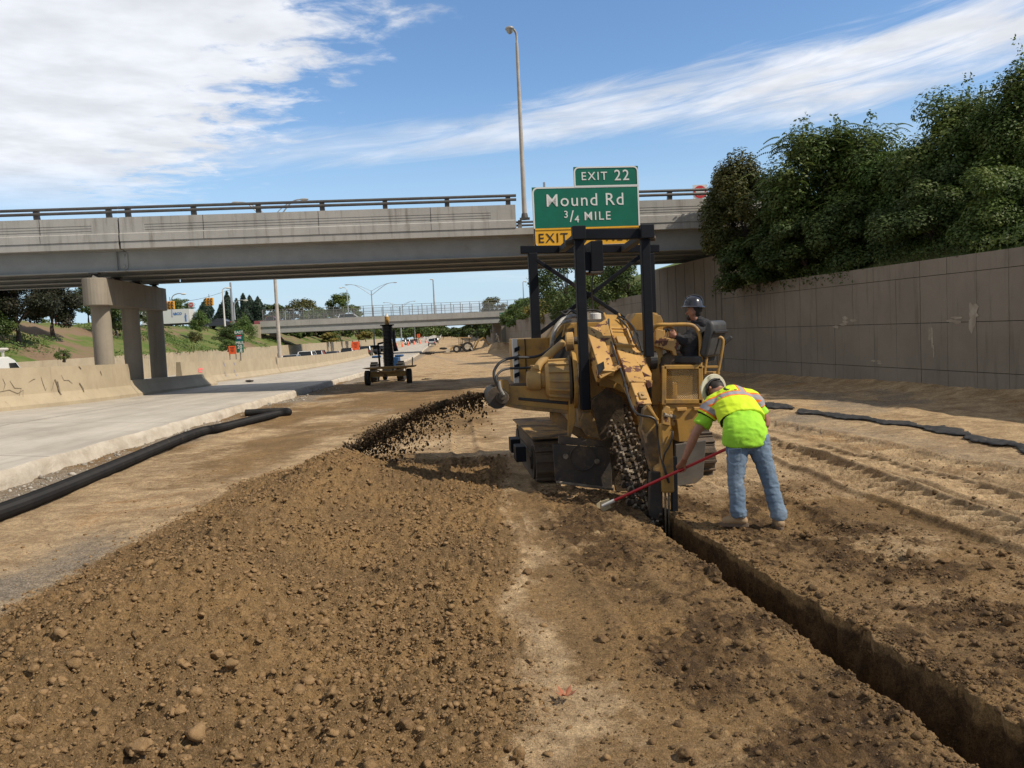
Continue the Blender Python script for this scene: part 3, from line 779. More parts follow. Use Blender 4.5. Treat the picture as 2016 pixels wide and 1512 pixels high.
for (s0, s1, g0, g1) in ((SL, SJ-.03, SL, -1.0), (SJ+.03, 15.2, .95, 14.2), (15.95, SR, 17.1, SR)):
    for side in (0, 1):
        mb = MB()
        def pf(t): return t if side == 0 else 8.2 - t
        def seg(prof, a, b): 
            q = [bp(a, pf(t), z) for t, z in prof]; mb.prism(q, BU*(b-a))
        seg([(-.03, 6.22), (-.03, 6.50), (.0, 6.535), (.36, 6.535), (.36, 6.22)], s0, s1)
        full = [(.02, 6.536), (.02, 7.13), (.36, 7.13), (.36, 6.536)]
        grooved = [(.02, 6.536), (.02, 6.60), (.034, 6.605), (.034, 6.64), (.02, 6.645), (.02, 6.70), (.034, 6.705), (.034, 6.74), (.02, 6.745), (.02, 6.80), (.034, 6.805), (.034, 6.84), (.02, 6.845), (.02, 7.13), (.36, 7.13), (.36, 6.536)]
        if g0 > s0: seg(full, s0, g0)
        if g1 < s1: seg(full, g1, s1)
        seg(grooved, g0+.001, g1-.001)
        if side == 0:   # thin form joints, streaked dark
            mb.cur = 1
            for s_ in np.arange(s0+3.1, s1-.5, 4.35): mb.box(bp(s_, .019, 6.83), (.018, .006, .585), math.atan2(BU.y, BU.x))
            for s_ in np.arange(s0+3.1, s1-.5, 4.35): mb.box(bp(s_, -.031, 6.36), (.014, .006, .27), math.atan2(BU.y, BU.x))
        mb.build('parapet', [M_bridge, M_joint], bridge)
# four girders per span, pinned together at the joint
ZB = 5.12
for k, t in enumerate((.55, 2.9, 5.3, 7.65)):
    for (s0, s1) in ((SL, SJ-.02), (SJ+.02, 31.2)):
        mb = MB()
        extr(mb, [(t-.16, ZB), (t-.16, ZB+.035), (t-.012, ZB+.036), (t-.012, 5.90), (t-.16, 5.901), (t-.16, 5.935), (t+.16, 5.935), (t+.16, 5.901), (t+.012, 5.90), (t+.012, ZB+.036), (t+.16, ZB+.035), (t+.16, ZB)], s0, s1)
        if k == 0:
            mb.cur = 1
        gb = mb.build('girder', [M_girder], bridge)
        if k == 0 and s0 < 0:
            h = MB(); rz = math.atan2(BU.y, BU.x)
            q = []
            c0 = bp(-.06, .525, 0)
            hb = MB(); zc_, hh, ww = 5.53, .70, .15
            poly = []
            for j in range(24):
                a = 2*math.pi*j/24; poly.append(bp(-.06 + ww*math.cos(a), .50, zc_ + (hh/2-ww)*(1 if math.sin(a) >= 0 else -1) + ww*math.sin(a)))
            hb.prism(poly, BW*.035)
            hg = hb.build('hanger_plate', M_girder, gb, smooth=True)
            for zz_ in (5.32, 5.74):
                hb = MB(); hb.disc(bp(-.06, .485, zz_), BW, .065, .05, 14); hb.build('pin', M_girder, gb)
            for s_ in (-.3, -7.6):
                hb = MB(); hb.box(bp(s_, .53, 5.53), (.012, .2, .72), rz); hb.build('stiffener', M_girder, gb)
# cross frames between the girders
for s_ in (-12, -6, -1.2, 1.4, 7, 13, 19, 25, 30):
    for a, b in ((.57, 2.88), (2.92, 5.28), (5.32, 7.63)):
        mb = MB(); mb.bar(bp(s_, a, 5.75), bp(s_, b, 5.75), .1, .3); mb.bar(bp(s_+.02, a, 5.25), bp(s_+.02, b, 5.7), .06, .06); mb.build('cross_frame', M_girder, bridge)
# bearings on the pier
PS = -1.2
for t in (.55, 2.9, 5.3, 7.65):
    mb = MB(); c = bp(PS, t, 4.9)
    rz = math.atan2(BU.y, BU.x)
    mb.tube([c, c + Vector((0, 0, .16))], [.26, .1], 4); mb.box(c + Vector((0, 0, .185)), (.34, .3, .05), rz)
    mb.build('bearing', M_darksteel, bridge)
# railing: curved posts with two rails
posts = [s for s in np.arange(-.35, SL, -2.62)] + [s for s in np.arange(.35, 15.1, 2.43)] + [s for s in np.arange(16.3, SR, 2.62)]
for side in (0, 1):
    def pt(t): return t if side == 0 else 8.2 - t
    for s_ in posts:
        mb = MB()
        prof = [(.06, 7.13), (.03, 7.35), (.06, 7.52), (.17, 7.56), (.30, 7.56), (.23, 7.5), (.2, 7.36), (.26, 7.13)]
        mb.prism([bp(s_-.09, pt(t), z) for t, z in prof], BU*.18); mb.build('rail_post', M_darksteel, bridge)
    for z_, t_ in ((7.33, .03), (7.49, .04)):
        for s0, s1 in ((SL, SJ), (SJ+.02, 15.25), (15.9, SR)):
            mb = MB(); mb.tube([bp(s0, pt(t_), z_), bp(s1, pt(t_), z_)], .05, 10, sq=(.75, 1.15)); mb.build('rail', M_darksteel, bridge, smooth=True)
# stencilled numbers on the girder near the wall
M_sten = mat('stencil', (.13, .12, .11), rough=.8)
TM = Matrix.Translation(bp(26.3, .534, 5.58)) @ Matrix(((BU.x, 0, BW.x*-1, 0), (BU.y, 0, BW.y*-1, 0), (0, 1, 0, 0), (0, 0, 0, 1)))
text_mesh('stencil_number', 'A588', .17, M_sten, bridge, TM @ Matrix.Translation((-.1, .24, 0)), align='RIGHT')
text_mesh('stencil_number', 'S44-50063 7709-4', .17, M_sten, bridge, TM, align='RIGHT', spacing=1.1)

# pier
pier = empty('bridge_pier', bp(PS, 4.1, float(zbar(36))), 0, 'tan concrete bridge pier of three columns under a round-ended cap', 'pier')
mb = MB(); poly = []
for j in range(24):
    a = 2*math.pi*j/24; t = 4.1 + 3.6*(1 if math.cos(a) >= 0 else -1)
    poly.append(bp(PS + .47*math.sin(a), t + .47*math.cos(a) + .05, 3.86))
mb.prism(poly, (0, 0, 1.04)); mb.build('pier_cap', M_pier, pier, bevel=.02)
for t in (1.1, 4.4, 7.7):
    mb = MB(); poly = []
    for j in range(28):
        a = 2*math.pi*j/28; poly.append(bp(PS - .08 + .36*math.sin(a), t + .36*math.cos(a), -.6))
    mb.prism(poly, (0, 0, 4.46)); mb.build('pier_column', M_pier, pier, smooth=True)
# abutment at the right-hand end
ab = MB()
a0 = float(wallx(34.3)); a1 = float(wallx(44.5))
pl_ = [(a0, 34.25), (a1, 44.55), (a1+1.2, 44.6), (a0+1.2, 34.3)]
abm = MB()
abm.hexa([(x, y, -1.) for x, y in pl_] + [(x, y, 4.85) for x, y in pl_])
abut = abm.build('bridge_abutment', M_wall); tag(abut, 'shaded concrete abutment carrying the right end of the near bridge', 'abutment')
mb = MB()
for k in range(9):
    f = k/9 + .05; x = a0 + (a1-a0)*f; y = 34.25 + 10.3*f
    mb.box((x-.0, y, 2.0), (.012, .03, 5.6))
mb.build('formwork_joint', M_joint, abut)

# ================================================================ exit sign hung on the overpass
M_sg = mat('sign_green', (.0, .125, .075), (.0, .11, .066), 2, .45, spec=.4); M_sw = mat('sign_white', (.62, .62, .6), rough=.5); M_sy = mat('sign_yellow', (.72, .38, .015), (.66, .34, .012), 2, .5); M_sb = mat('sign_black', (.012, .012, .012), rough=.5)
M_alu = mat('sign_back', (.35, .36, .37), rough=.5, metal=.5)
sA, sB = P(1047, 369, 32.3), P(1257, 360, 32.9)
su = Vector((sB.x-sA.x, sB.y-sA.y, 0)); SWD = su.length; su.normalize(); sn = Vector((su.y, -su.x, 0))
s0 = Vector((sA.x, sA.y, sA.z))
def spt(a, b, o=0.0): return s0 + su*a + Vector((0, 0, -b)) + sn*o
HM = 1.56; HY = .74; MR = Matrix(((su.x, 0, sn.x, 0), (su.y, 0, sn.y, 0), (0, 1, 0, 0), (0, 0, 0, 1)))
sign = empty('exit_sign', spt(SWD/2, HM+HY, -.1), 0, 'large green freeway exit sign with yellow bottom band and an exit number tab on top', 'sign')
def rr_poly(a0, b0, a1, b1, r, o, corners=(1, 1, 1, 1)):
    out = []
    for (ca, cb, s_, k) in ((a0+r, b0+r, 180, 0), (a1-r, b0+r, 270, 1), (a1-r, b1-r, 0, 2), (a0+r, b1-r, 90, 3)):
        if corners[k]:
            for j in range(7):
                t = rad(s_ + 90*j/6); out.append(spt(ca + r*math.cos(t), cb + r*math.sin(t), o))
        else:
            out.append(spt((a0, a1, a1, a0)[k], (b0, b0, b1, b1)[k], o))
    return out
def ring(mb, a0, b0, a1, b1, r, wd, o, corners, th=.006):
    A = rr_poly(a0, b0, a1, b1, r, o, corners); B = rr_poly(a0+wd, b0+wd, a1-wd, b1-wd, max(r-wd, .02), o, corners)
    n = len(A)
    for i in range(n): mb.add([A[i], A[(i+1) % n], B[(i+1) % n], B[i]] + [p - sn*th for p in (A[i], A[(i+1) % n], B[(i+1) % n], B[i])], [(0, 1, 2, 3), (7, 6, 5, 4), (0, 4, 5, 1), (2, 6, 7, 3)])
mb = MB(); mb.prism(rr_poly(0, 0, SWD, HM, .01, 0, (0, 0, 0, 0)), sn*-.05); panel = mb.build('panel', M_sg, sign)
mb = MB(); ring(mb, .0, .0, SWD, HM+HY, .22, .06, .012, (1, 0, 1, 1)); mb.build('border', M_sw, panel)
TB0 = SWD*.393; TBH = -.74
mb = MB(); mb.prism(rr_poly(TB0, TBH, SWD, -.02, .01, 0, (0, 0, 0, 0)), sn*-.05); tab = mb.build('exit_tab', M_sg, sign)
mb = MB(); ring(mb, TB0, TBH, SWD, .03, .2, .055, .018, (1, 1, 0, 0)); mb.build('border', M_sw, tab)
mb = MB(); mb.prism(rr_poly(.0, HM+.005, SWD, HM+HY, .01, 0, (0, 0, 0, 0)), sn*-.05); band = mb.build('yellow_band', M_sy, sign)
mb = MB(); ring(mb, .0, HM+.01, SWD, HM+HY, .18, .05, .022, (0, 0, 1, 1)); mb.build('border', M_sb, band)
mb = MB(); mb.prism(rr_poly(.05, HM+.01, SWD-.05, HM+.07, .01, .026, (0, 0, 0, 0)), sn*-.006); mb.build('band_edge', M_sy, band)
text_mesh('legend', 'EXIT', .44, M_sw, tab, Matrix.Translation(spt(TB0+.80, TBH+.375, .012)) @ MR, bold=.002, spacing=1.22)
text_mesh('legend', '22', .58, M_sw, tab, Matrix.Translation(spt(TB0+1.90, TBH+.365, .012)) @ MR, bold=.002, spacing=1.15)
text_mesh('legend', 'Mound', .67, M_sw, panel, Matrix.Translation(spt(SWD*.365, .54, .012)) @ MR, bold=.002, spacing=1.13)
text_mesh('legend', 'Rd', .67, M_sw, panel, Matrix.Translation(spt(SWD*.765, .54, .012)) @ MR, bold=.002, spacing=1.13)
text_mesh('legend', 'MILE', .46, M_sw, panel, Matrix.Translation(spt(SWD*.598, 1.16, .012)) @ MR, bold=.002, spacing=1.22)
text_mesh('legend', '3', .38, M_sw, panel, Matrix.Translation(spt(SWD*.305, 1.07, .012)) @ MR, bold=.002)
text_mesh('legend', '/', .62, M_sw, panel, Matrix.Translation(spt(SWD*.357, 1.16, .012)) @ MR, bold=.004)
text_mesh('legend', '4', .38, M_sw, panel, Matrix.Translation(spt(SWD*.405, 1.26, .012)) @ MR, bold=.002)
text_mesh('legend', 'EXIT', .5, M_sb, band, Matrix.Translation(spt(.74, HM+.40, .012)) @ MR, bold=.002, spacing=1.2)
text_mesh('legend', 'ONLY', .5, M_sb, band, Matrix.Translation(spt(SWD-1.12, HM+.40, .012)) @ MR, bold=.002, spacing=1.2)
mb = MB(); ac = spt(SWD*.46, HM+.40, .012)   # the down arrow between the words, mostly behind the black frame
mb.prism([ac + su*-.05 + Vector((0, 0, .25)), ac + su*.05 + Vector((0, 0, .25)), ac + su*.05, ac + su*.22, ac + Vector((0, 0, -.27)), ac + su*-.22, ac + su*-.05], sn*.004)
mb.build('arrow', M_sb, band)
mb = MB()
for a_ in (.5, SWD*.5, SWD-.5):
    mb.bar(spt(a_, -.2, -.1), spt(a_, HM+HY-.1, -.1), .08, .1, up=(0, 1, 0)); mb.bar(spt(a_, .5, -.1), spt(a_, .5, -.62), .07, .07)
mb.build('bracket', M_galv, sign)

# ---------------------------------------------------------------- tall street lamp on the bridge
lp = bp(15.57, .12, 6.54); lt = P(1019, 64, 33.5)
lamp = empty('street_lamp', lp, 0, 'tall slender lamp post standing on the bridge parapet left of the exit sign', 'street lamp')
M_pole = mat('lamp_pole', (.42, .38, .33), (.34, .3, .26), 3, .6, dirt=(.26, .17, .1), dirtlim=(.55, .8), dirts=1.5)
mb = MB(); mb.tube([lp, lp + Vector((0, 0, 6.9))], [.1, .062], 14); mb.build('pole', M_pole, lamp, smooth=True)
t0 = lp + Vector((0, 0, 6.9))
mb = MB(); mb.tube(curve_pts([t0, t0 + Vector((0, 0, .3)), t0 + Vector((-.07, -.1, .46)), t0 + Vector((-.2, -.28, .5))]), .045, 10); mb.build('arm', M_pole, lamp, smooth=True)
mb = MB(); c = t0 + Vector((-.26, -.36, .44)); mb.sphere(c, .16, (1.15, 1.15, .62), 12); mb.lathe([(.15, 0), (.12, -.13), (.04, -.2)], c, n=12); mb.build('luminaire', M_galv, lamp, smooth=True)
mb = MB(); mb.box(lp + Vector((0, 0, .03)), (.4, .36, .06)); mb.lathe([(.15, .06), (.11, .25)], lp, n=12); mb.build('base_plate', M_darksteel, lamp)
# ================================================================ the trenching machine
M_yel = mat('machine_yellow', (.45, .25, .05), (.36, .2, .042), 2.5, .5, dirt=(.16, .11, .065), dirtlim=(.46, .72), dirts=3.2, bump=.08, bscale=30)
M_yrust = mat('rusty_yellow', (.50, .29, .085), (.42, .235, .065), 2.5, .55, rust=(.11, .045, .03), rusts=8.5, rustlim=(.55, .575), dirt=(.26, .17, .1), dirtlim=(.55, .8), dirts=3, bump=.12, bscale=30)
M_ymud = mat('muddy_yellow', (.42, .24, .06), (.2, .14, .08), 3.0, .75, dirt=(.1, .072, .047), dirtlim=(.42, .62), dirts=2.4, bump=.3, bscale=25)
M_blk = mat('black_frame', (.004, .005, .008), (.007, .008, .012), 4, .6, spec=.2, dirt=(.07, .055, .042), dirtlim=(.62, .85), dirts=3)
M_mud = mat('mud', (.085, .06, .037), (.045, .033, .022), 9, .95, bump=.8, bscale=30, spec=.1)
M_mudst = mat('muddy_steel', (.05, .043, .038), (.085, .066, .048), 3, .7, metal=.3, dirt=(.16, .115, .07), dirtlim=(.52, .7), dirts=5, bump=.25, bscale=30)
M_trk = mat('track_steel', (.12, .09, .065), (.075, .058, .045), 3, .75, metal=.2, dirt=(.17, .12, .07), dirtlim=(.5, .68), dirts=5, bump=.3)
M_plate = mat('grey_plate', (.15, .135, .115), (.1, .09, .078), 3, .6, metal=.3, dirt=(.2, .15, .1), dirtlim=(.55, .75), dirts=4)
M_worn = mat('worn_steel', (.27, .225, .165), (.12, .095, .07), 14, .6, metal=.4, bump=.4)
M_hose = mat('hose_rubber', (.012, .012, .013), (.03, .028, .026), 4, .5)
M_hgrey = mat('hose_grey', (.16, .15, .135), (.3, .28, .25), 20, .5)
M_tan = mat('dusty_tan', (.43, .265, .09), (.36, .215, .07), 4, .7, dirt=(.3, .21, .12), dirtlim=(.45, .7), dirts=4)
M_chrome = mat('chrome', (.6, .6, .6), rough=.2, metal=1.0)
M_seat = mat('seat_vinyl', (.035, .035, .037), (.05, .05, .05), 8, .6, dirt=(.12, .1, .08), dirtlim=(.6, .8))
M_white = mat('white_plastic', (.6, .58, .54), rough=.5)
def q1(x, y, d): return P(950 + x/4.032, 440 + y/4.032, d)
def q2(x, y, d): return P(950 + x/4.032, 700 + y/4.032, d)
MF = Vector((-.088, .996, 0)).normalized(); MRt = Vector((.996, .088, 0)).normalized(); UP = Vector((0, 0, 1))
RZ = math.atan2(.088, .996)
mac = empty('trenching_machine', (1.45, 12.2, 0), 0, 'yellow crawler trenching machine with black overhead frame digging a narrow trench', 'trencher')
def part(name, m, fn, parent=None, bevel=.008, smooth=False, label=None):
    mb = MB(); fn(mb); return mb.build(name, m, parent or mac, bevel=bevel, smooth=smooth, label=label)
def hexbox(mb, x0, x1, y0, y1, d0, d1, conv=q1):
    """box whose near face spans these marks at distance d0 and that is d1-d0 deep along the machine"""
    a = [conv(x0, y1, d0), conv(x1, y1, d0)]; b = [conv(x0, y0, d0), conv(x1, y0, d0)]
    off = MF*(d1-d0)
    def lv(p, z): return Vector((p.x, p.y, z))
    zb = (a[0].z + a[1].z)/2; zt = (b[0].z + b[1].z)/2
    xl, xr = lv(a[0], 0), lv(a[1], 0); wv = (xr-xl).length
    xr = xl + MRt*wv
    mb.hexa([lv(xl, zb), lv(xr, zb), lv(xr+off, zb), lv(xl+off, zb), lv(xl, zt), lv(xr, zt), lv(xr+off, zt), lv(xl+off, zt)])
def polyp(mb, pts, d, th, conv=q1):
    mb.prism([conv(p[0], p[1], p[2] if len(p) > 2 else d) for p in pts], MF*th)

# ---- overhead frame
fr = part('overhead_frame', M_blk, lambda mb: mb.bar(q1(735, 90, 10.6), q1(1335, 82, 10.6), .13, .13), bevel=.01)
part('back_beam', M_blk, lambda mb: mb.bar(q1(300, 210, 13.0), q1(1400, 200, 13.0), .12, .12), fr, bevel=.01)
for (a, b) in ((q1(765, 95, 10.62), q1(628, 208, 13.0)), (q1(1285, 88, 10.62), q1(1120, 204, 13.0))):
    part('top_rail', M_blk, lambda mb: mb.bar(a, b, .10, .09), fr)
def post(a, b, w_):
    lo = Vector((a.x, a.y, b.z)); part('frame_post', M_blk, lambda mb: mb.box((a+lo)/2, (w_, w_, (a-lo).length), RZ), fr, bevel=.012)
post(q1(760, 55, 10.6), q1(775, 1480, 10.6), .122); post(q1(1284, 45, 10.6), q1(1284, 1060, 10.6), .115)
post(q1(395, 235, 12.98), q1(395, 1105, 12.98), .14); post(q1(1327, 235, 12.98), q1(1327, 900, 12.98), .12)
part('cross_brace', M_blk, lambda mb: mb.bar(q1(420, 285, 12.95), q1(1180, 790, 12.95), .06, .075, up=(0, 1, 0)), fr)
part('cross_brace', M_blk, lambda mb: mb.bar(q1(1250, 262, 13.03), q1(430, 890, 13.03), .06, .075, up=(0, 1, 0)), fr)
for c in (q1(762, 75, 10.52), q1(1302, 65, 10.52)):
    part('corner_socket', M_blk, lambda mb: mb.box(c, (.17, .12, .17), RZ), fr)
for c in (q1(690, 150, 10.7), q1(1335, 118, 10.65)):
    part('frame_bolt', M_mudst, lambda mb: mb.disc(c, MRt, .035, .12, 8), fr)
hb = part('hanging_box', M_blk, lambda mb: hexbox(mb, 868, 965, 135, 375, 12.0, 12.45), label='dark box hung under the overhead frame')
part('box_side_panel', M_blk, lambda mb: hexbox(mb, 815, 866, 225, 395, 12.05, 12.35), hb)
part('box_underside', M_mudst, lambda mb: hexbox(mb, 860, 962, 376, 398, 12.0, 12.4), hb)
part('box_glass', M_chrome, lambda mb: hexbox(mb, 822, 845, 372, 388, 12.03, 12.05), hb)
part('box_cable', M_hose, lambda mb: mb.tube(curve_pts([q1(885, 398, 12.2), q1(872, 440, 12.2), q1(868, 520, 12.2), q1(872, 700, 12.4)]), .013, 8), hb, bevel=0, smooth=True)

# ---- crawlers
def crawler(x, y0, L, wd, h, label):
    base = Vector((x, y0, 0)); z0 = float(zdirt(y0)) + gz(x, y0)*.0 - .02
    r = h/2; prof = []
    for j in range(13): a = -math.pi/2 - math.pi*j/12; prof.append((r + r*math.cos(a), r + r*math.sin(a)))
    for j in range(13): a = math.pi/2 - math.pi*j/12; prof.append((L - r + r*math.cos(a), r + r*math.sin(a)))
    def pt(f, z, s): return base + MF*f + MRt*s + UP*(z + z0)
    tr = part('crawler_track', M_trk, lambda mb: mb.prism([pt(f, z, 0) for f, z in prof], MRt*wd), bevel=.0, label=label)
    # grousers all round the belt
    per = []; n = len(prof)
    for i in range(n):
        a, b = prof[i], prof[(i+1) % n]; l = math.dist(a, b); k = max(1, int(round(l/.03)))
        for j in range(k): per.append((a[0]+(b[0]-a[0])*j/k, a[1]+(b[1]-a[1])*j/k))
    mb = MB(); cx_, acc, last = L/2, 0.0, None
    for i in range(len(per)):
        a, b = per[i], per[(i+1) % len(per)]; l = math.dist(a, b)
        if last is None or acc > .105:
            t = ((b[0]-a[0])/l, (b[1]-a[1])/l); nn = (-t[1], t[0])
            c = pt(a[0]+nn[0]*.018, a[1]+nn[1]*.018, wd/2)
            ax = (MF*t[0] + UP*t[1]); u = (MF*nn[0] + UP*nn[1])
            Mx = Matrix((MRt, ax, u)).transposed(); mb.box(c, (wd+.01, .03, .05), Mx); mb.box(c - u*.02, (wd+.006, .085, .02), Mx); acc = 0.0; last = i
        acc += l
    mb.build('grouser', M_trk, tr)
    sgn = -1
    part('track_frame', M_mudst, lambda mb: mb.prism([pt(f, z, -.03) for f, z in ((.32, .16), (L-.32, .16), (L-.25, .42), (.25, .42))], MRt*.03), tr)
    for f in (r, L-r):
        part('track_wheel', M_mudst, lambda mb: (mb.disc(pt(f, r, -.012), MRt, r*.78, .025, 24), mb.disc(pt(f, r, -.03), MRt, r*.3, .05, 12)), tr, bevel=0, smooth=True)
    return tr, pt
trL, ptL = crawler(.28, 11.2, 2.75, .43, .60, 'left crawler track caked with dry soil')
part('track_cover', M_ymud, lambda mb: mb.prism([ptL(f, .645, s) for f, s in ((.05, -.03), (2.7, -.06), (2.7, .55), (.6, .62), (.05, .46))], UP*.025), trL)
trR, ptR = crawler(2.33, 11.35, 2.75, .43, .60, 'right crawler track behind the kneeling height plate')
for a in ((228, 305, 665, 772, 11.9, 12.25), (268, 350, 725, 846, 11.3, 11.65)):
    part('track_guard_box', M_blk, lambda mb: hexbox(mb, *a, q2), mac)

# ---- scraper plates beside the trench
pl1 = part('crumb_plate', M_mudst, lambda mb: polyp(mb, [(556, 705), (1022, 736), (1030, 1062), (822, 1045), (580, 1006)], 10.65, .05, q2), label='dark square steel plate left of the digging chain')
part('plate_top_strip', M_trk, lambda mb: polyp(mb, [(604, 640), (1008, 682), (1018, 734), (604, 703)], 10.72, .05, q2), pl1)
part('plate_ring', M_mudst, lambda mb: mb.tube([q2(795, 810, 10.63) + Vector((math.cos(a)*.165, 0, math.sin(a)*.165)) for a in np.linspace(0, 2*math.pi, 33)], .008, 6), pl1, bevel=0)
for x_, y_ in ((660, 800), (908, 840)): part('plate_bolt', M_worn, lambda mb: mb.disc(q2(x_, y_, 10.63), MF, .035, .03, 10), pl1, bevel=0)
part('plate_foot', M_worn, lambda mb: mb.bar(q2(585, 1003, 10.62), q2(1040, 1062, 10.62), .04, .035), pl1)
pl2 = part('crumb_plate', M_plate, lambda mb: polyp(mb, [(1532, 706), (1776, 672), (1752, 965), (1700, 1010), (1532, 1045)], 10.7, .05, q2), label='grey steel plate right of the digging chain')
part('plate_arm', M_ymud, lambda mb: (polyp(mb, [(540, 455), (620, 455), (720, 560), (930, 640), (915, 660), (740, 640), (545, 520)], 11.1, .12, q2), polyp(mb, [(800, 455), (865, 450), (935, 610), (938, 662), (830, 640), (770, 540)], 10.8, .1, q2)), mac)

# ---- side conveyor and its drive
cv = part('side_conveyor', M_yel, lambda mb: polyp(mb, [(100, 1300), (215, 1290), (480, 1290), (690, 1290), (690, 1500), (480, 1490), (215, 1440), (110, 1425)], 11.0, .55), label='short conveyor box sticking out to the left')
part('conveyor_belt', M_mud, lambda mb: polyp(mb, [(80, 1290), (690, 1272), (690, 1292), (100, 1302)], 11.02, .5), cv)
part('conveyor_slot', M_hose, lambda mb: polyp(mb, [(285, 1380), (680, 1412), (680, 1440), (285, 1402)], 10.985, .03), cv)
part('conveyor_lip', M_ymud, lambda mb: polyp(mb, [(110, 1425), (690, 1485), (690, 1512), (330, 1480), (200, 1455)], 10.97, .6), cv)
part('end_roller', M_mudst, lambda mb: mb.tube([q1(118, 1385, 10.9), q1(118, 1385, 10.9)+MF*.68], .145, 20), cv, bevel=0, smooth=True)
part('roller_motor', M_mudst, lambda mb: (mb.disc(q1(158, 1380, 10.9), MF, .085, .14, 14), mb.disc(q1(158, 1375, 10.83), MF, .045, .1, 10)), cv)
part('motor_plate', M_yel, lambda mb: polyp(mb, [(108, 1260), (125, 1240), (195, 1240), (210, 1262), (212, 1345), (105, 1335)], 10.94, .05), cv)
gc0, gc1 = q1(495, 1240, 11.0), q1(690, 1240, 11.0); ga = (gc1-gc0).normalized(); ga.z = 0; ga.normalize(); gl = (gc1-gc0).length
gb = part('drive_housing', M_tan, lambda mb: mb.lathe([(.10, 0), (.2, .005), (.245, .05), (.255, gl-.02), (.27, gl)], gc0, ga, 28), bevel=0, smooth=True, label='round ribbed drive housing')
for j in range(14):
    a = 2*math.pi*j/14; o = UP*math.sin(a) + ga.cross(UP)*math.cos(a)
    part('housing_rib', M_tan, lambda mb: mb.bar(gc0 + ga*.045 + o*.25, gc1 + o*.268, .028, .05, up=o), gb, bevel=.006)
part('housing_flange', M_yel, lambda mb: mb.disc(gc1 + ga*.06, ga, .385, .05, 32), gb, bevel=.006)
part('housing_flange', M_mudst, lambda mb: mb.disc(gc1 + ga*.0, ga, .33, .03, 32), gb, bevel=.004)
part('hydraulic_motor', M_tan, lambda mb: mb.lathe([(.03, -.25), (.115, -.24), (.135, -.2), (.135, -.06), (.11, -.05), (.11, .02)], gc0, ga, 20), gb, bevel=0, smooth=True)
part('motor_port', M_tan, lambda mb: mb.box(gc0 + ga*-.12 + UP*.15, (.13, .12, .1), RZ), gb)
part('exhaust_pipe', M_tan, lambda mb: mb.tube(curve_pts([q1(432, 1160, 10.95), q1(450, 1120, 10.97), q1(520, 1050, 11.05), q1(600, 980, 11.15), q1(640, 945, 11.2)], 6), .052, 14), mac, bevel=0, smooth=True)
rg = part('pulley_ring', M_tan, lambda mb: (mb.disc(q1(690, 938, 11.3), ga, .13, .10, 24),), mac, bevel=.008)
part('pulley_hub', M_mudst, lambda mb: mb.disc(q1(735, 930, 11.25), ga, .05, .12, 12), rg)

# ---- body, cabinet and hood
cab = part('side_cabinet', M_yel, lambda mb: hexbox(mb, 296, 545, 912, 1285, 12.55, 14.1), label='yellow cabinet at the left rear')
M_stripe = mat('striped_edge', (.6, .57, .5), rough=.6); 
part('cabinet_edge', M_white, lambda mb: hexbox(mb, 252, 294, 914, 1280, 12.54, 12.62), cab)
for j in range(4):
    y_ = 990 + j*68
    part('edge_stripe', M_blk, lambda mb: polyp(mb, [(253, y_), (293, y_-18), (293, y_+16), (253, y_+34)], 12.53, .02), cab, bevel=0)
part('cabinet_seam', M_blk, lambda mb: hexbox(mb, 350, 356, 914, 1284, 12.54, 12.56), cab, bevel=0)
hood = part('engine_hood', M_yel, lambda mb: polyp(mb, [(545, 1110), (560, 900), (640, 790), (960, 782), (1180, 800), (1240, 1110)], 12.2, 1.9), label='yellow engine hood')
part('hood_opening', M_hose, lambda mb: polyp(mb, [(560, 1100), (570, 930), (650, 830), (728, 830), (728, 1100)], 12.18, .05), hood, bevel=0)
part('hood_panel', M_yel, lambda mb: polyp(mb, [(630, 905), (655, 800), (728, 792), (728, 820)], 12.1, .05), hood)
part('filter_cap', M_white, lambda mb: (mb.disc(q1(890, 738, 12.3), UP, .095, .09, 18), mb.disc(q1(890, 718, 12.3), UP, .06, .03, 14)), hood, bevel=.006)
part('filler_neck', M_worn, lambda mb: mb.tube([q1(822, 760, 12.2), q1(828, 705, 12.2)], .035, 12), hood, bevel=0, smooth=True)
part('machine_body', M_ymud, lambda mb: mb.box((1.5, 12.6, .92), (1.35, 2.4, .75), RZ), mac, bevel=.02)
body = part('rear_frame', M_yel, lambda mb: (polyp(mb, [(800, 985), (838, 930), (900, 1180), (925, 1260), (930, 1290), (985, 1300), (872, 1392), (858, 1580), (800, 1560)], 10.95, .35),
    polyp(mb, [(930, 1235), (975, 1215), (1130, 1200), (1185, 1345), (1120, 1345), (1060, 1312), (985, 1300), (925, 1292)], 10.85, .3), polyp(mb, [(1180, 1300), (1345, 1195), (1420, 1250), (1420, 1600), (1235, 1600)], 11.0, .3)), label='arched yellow rear frame over the digging chain')
part('frame_gusset', M_yel, lambda mb: polyp(mb, [(690, 1390), (735, 1390), (735, 1580), (700, 1700), (680, 1690)], 10.9, .1), body)

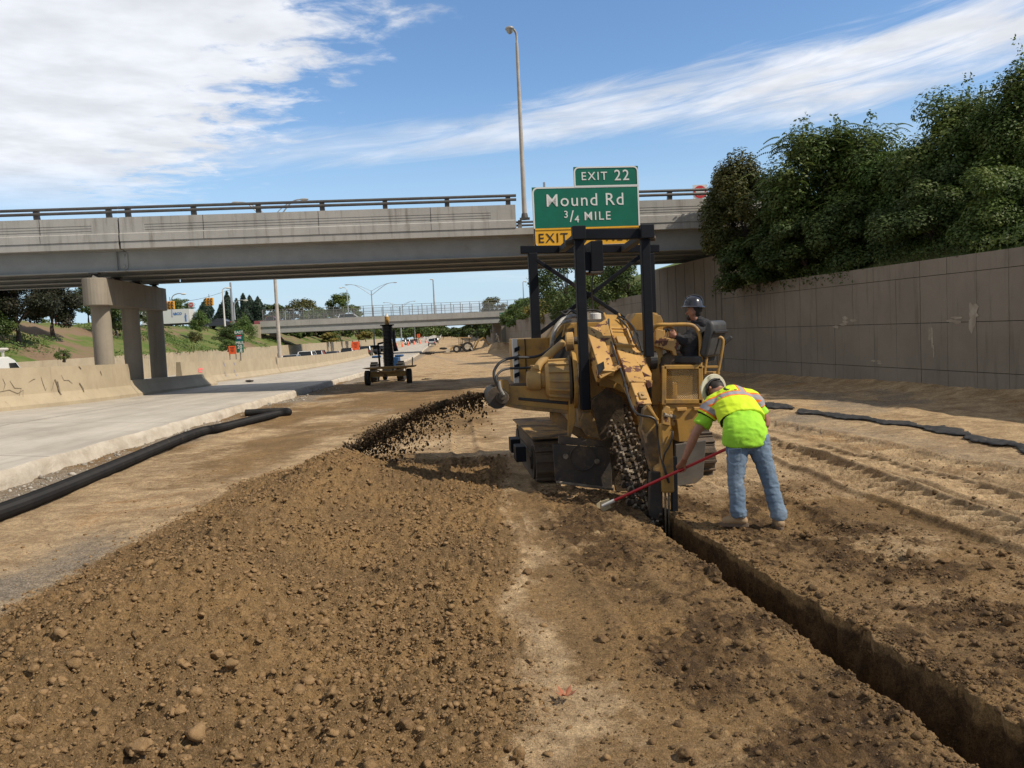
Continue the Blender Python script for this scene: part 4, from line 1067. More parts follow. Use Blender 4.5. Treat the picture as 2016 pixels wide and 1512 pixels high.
# ---- tilted shroud with flanges
TL, TR_, BR, BL = (810, 868, 11.0), (985, 752, 11.15), (1092, 1140, 10.35), (926, 1228, 10.3)
shr = part('boom_shroud', M_yrust, lambda mb: mb.prism([q1(*TL), q1(*TR_), q1(*BR), q1(*BL)], (-.03, .12, -.05)), label='tilted shroud plate with large rust patches')
part('shroud_flange', M_yrust, lambda mb: mb.bar(q1(*TL), q1(*BL), .05, .14, up=(.2, -.8, .4)), shr)
part('shroud_flange', M_yrust, lambda mb: mb.bar(q1(*BL), q1(*BR), .05, .10, up=(.2, -.8, .4)), shr)
part('shroud_ridge', M_yrust, lambda mb: mb.bar(q1(870, 840, 11.0), q1(985, 1190, 10.28), .2, .09, up=(.2, -.8, .4)), shr)
part('shroud_pocket', M_hose, lambda mb: polyp(mb, [(905, 1125, 10.24), (962, 1095, 10.24), (970, 1150, 10.22), (925, 1200, 10.22)], 10.2, .02), shr, bevel=0)
part('shroud_skirt', M_yel, lambda mb: mb.prism([q1(970, 1215, 10.42), q1(1092, 1145, 10.42), q1(1130, 1330, 10.2), q1(1100, 1280, 10.3)], MF*.08), shr)
part('side_shroud', M_yrust, lambda mb: mb.prism([q1(1100, 760, 11.4), q1(1150, 800, 11.3), q1(1345, 1190, 10.6), q1(1340, 1290, 10.55), q1(1290, 1240, 10.5), q1(1180, 1000, 10.9)], MF*.06), mac)
part('side_bracket', M_yrust, lambda mb: (polyp(mb, [(1250, 1165), (1345, 1215), (1300, 1215), (1265, 1230)], 10.3, .1), polyp(mb, [(1290, 1245), (1350, 1245), (1345, 1300), (1310, 1310)], 10.35, .12)), mac)

# ---- boom
b0, b1 = q1(1022, 722, 11.6), q1(1230, 1255, 10.0)
bd = (b1-b0).normalized(); bup = Vector((.12, -.55, .8)); bup = (bup - bd*bup.dot(bd)).normalized(); bsd = bd.cross(bup)
bm_ = b0 + (b1-b0)*.5
boom = part('boom', M_yel, lambda mb: mb.bar(b0 - bup*.1, bm_ - bup*.1, .20, .2, up=bup), label='upper boom beam')
lo = part('lower_boom', M_yrust, lambda mb: mb.bar(bm_ - bup*.1, b1 - bup*.1, .215, .205, up=bup), boom, label='rust-flaked lower end of the boom')
for s_ in (-1, 1): part('boom_edge', M_yel, lambda mb: mb.bar(b0 + bsd*s_*.105 + bup*.012, bm_ + bsd*s_*.105 + bup*.012, .025, .03, up=bup), boom, bevel=.004)
part('boom_strap', M_yrust, lambda mb: mb.bar(b0 + (b1-b0)*.52 - bsd*.14 + bup*.02, b0 + (b1-b0)*.52 + bsd*.14 + bup*.02, .03, .05, up=bup), boom)
part('boom_handle', M_yrust, lambda mb: mb.bar(b0 + (b1-b0)*.29 - bsd*.12 + bup*.05, b0 + (b1-b0)*.29 + bsd*.12 + bup*.05, .025, .025, up=bup), boom)
for s_ in (-1, 1): part('slide_rod', M_yrust, lambda mb: mb.bar(b0 + (b1-b0)*.29 + bsd*s_*.115 + bup*.05, b0 + (b1-b0)*.54 + bsd*s_*.115 + bup*.03, .022, .022, up=bup), boom, bevel=.004)
part('boom_hatch', M_tan, lambda mb: mb.bar(b0 + (b1-b0)*.38 + bup*.012, b0 + (b1-b0)*.5 + bup*.012, .13, .03, up=bup), boom)
e0, e1 = b1 + bd*.0, q1(1292, 1425, 9.72)
ed = (e1-e0).normalized(); eup = (Vector((.12, -.6, .75)) - ed*Vector((.12, -.6, .75)).dot(ed)).normalized(); es = ed.cross(eup)
ext = part('boom_slide', M_yrust, lambda mb: mb.bar(e0 - eup*.11, e1 - eup*.11, .17, .2, up=eup), boom, bevel=.01)
part('slide_mouth', M_hose, lambda mb: mb.bar(e1 - eup*.12, e1 - eup*.12 + ed*.012, .13, .16, up=eup), ext, bevel=0)
part('slide_plate', M_tan, lambda mb: (mb.bar(e0 + (e1-e0)*.5 + eup*.0, e0 + (e1-e0)*.82 + eup*.0, .085, .025, up=eup), mb.disc(e0 + (e1-e0)*.66 + eup*.02, eup, .02, .02, 8)), ext)
arm = part('crumber_arm', M_ymud, lambda mb: polyp(mb, [(1255, 600), (1285, 430), (1330, 385), (1398, 515), (1415, 640), (1428, 930), (1345, 925), (1300, 740)], 9.55, .14, q2), label='soil-streaked arm reaching down to the trench')
part('arm_edge', M_yel, lambda mb: mb.bar(q2(1305, 395, 9.52), q2(1392, 515, 9.52), .03, .05, up=(0, -1, 0)), arm)
part('lower_crumber', M_mudst, lambda mb: (polyp(mb, [(1335, 925), (1428, 930), (1432, 1330), (1325, 1280)], 9.42, .1, q2),), arm)
cyl = part('crumber_cylinder', M_yel, lambda mb: hexbox(mb, 1432, 1528, 545, 1092, 9.35, 9.47, q2), bevel=.02, label='upright yellow cylinder housing above the trench')
part('clevis', M_yrust, lambda mb: (polyp(mb, [(1428, 545), (1432, 440), (1462, 400), (1490, 410), (1492, 560)], 9.33, .05, q2), polyp(mb, [(1480, 560), (1478, 450), (1505, 440), (1532, 490), (1528, 560)], 9.45, .05, q2)), cyl)
part('clevis_pin', M_worn, lambda mb: mb.tube([q2(1440, 470, 9.32), q2(1525, 490, 9.40)], .025, 10), cyl, bevel=0)
for x_ in (1450, 1478): part('guide_rod', M_worn, lambda mb: mb.tube([q2(x_, 1085, 9.4), q2(x_, 1400, 9.4) + UP*-.35], .012, 8), cyl, bevel=0, smooth=True)
part('shoring_bar', M_blk, lambda mb: mb.bar(q2(1515, 800, 9.55), q2(1520, 1290, 9.42) + UP*-.4, .07, .1, up=(0, 1, 0)), mac)
part('shoring_bar', M_blk, lambda mb: mb.bar(q2(1318, 905, 9.65), q2(1322, 1240, 9.6) + UP*-.4, .03, .1, up=(0, 1, 0)), mac)

# ---- digging chain on its inclined bar
c0, c1 = q2(1035, 400, 10.75), q2(1265, 1180, 9.62); c1 = c1 + (c1-c0)*.28
cd = (c1-c0).normalized(); cup = (Vector((.0, -.75, .55)) - cd*Vector((.0, -.75, .55)).dot(cd)).normalized(); cs = cd.cross(cup); CLn = (c1-c0).length
dig = part('digging_bar', M_mudst, lambda mb: (mb.bar(c0 - cd*.15 - cup*.13 - cs*.0, c1 - cup*.13, .16, .2, up=cup),), label='inclined digging bar carrying the muddy chain')
part('digging_guard', M_mud, lambda mb: polyp(mb, [(862, 350), (985, 262), (1110, 330), (1130, 520), (1215, 1000), (1200, 1075), (1060, 1078), (1008, 770), (935, 660)], 10.45, .06, q2), dig, bevel=0)
rc = np.random.default_rng(41)
npl = int(CLn/.085)
for j in range(npl):
    p = c0 + cd*(j+.5)*CLn/npl
    def link(mb):
        wv = .115 + .03*((j*7) % 3)
        mb.box(p, (2*wv, .062, .04), Matrix((cs, cd, cup)).transposed())
        for s_ in (-1, 1):
            mb.box(p + cs*s_*.055 + cup*.03, (.025, .075, .05), Matrix((cs, cd, cup)).transposed())
            t = p + cs*s_*(wv-.02)
            mb.hexa([t + cs*a + cd*b + cup*c for c, k in ((.02, 1), (.11, .45)) for a, b in ((-.03*k, -.03*k + (c > .05)*.02), (.03*k, -.03*k + (c > .05)*.02), (.03*k, .03*k + (c > .05)*.02), (-.03*k, .03*k + (c > .05)*.02))])
    part('chain_cutter', M_worn if j % 3 == 0 else M_trk, link, dig, bevel=.005)
pts = np.array([(c0 + cd*rc.uniform(0, CLn) + cs*rc.normal()*.1 + cup*rc.uniform(.0, .07))[:] for _ in range(420)])
tag(clods('soil_on_chain', pts - np.array(mac['base']), np.clip(rc.exponential(.013, 420), .006, .034), I1, M_mud, 42, .9), kind='stuff').parent = dig

# ---- operator's platform
pf = part('operator_platform', M_yel, lambda mb: polyp(mb, [(1432, 1435), (1740, 1430), (1740, 1560), (1700, 1730), (1560, 1735), (1540, 1560), (1432, 1560)], 10.75, .9), label='yellow operator platform at the right')
for a in ((1545, 1625, 1462, 1490), (1680, 1735, 1458, 1485)): part('platform_lug', M_yrust, lambda mb: hexbox(mb, *a, 10.7, 10.78), pf)
for j in range(7): part('hanging_mud', M_mud, lambda mb: mb.tube([q2(1605 + j*11, 470, 10.85), q2(1603 + j*11, 486 + (j*37) % 23, 10.85)], [.014, .005], 5), pf, bevel=0)
M_ytube = M_yel
rail = part('handrail', M_yel, lambda mb: mb.tube(curve_pts([q1(1352, 838, 10.8), q1(1395, 806, 10.75), q1(1500, 803, 10.75), q1(1640, 803, 10.75), q1(1695, 832, 10.75), q1(1726, 895, 10.75), q1(1732, 1000, 10.75), q1(1728, 1140, 10.75)], 6), .026, 12), pf, bevel=0, smooth=True)
part('handrail', M_yel, lambda mb: mb.tube(curve_pts([q1(1400, 850, 11.3), q1(1440, 822, 11.3), q1(1500, 825, 11.3), q1(1528, 860, 11.3), q1(1530, 905, 11.3)], 6), .022, 10), pf, bevel=0, smooth=True)
gt = part('mesh_gate', M_yel, lambda mb: (mb.bar(q1(1438, 1140, 10.75), q1(1742, 1138, 10.75), .05, .055), mb.bar(q1(1438, 1412, 10.75), q1(1742, 1412, 10.75), .05, .06), mb.bar(q1(1440, 1130, 10.75), q1(1436, 1440, 10.75), .06, .05, up=(0, 1, 0)), mb.bar(q1(1728, 1130, 10.75), q1(1730, 1440, 10.75), .06, .05, up=(0, 1, 0))), pf)
def emesh(mb):
    nx_, nz_ = 15, 15; A, B = q1(1450, 1152, 10.75), q1(1720, 1402, 10.75)
    for i in range(nx_):
        for j in range(nz_):
            x0, x1 = A.x + (B.x-A.x)*i/nx_, A.x + (B.x-A.x)*(i+1)/nx_; z0, z1 = B.z + (A.z-B.z)*j/nz_, B.z + (A.z-B.z)*(j+1)/nz_
            xm, zm = (x0+x1)/2, (z0+z1)/2; yy = A.y + .01
            for a, b in (((x0, zm), (xm, z1)), ((xm, z1), (x1, zm)), ((x1, zm), (xm, z0)), ((xm, z0), (x0, zm))):
                mb.bar((a[0], yy, a[1]), (b[0], yy, b[1]), .006, .005, up=(0, 1, 0))
part('wire_mesh', M_yel, emesh, gt, bevel=0)
col_ = part('control_column', M_yel, lambda mb: polyp(mb, [(1345, 735), (1365, 715), (1415, 730), (1432, 770), (1430, 1440), (1345, 1440)], 10.95, .35), pf, label='yellow control column beside the frame post')
part('column_box', M_yel, lambda mb: (polyp(mb, [(1170, 785), (1215, 712), (1345, 706), (1390, 712), (1390, 850), (1210, 850)], 11.5, .5),), col_)
con = part('control_console', M_yrust, lambda mb: polyp(mb, [(1385, 835), (1450, 850), (1450, 905), (1555, 920), (1560, 965), (1538, 1012), (1545, 1048), (1520, 1048), (1505, 1012), (1400, 985), (1372, 975), (1372, 850)], 10.85, .3), pf)
for x_, y_ in ((1465, 835), (1478, 828), (1490, 842), (1455, 842)):
    lv = part('control_lever', M_chrome, lambda mb: mb.tube([q1(x_, 905, 10.95), q1(x_-6, y_+20, 10.95)], .006, 6), con, bevel=0)
    part('lever_knob', M_blk, lambda mb: mb.sphere(q1(x_-6, y_+14, 10.95), .018, n=8), lv, bevel=0, smooth=True)
part('drive_chain_case', M_hose, lambda mb: (mb.disc(q1(1345, 1085, 10.9), MRt, .12, .1, 20), mb.box(q1(1340, 1300, 11.1), (.2, .2, .5), RZ)), mac)
# seat, facing left and away
SF = Vector((-.78, .62, 0)).normalized(); SS = Vector((SF.y, -SF.x, 0)); sc_ = q1(1800, 1010, 11.1); 
def so(f, s, u): return q1(1682, 1120, 11.0) + SF*f + SS*s + UP*u
seat = part('operator_seat', M_seat, lambda mb: mb.prism([so(f, -.24, u) for f, u in ((-.2, .02), (.28, .03), (.3, .07), (.26, .13), (-.2, .12))], SS*.48), pf, bevel=.03, smooth=True, label='worn dark vinyl seat')
part('seat_back', M_seat, lambda mb: mb.prism([so(f, -.22, u) for f, u in ((-.2, .1), (-.27, .1), (-.38, .44), (-.38, .54), (-.32, .58), (-.28, .55), (-.24, .4), (-.17, .16))], SS*.44), seat, bevel=.05, smooth=True)
part('seat_back_band', M_hose, lambda mb: mb.bar(so(-.39, -.2, .42), so(-.39, .2, .42), .03, .035), seat)
part('seat_loop', M_yel, lambda mb: mb.tube(curve_pts([q1(1762, 1192, 10.8), q1(1770, 1120, 10.8), q1(1798, 945, 10.8), q1(1822, 908, 10.8), q1(1860, 902, 10.8), q1(1898, 910, 10.8), q1(1908, 950, 10.8), q1(1888, 1080, 10.8), q1(1866, 1192, 10.8)], 6), .022, 12), pf, bevel=0, smooth=True)
part('seat_bar', M_yel, lambda mb: (mb.bar(q1(1735, 1140, 10.8), q1(1880, 1138, 10.8), .035, .035), mb.bar(q1(1740, 1190, 10.95), q1(1870, 1188, 10.95), .2, .04)), pf)
part('armrest', M_hose, lambda mb: mb.bar(q1(1900, 968, 11.3), q1(1978, 900, 11.3), .05, .055), seat, bevel=.015)

# ---- hoses
def hose(pts, r, m=M_hose): part('hose', m, lambda mb: mb.tube(curve_pts(pts, 7), r, 8), mac, bevel=0, smooth=True)
hose([q1(545, 985, 11.4), q1(480, 1035, 11.2), q1(400, 1060, 11.1), q1(250, 1065, 11.0), q1(150, 1095, 10.9), q1(95, 1165, 10.85), q1(95, 1230, 10.82), q1(125, 1300, 10.8), q1(165, 1365, 10.8)], .019)
hose([q1(425, 1138, 11.0), q1(320, 1148, 10.95), q1(200, 1152, 10.9), q1(135, 1180, 10.85), q1(108, 1235, 10.8), q1(135, 1300, 10.79), q1(172, 1365, 10.79)], .016)
hose([q1(130, 1250, 10.78), q1(140, 1310, 10.77), q1(168, 1362, 10.77)], .021, M_hgrey)
hose([q1(625, 705, 12), q1(690, 690, 12), q1(760, 720, 12), q1(820, 690, 12), q1(900, 690, 12), q1(960, 715, 11.9)], .014)
hose([q1(560, 930, 11.8), q1(580, 830, 11.8), q1(640, 760, 11.9), q1(720, 735, 12), q1(800, 745, 12)], .03, M_hgrey)
hose([q1(545, 990, 11.7), q1(560, 890, 11.7), q1(610, 800, 11.8), q1(700, 770, 11.9)], .022, M_hgrey)
hose([q1(620, 700, 11.9), q1(660, 720, 11.9), q1(700, 690, 12), q1(780, 705, 12.1)], .012)
hose([q1(1078, 735, 11.5), q1(1140, 765, 11.4), q1(1200, 830, 11.2), q1(1240, 920, 11), q1(1270, 1020, 10.9)], .014)
hose([q1(1070, 745, 11.45), q1(1125, 790, 11.3), q1(1180, 880, 11.1), q1(1205, 960, 10.9)], .012)
hose([q1(1000, 760, 11.2), q1(1010, 900, 10.9), q1(1040, 1000, 10.6), q1(1110, 1200, 10.2), q1(1150, 1330, 9.9)], .014)
hose([q2(1130, 230, 10.0), q2(1165, 350, 9.75), q2(1205, 440, 9.6), q2(1260, 475, 9.48), q2(1340, 490, 9.46), q2(1378, 530, 9.46), q2(1392, 650, 9.46), q2(1410, 780, 9.4), q2(1450, 920, 9.33), q2(1480, 1010, 9.33)], .014)
hose([q2(1510, 600, 9.33), q2(1508, 640, 9.31), q2(1480, 720, 9.3), q2(1445, 780, 9.3), q2(1430, 850, 9.31)], .010)
# ================================================================ people
def remesh(name, chains, m, parent, voxel=.012, smooth=4, attrs=None, wrinkle=0.0, wseed=0, wscale=9.0):
    """merge tapered limbs into one continuous skin"""
    mb = MB()
    for ch in chains:
        pts = [c[0] for c in ch['p']]; rs = [c[1] for c in ch['p']]; sq = ch.get('sq', (1, 1)); k = ch.get('k', 4)
        if k > 1 and len(pts) > 2:
            P_ = curve_pts([Vector(p) for p in pts], k); R_ = []
            for i in range(len(rs)-1):
                for j in range(k): R_.append(rs[i] + (rs[i+1]-rs[i])*(j/k)**1.0)
            R_.append(rs[-1]); pts, rs = P_, R_
        if ch.get('round', True):   # rounded ends
            a, b = Vector(pts[0]), Vector(pts[-1]); da = (Vector(pts[0])-Vector(pts[1])).normalized(); db = (Vector(pts[-1])-Vector(pts[-2])).normalized()
            e = ch.get('e', .7)
            pts = [a + da*rs[0]*e, a + da*rs[0]*e*.75] + list(pts) + [b + db*rs[-1]*e*.75, b + db*rs[-1]*e]
            rs = [rs[0]*.25, rs[0]*.68] + list(rs) + [rs[-1]*.68, rs[-1]*.25]
        mb.tube(pts, rs, 16, True, ch.get('up', (0, 0, 1)), sq)
    o = mb.build(name, m, None)
    md = o.modifiers.new('r', 'REMESH'); md.mode = 'VOXEL'; md.voxel_size = voxel
    if smooth: sm = o.modifiers.new('s', 'SMOOTH'); sm.iterations = smooth; sm.factor = .5
    dg = bpy.context.evaluated_depsgraph_get()
    me = bpy.data.meshes.new_from_object(o.evaluated_get(dg)); old = o.data; mods = list(o.modifiers)
    for x in mods: o.modifiers.remove(x)
    o.data = me; bpy.data.meshes.remove(old); me.name = name
    n = len(me.vertices); V = np.empty(n*3); me.vertices.foreach_get('co', V); V = V.reshape(-1, 3)
    if wrinkle:
        N = np.empty(n*3); me.vertices.foreach_get('normal', N); N = N.reshape(-1, 3)
        w_ = fbm(V[:, 0]*wscale + V[:, 1]*3, V[:, 2]*wscale*1.6 + V[:, 1]*4, wseed, 3)
        V = V + N*(np.abs(w_)*-2+.5)[:, None]*wrinkle
    if attrs:
        for kname, fn in attrs.items():
            at = me.attributes.new(kname, 'FLOAT', 'POINT'); at.data.foreach_set('value', np.asarray(fn(V)).astype(np.float32))
    if parent is not None:
        me.vertices.foreach_set('co', to_local(parent, V).astype(np.float32).ravel()); o.parent = parent
    else: me.vertices.foreach_set('co', V.astype(np.float32).ravel())
    me.polygons.foreach_set('use_smooth', np.ones(len(me.polygons), dtype=bool)); me.update()
    return o
M_skin = mat('skin', (.36, .17, .105), (.31, .14, .085), 20, .55, bump=.1, bscale=80)
M_hair = mat('hair', (.025, .018, .014), rough=.7)
M_jeans = mat('denim', (.10, .145, .21), (.16, .215, .285), 3.2, .9, bump=.35, bscale=26, dirt=(.30, .36, .43), dirtlim=(.55, .8), dirts=4.5, spec=.15)
M_shirt = mat('lime_shirt', (.34, .66, .05), (.28, .58, .045), 5, .85, bump=.2, bscale=22, spec=.15)
M_boot = mat('tan_boot', (.36, .25, .14), (.27, .18, .1), 9, .8, bump=.3, bscale=40)
M_sole = mat('boot_sole', (.14, .1, .07), rough=.9)
M_cream = mat('cream_shell', (.66, .62, .47), rough=.35)
M_dark = mat('dark_lining', (.02, .02, .022), rough=.7)
def vest_material():
    m = bpy.data.materials.new('hi_vis_vest'); m.use_nodes = True
    t = m.node_tree; b = t.nodes['Principled BSDF']; q = NG(t)
    def at(n): return q.n('ShaderNodeAttribute', attribute_name=n).outputs['Fac']
    c = q.mix(q.noise(q.n('ShaderNodeTexCoord').outputs['Object'], 6), (.60, .78, .03), (.52, .70, .03))
    st = at('band')          # distance from the middle of the nearest reflective band, metres
    c = q.mix(q.m('LESS_THAN', st, .047), c, (.85, .19, .03))
    c = q.mix(q.m('LESS_THAN', st, .028), c, (.3, .29, .31))
    c = q.mix(q.m('LESS_THAN', at('hem'), .014), c, (.012, .012, .012))
    c = q.mix(q.m('LESS_THAN', at('mark'), 0.0), c, (.03, .04, .02))
    q.link(c, b.inputs['Base Color']); b.inputs['Roughness'].default_value = .7; b.inputs['Specular IOR Level'].default_value = .2
    bp = q.n('ShaderNodeBump'); bp.inputs['Strength'].default_value = .25; bp.inputs['Distance'].default_value = .02
    q.link(q.noise(q.n('ShaderNodeTexCoord').outputs['Object'], 14, 4), bp.inputs['Height']); q.link(bp.outputs[0], b.inputs['Normal'])
    return m
M_vest = vest_material()

# ---------------------------------------------------------------- the worker bending over the trench
wk = empty('person', (2.45, 8.5, .02), 0, 'person in yellow safety vest and blue jeans bending over the trench holding a red pole', 'person')
gl, gr = gz(P(1448, 1035, 8.42).x, 8.42), gz(P(1536, 1032, 8.38).x, 8.38)
ankL = P(1454, 1010, 8.42); ankL.z = gl + .145; ankR = P(1533, 1008, 8.38); ankR.z = gr + .145
kneL, hipL = P(1449, 945, 8.5), P(1452, 873, 8.58)
kneR, hipR = P(1513, 940, 8.5), P(1491, 866, 8.6)
pel, wai, che, upc, nck = P(1470, 862, 8.6), P(1464, 832, 8.68), P(1449, 803, 8.86), P(1438, 782, 9.03), P(1420, 772, 9.16)
shL, elL, wrL = P(1406, 797, 8.98), P(1370, 853, 8.95), P(1348, 903, 9.0)
shR, elR, wrR = P(1481, 786, 9.0), P(1508, 830, 8.96), P(1462, 864, 8.95)
hA, hB = P(1210, 985, 9.33), P(1462, 869, 8.90)      # the tool handle
hdir = (hB-hA).normalized()
handL = hA + hdir*((P(1340, 925, 9.05) - hA).dot(hdir)); handR = hA + hdir*((hB-hA).length - .05)
head = P(1407, 766, 9.27); hax = Vector((-.34, .86, .05)).normalized()
def fingers(hand, wrist, ax, side, n=4):
    """five fingers closing round the handle"""
    out = []; pal = (hand-wrist).normalized(); v = (pal - ax*pal.dot(ax)).normalized(); u = ax.cross(v)
    for i in range(4):
        o = ax*(.030-.02*i); L = (1.0, 1.08, 1.03, .85)[i]; base = hand - v*.052 + o + u*.022
        out.append(dict(p=[(base, .0105), (hand + o + u*.03*L - v*.015, .0105), (hand + o*1.05 + u*.018*L + v*.024*L, .0098), (hand + o*1.05 - u*.014 + v*.025*L, .0088), (hand + o - u*.028 + v*.008, .008)], k=3))
    out.append(dict(p=[(wrist + (hand-wrist)*.45 + ax*.03*side, .0125), (hand - v*.035 + ax*.052*side - u*.008, .0125), (hand + ax*.048*side - u*.026 - v*.005, .0112), (hand + ax*.03*side - u*.028 + v*.012, .0095)], k=3))
    out.append(dict(p=[(wrist, .029), (wrist + (hand-wrist)*.35 + u*.008, .036), (hand - v*.045 + u*.012, .037), (hand - v*.018 + u*.018, .030)], sq=(1.15, .62), up=u, k=3))
    return out
body_ch = [
    dict(p=[(pel, .15), (wai, .145), (che, .16), (upc, .15), (nck, .075), (head - hax*.02, .075)], sq=(1.05, .7)),
    dict(p=[(hipL, .09), (kneL, .062), (ankL, .045)]), dict(p=[(hipR, .09), (kneR, .062), (ankR, .045)]),
    dict(p=[(upc + (shL-upc)*.4, .07), (shL, .065), (shL + (elL-shL)*.5, .058), (elL, .047), (elL + (wrL-elL)*.35, .049), (wrL, .032)]),
    dict(p=[(upc + (shR-upc)*.4, .07), (shR, .065), (elR, .047), (elR + (wrR-elR)*.35, .048), (wrR, .032)]),
    dict(p=[(head - hax*.09, .06), (head - hax*.03, .088), (head + hax*.05, .088), (head + hax*.1, .06)], sq=(.92, 1.08), e=.5),
]
hdn = Vector((-.28, .05, -.95)); hdn = (hdn - hax*hdn.dot(hax)).normalized(); hsd = hax.cross(hdn)
body_ch += [dict(p=[(head + hdn*.085 - hax*.01, .02), (head + hdn*.115 - hax*.03, .014)]),         # nose
            dict(p=[(head + hdn*.06 - hax*.075, .045), (head + hdn*.075 - hax*.1, .03)]),              # chin and jaw
            dict(p=[(head + hsd*.085 - hax*.02, .022), (head + hsd*.095 - hax*.045, .016)], sq=(.5, 1)), dict(p=[(head - hsd*.085 - hax*.02, .022), (head - hsd*.095 - hax*.045, .016)], sq=(.5, 1))]
body_ch += fingers(handL, wrL, hdir, 1) + fingers(handR, wrR, -hdir, 1)
body_ = remesh('body', body_ch, M_skin, wk, .0075, 3)
remesh('hair', [dict(p=[(head - hax*.085 - hdn*.035, .062), (head - hax*.03 - hdn*.02, .086), (head + hax*.03 - hdn*.015, .092)], sq=(1, .95), e=.4)], M_hair, wk, .012, 3)
# jeans
def legs(hl, kl, al, hr, kr, ar, pl_):
    return [dict(p=[(hl + UP*.03, .125), (hl + (kl-hl)*.3, .112), (hl + (kl-hl)*.7, .094), (kl, .084), (kl + (al-kl)*.4, .082), (kl + (al-kl)*.75, .079), (al + UP*.02, .086), (al - UP*.03, .083)], e=.15),
            dict(p=[(hr + UP*.03, .125), (hr + (kr-hr)*.3, .112), (hr + (kr-hr)*.7, .094), (kr, .084), (kr + (ar-kr)*.4, .082), (kr + (ar-kr)*.75, .079), (ar + UP*.02, .086), (ar - UP*.03, .083)], e=.15),
            dict(p=[(pl_ - UP*.07, .135), (pl_, .17), (pl_ + UP*.1, .168)], sq=(1.12, .82), up=(0, 1, .01), e=.4)]
jn = remesh('jeans', legs(hipL, kneL, ankL, hipR, kneR, ankR, P(1471, 870, 8.6)), M_jeans, wk, .011, 5, wrinkle=.009, wseed=4, wscale=11)
M_seam = mat('denim_seam', (.1, .15, .24), rough=.9)
def pocket(c, s_):
    mb = MB(); pts = [c + Vector((x*.065, 0, z)) for x, z in ((-1, .07), (-.95, -.06), (0, -.1), (.95, -.06), (1, .07))]
    pts = [p + Vector((0, -.012, 0)) for p in pts]
    mb.tube(pts + [pts[0]], .0035, 6, False); return mb
pocket(P(1446, 897, 8.43), 1).build('back_pocket', M_seam, jn)
# boots
def boot(a, d, name='boot', ph=1.0):
    d = Vector(d).normalized(); g0 = a - UP*.125
    o = remesh(name, [dict(p=[(a - UP*.0, .058), (a - UP*.045, .06)], e=.3), dict(p=[(g0 - d*.06 + UP*.055, .052), (g0 + d*.04 + UP*.055, .056), (g0 + d*.11 + UP*.047, .052), (g0 + d*.145 + UP*.042, .045)], sq=(.95, .85), e=.6)], M_boot, wk, .01, 3)
    mb = MB(); s = d.cross(UP); pts = []
    for k in range(20):
        t = 2*math.pi*k/20; f = math.cos(t); pts.append(g0 + d*(.045 + .145*f) + s*(.052*math.sin(t)*(1.08 if f > 0 else .92)) + UP*.0)
    mb.prism([p + UP*-.005 for p in pts], UP*.03); mb.build('sole', M_sole, o)
    return o
boot(ankL, (-.92, .38, 0)); boot(ankR, (.1, 1, 0))
# shirt under the vest: hem hangs over the belt
axis_o = P(1469, 866, 8.6); axis_d = (upc-axis_o).normalized(); lat = axis_d.cross(Vector((0, 0, 1))).normalized()
hemc = P(1467, 853, 8.585)
sh = remesh('shirt', [dict(p=[(P(1467, 874, 8.585), .232), (hemc, .226), (wai, .212), (che, .212), (upc, .185), (P(1428, 776, 9.1), .11)], sq=(1.06, .72), e=.12),
    dict(p=[(upc + (shL-upc)*.45, .105), (shL, .1), (shL + (elL-shL)*.45, .094), (shL + (elL-shL)*.72, .098)], e=.15),
    dict(p=[(upc + (shR-upc)*.45, .105), (shR, .09), (shR + (elR-shR)*.45, .08), (shR + (elR-shR)*.72, .085)], e=.15)], M_shirt, wk, .011, 5, wrinkle=.008, wseed=9, wscale=8)
# vest over it
def tcoord(V): return (V - np.array(axis_o)) @ np.array(axis_d)
def scoord(V): return (V - np.array(axis_o)) @ np.array(lat)
tl = (shL-upc); v0 = wai + (che-wai)*.12
slv = lambda V: ((V - np.array(shL)) @ np.array((elL-shL).normalized()))
def dseg(V, a, b):
    a, b = np.array(a), np.array(b); ab = b-a; t = np.clip(((V-a) @ ab)/(ab @ ab), 0, 1); return np.linalg.norm(V - a - t[:, None]*ab, axis=1)
tmax = (upc-axis_o).length
def isl(V): return (dseg(V, shL, elL) < .135) & (slv(V) > .055)
def isr(V): return (dseg(V, shR, elR) < .135) & (((V - np.array(shR)) @ np.array((elR-shR).normalized())) > .055)
def band(V):
    t, s = tcoord(V), scoord(V); d = np.abs(t - (tmax - .10) - .0*s)
    dv = np.where(t > tmax-.10, np.abs(s - .085), 9)
    d = np.minimum(d, dv)
    d = np.where(isl(V), np.abs(slv(V) - .085), d)
    return np.where(isr(V), np.abs(((V - np.array(shR)) @ np.array((elR-shR).normalized())) - .085), d)
hem_t = float((v0-axis_o).dot(axis_d))
def hem(V):
    t = tcoord(V) - hem_t + .012
    t = np.where(isl(V), .165 - slv(V), t)
    return np.where(isr(V), .165 - ((V - np.array(shR)) @ np.array((elR-shR).normalized())), np.maximum(t, 0) )
def mark(V):   # company print across the shoulders, too small to read: a crescent and three short lines
    t, s = tcoord(V) - tmax, scoord(V)
    r1 = np.hypot(s + .075, t - .0); r2 = np.hypot(s + .055, t - .012)
    cres = np.maximum(r1 - .034, .026 - r2)
    ln = np.full(len(V), 1.0)
    for k, (t0, a, b) in enumerate(((-.045, -.14, .03), (-.066, -.11, .01), (.05, -.1, .02))):
        brk = np.sin(s*420 + k*2) > -.35
        ln = np.minimum(ln, np.where(brk, np.maximum(np.abs(t - t0) - (.0075, .006, .004)[k], np.maximum(a - s, s - b)), 1))
    return np.minimum(cres, ln)
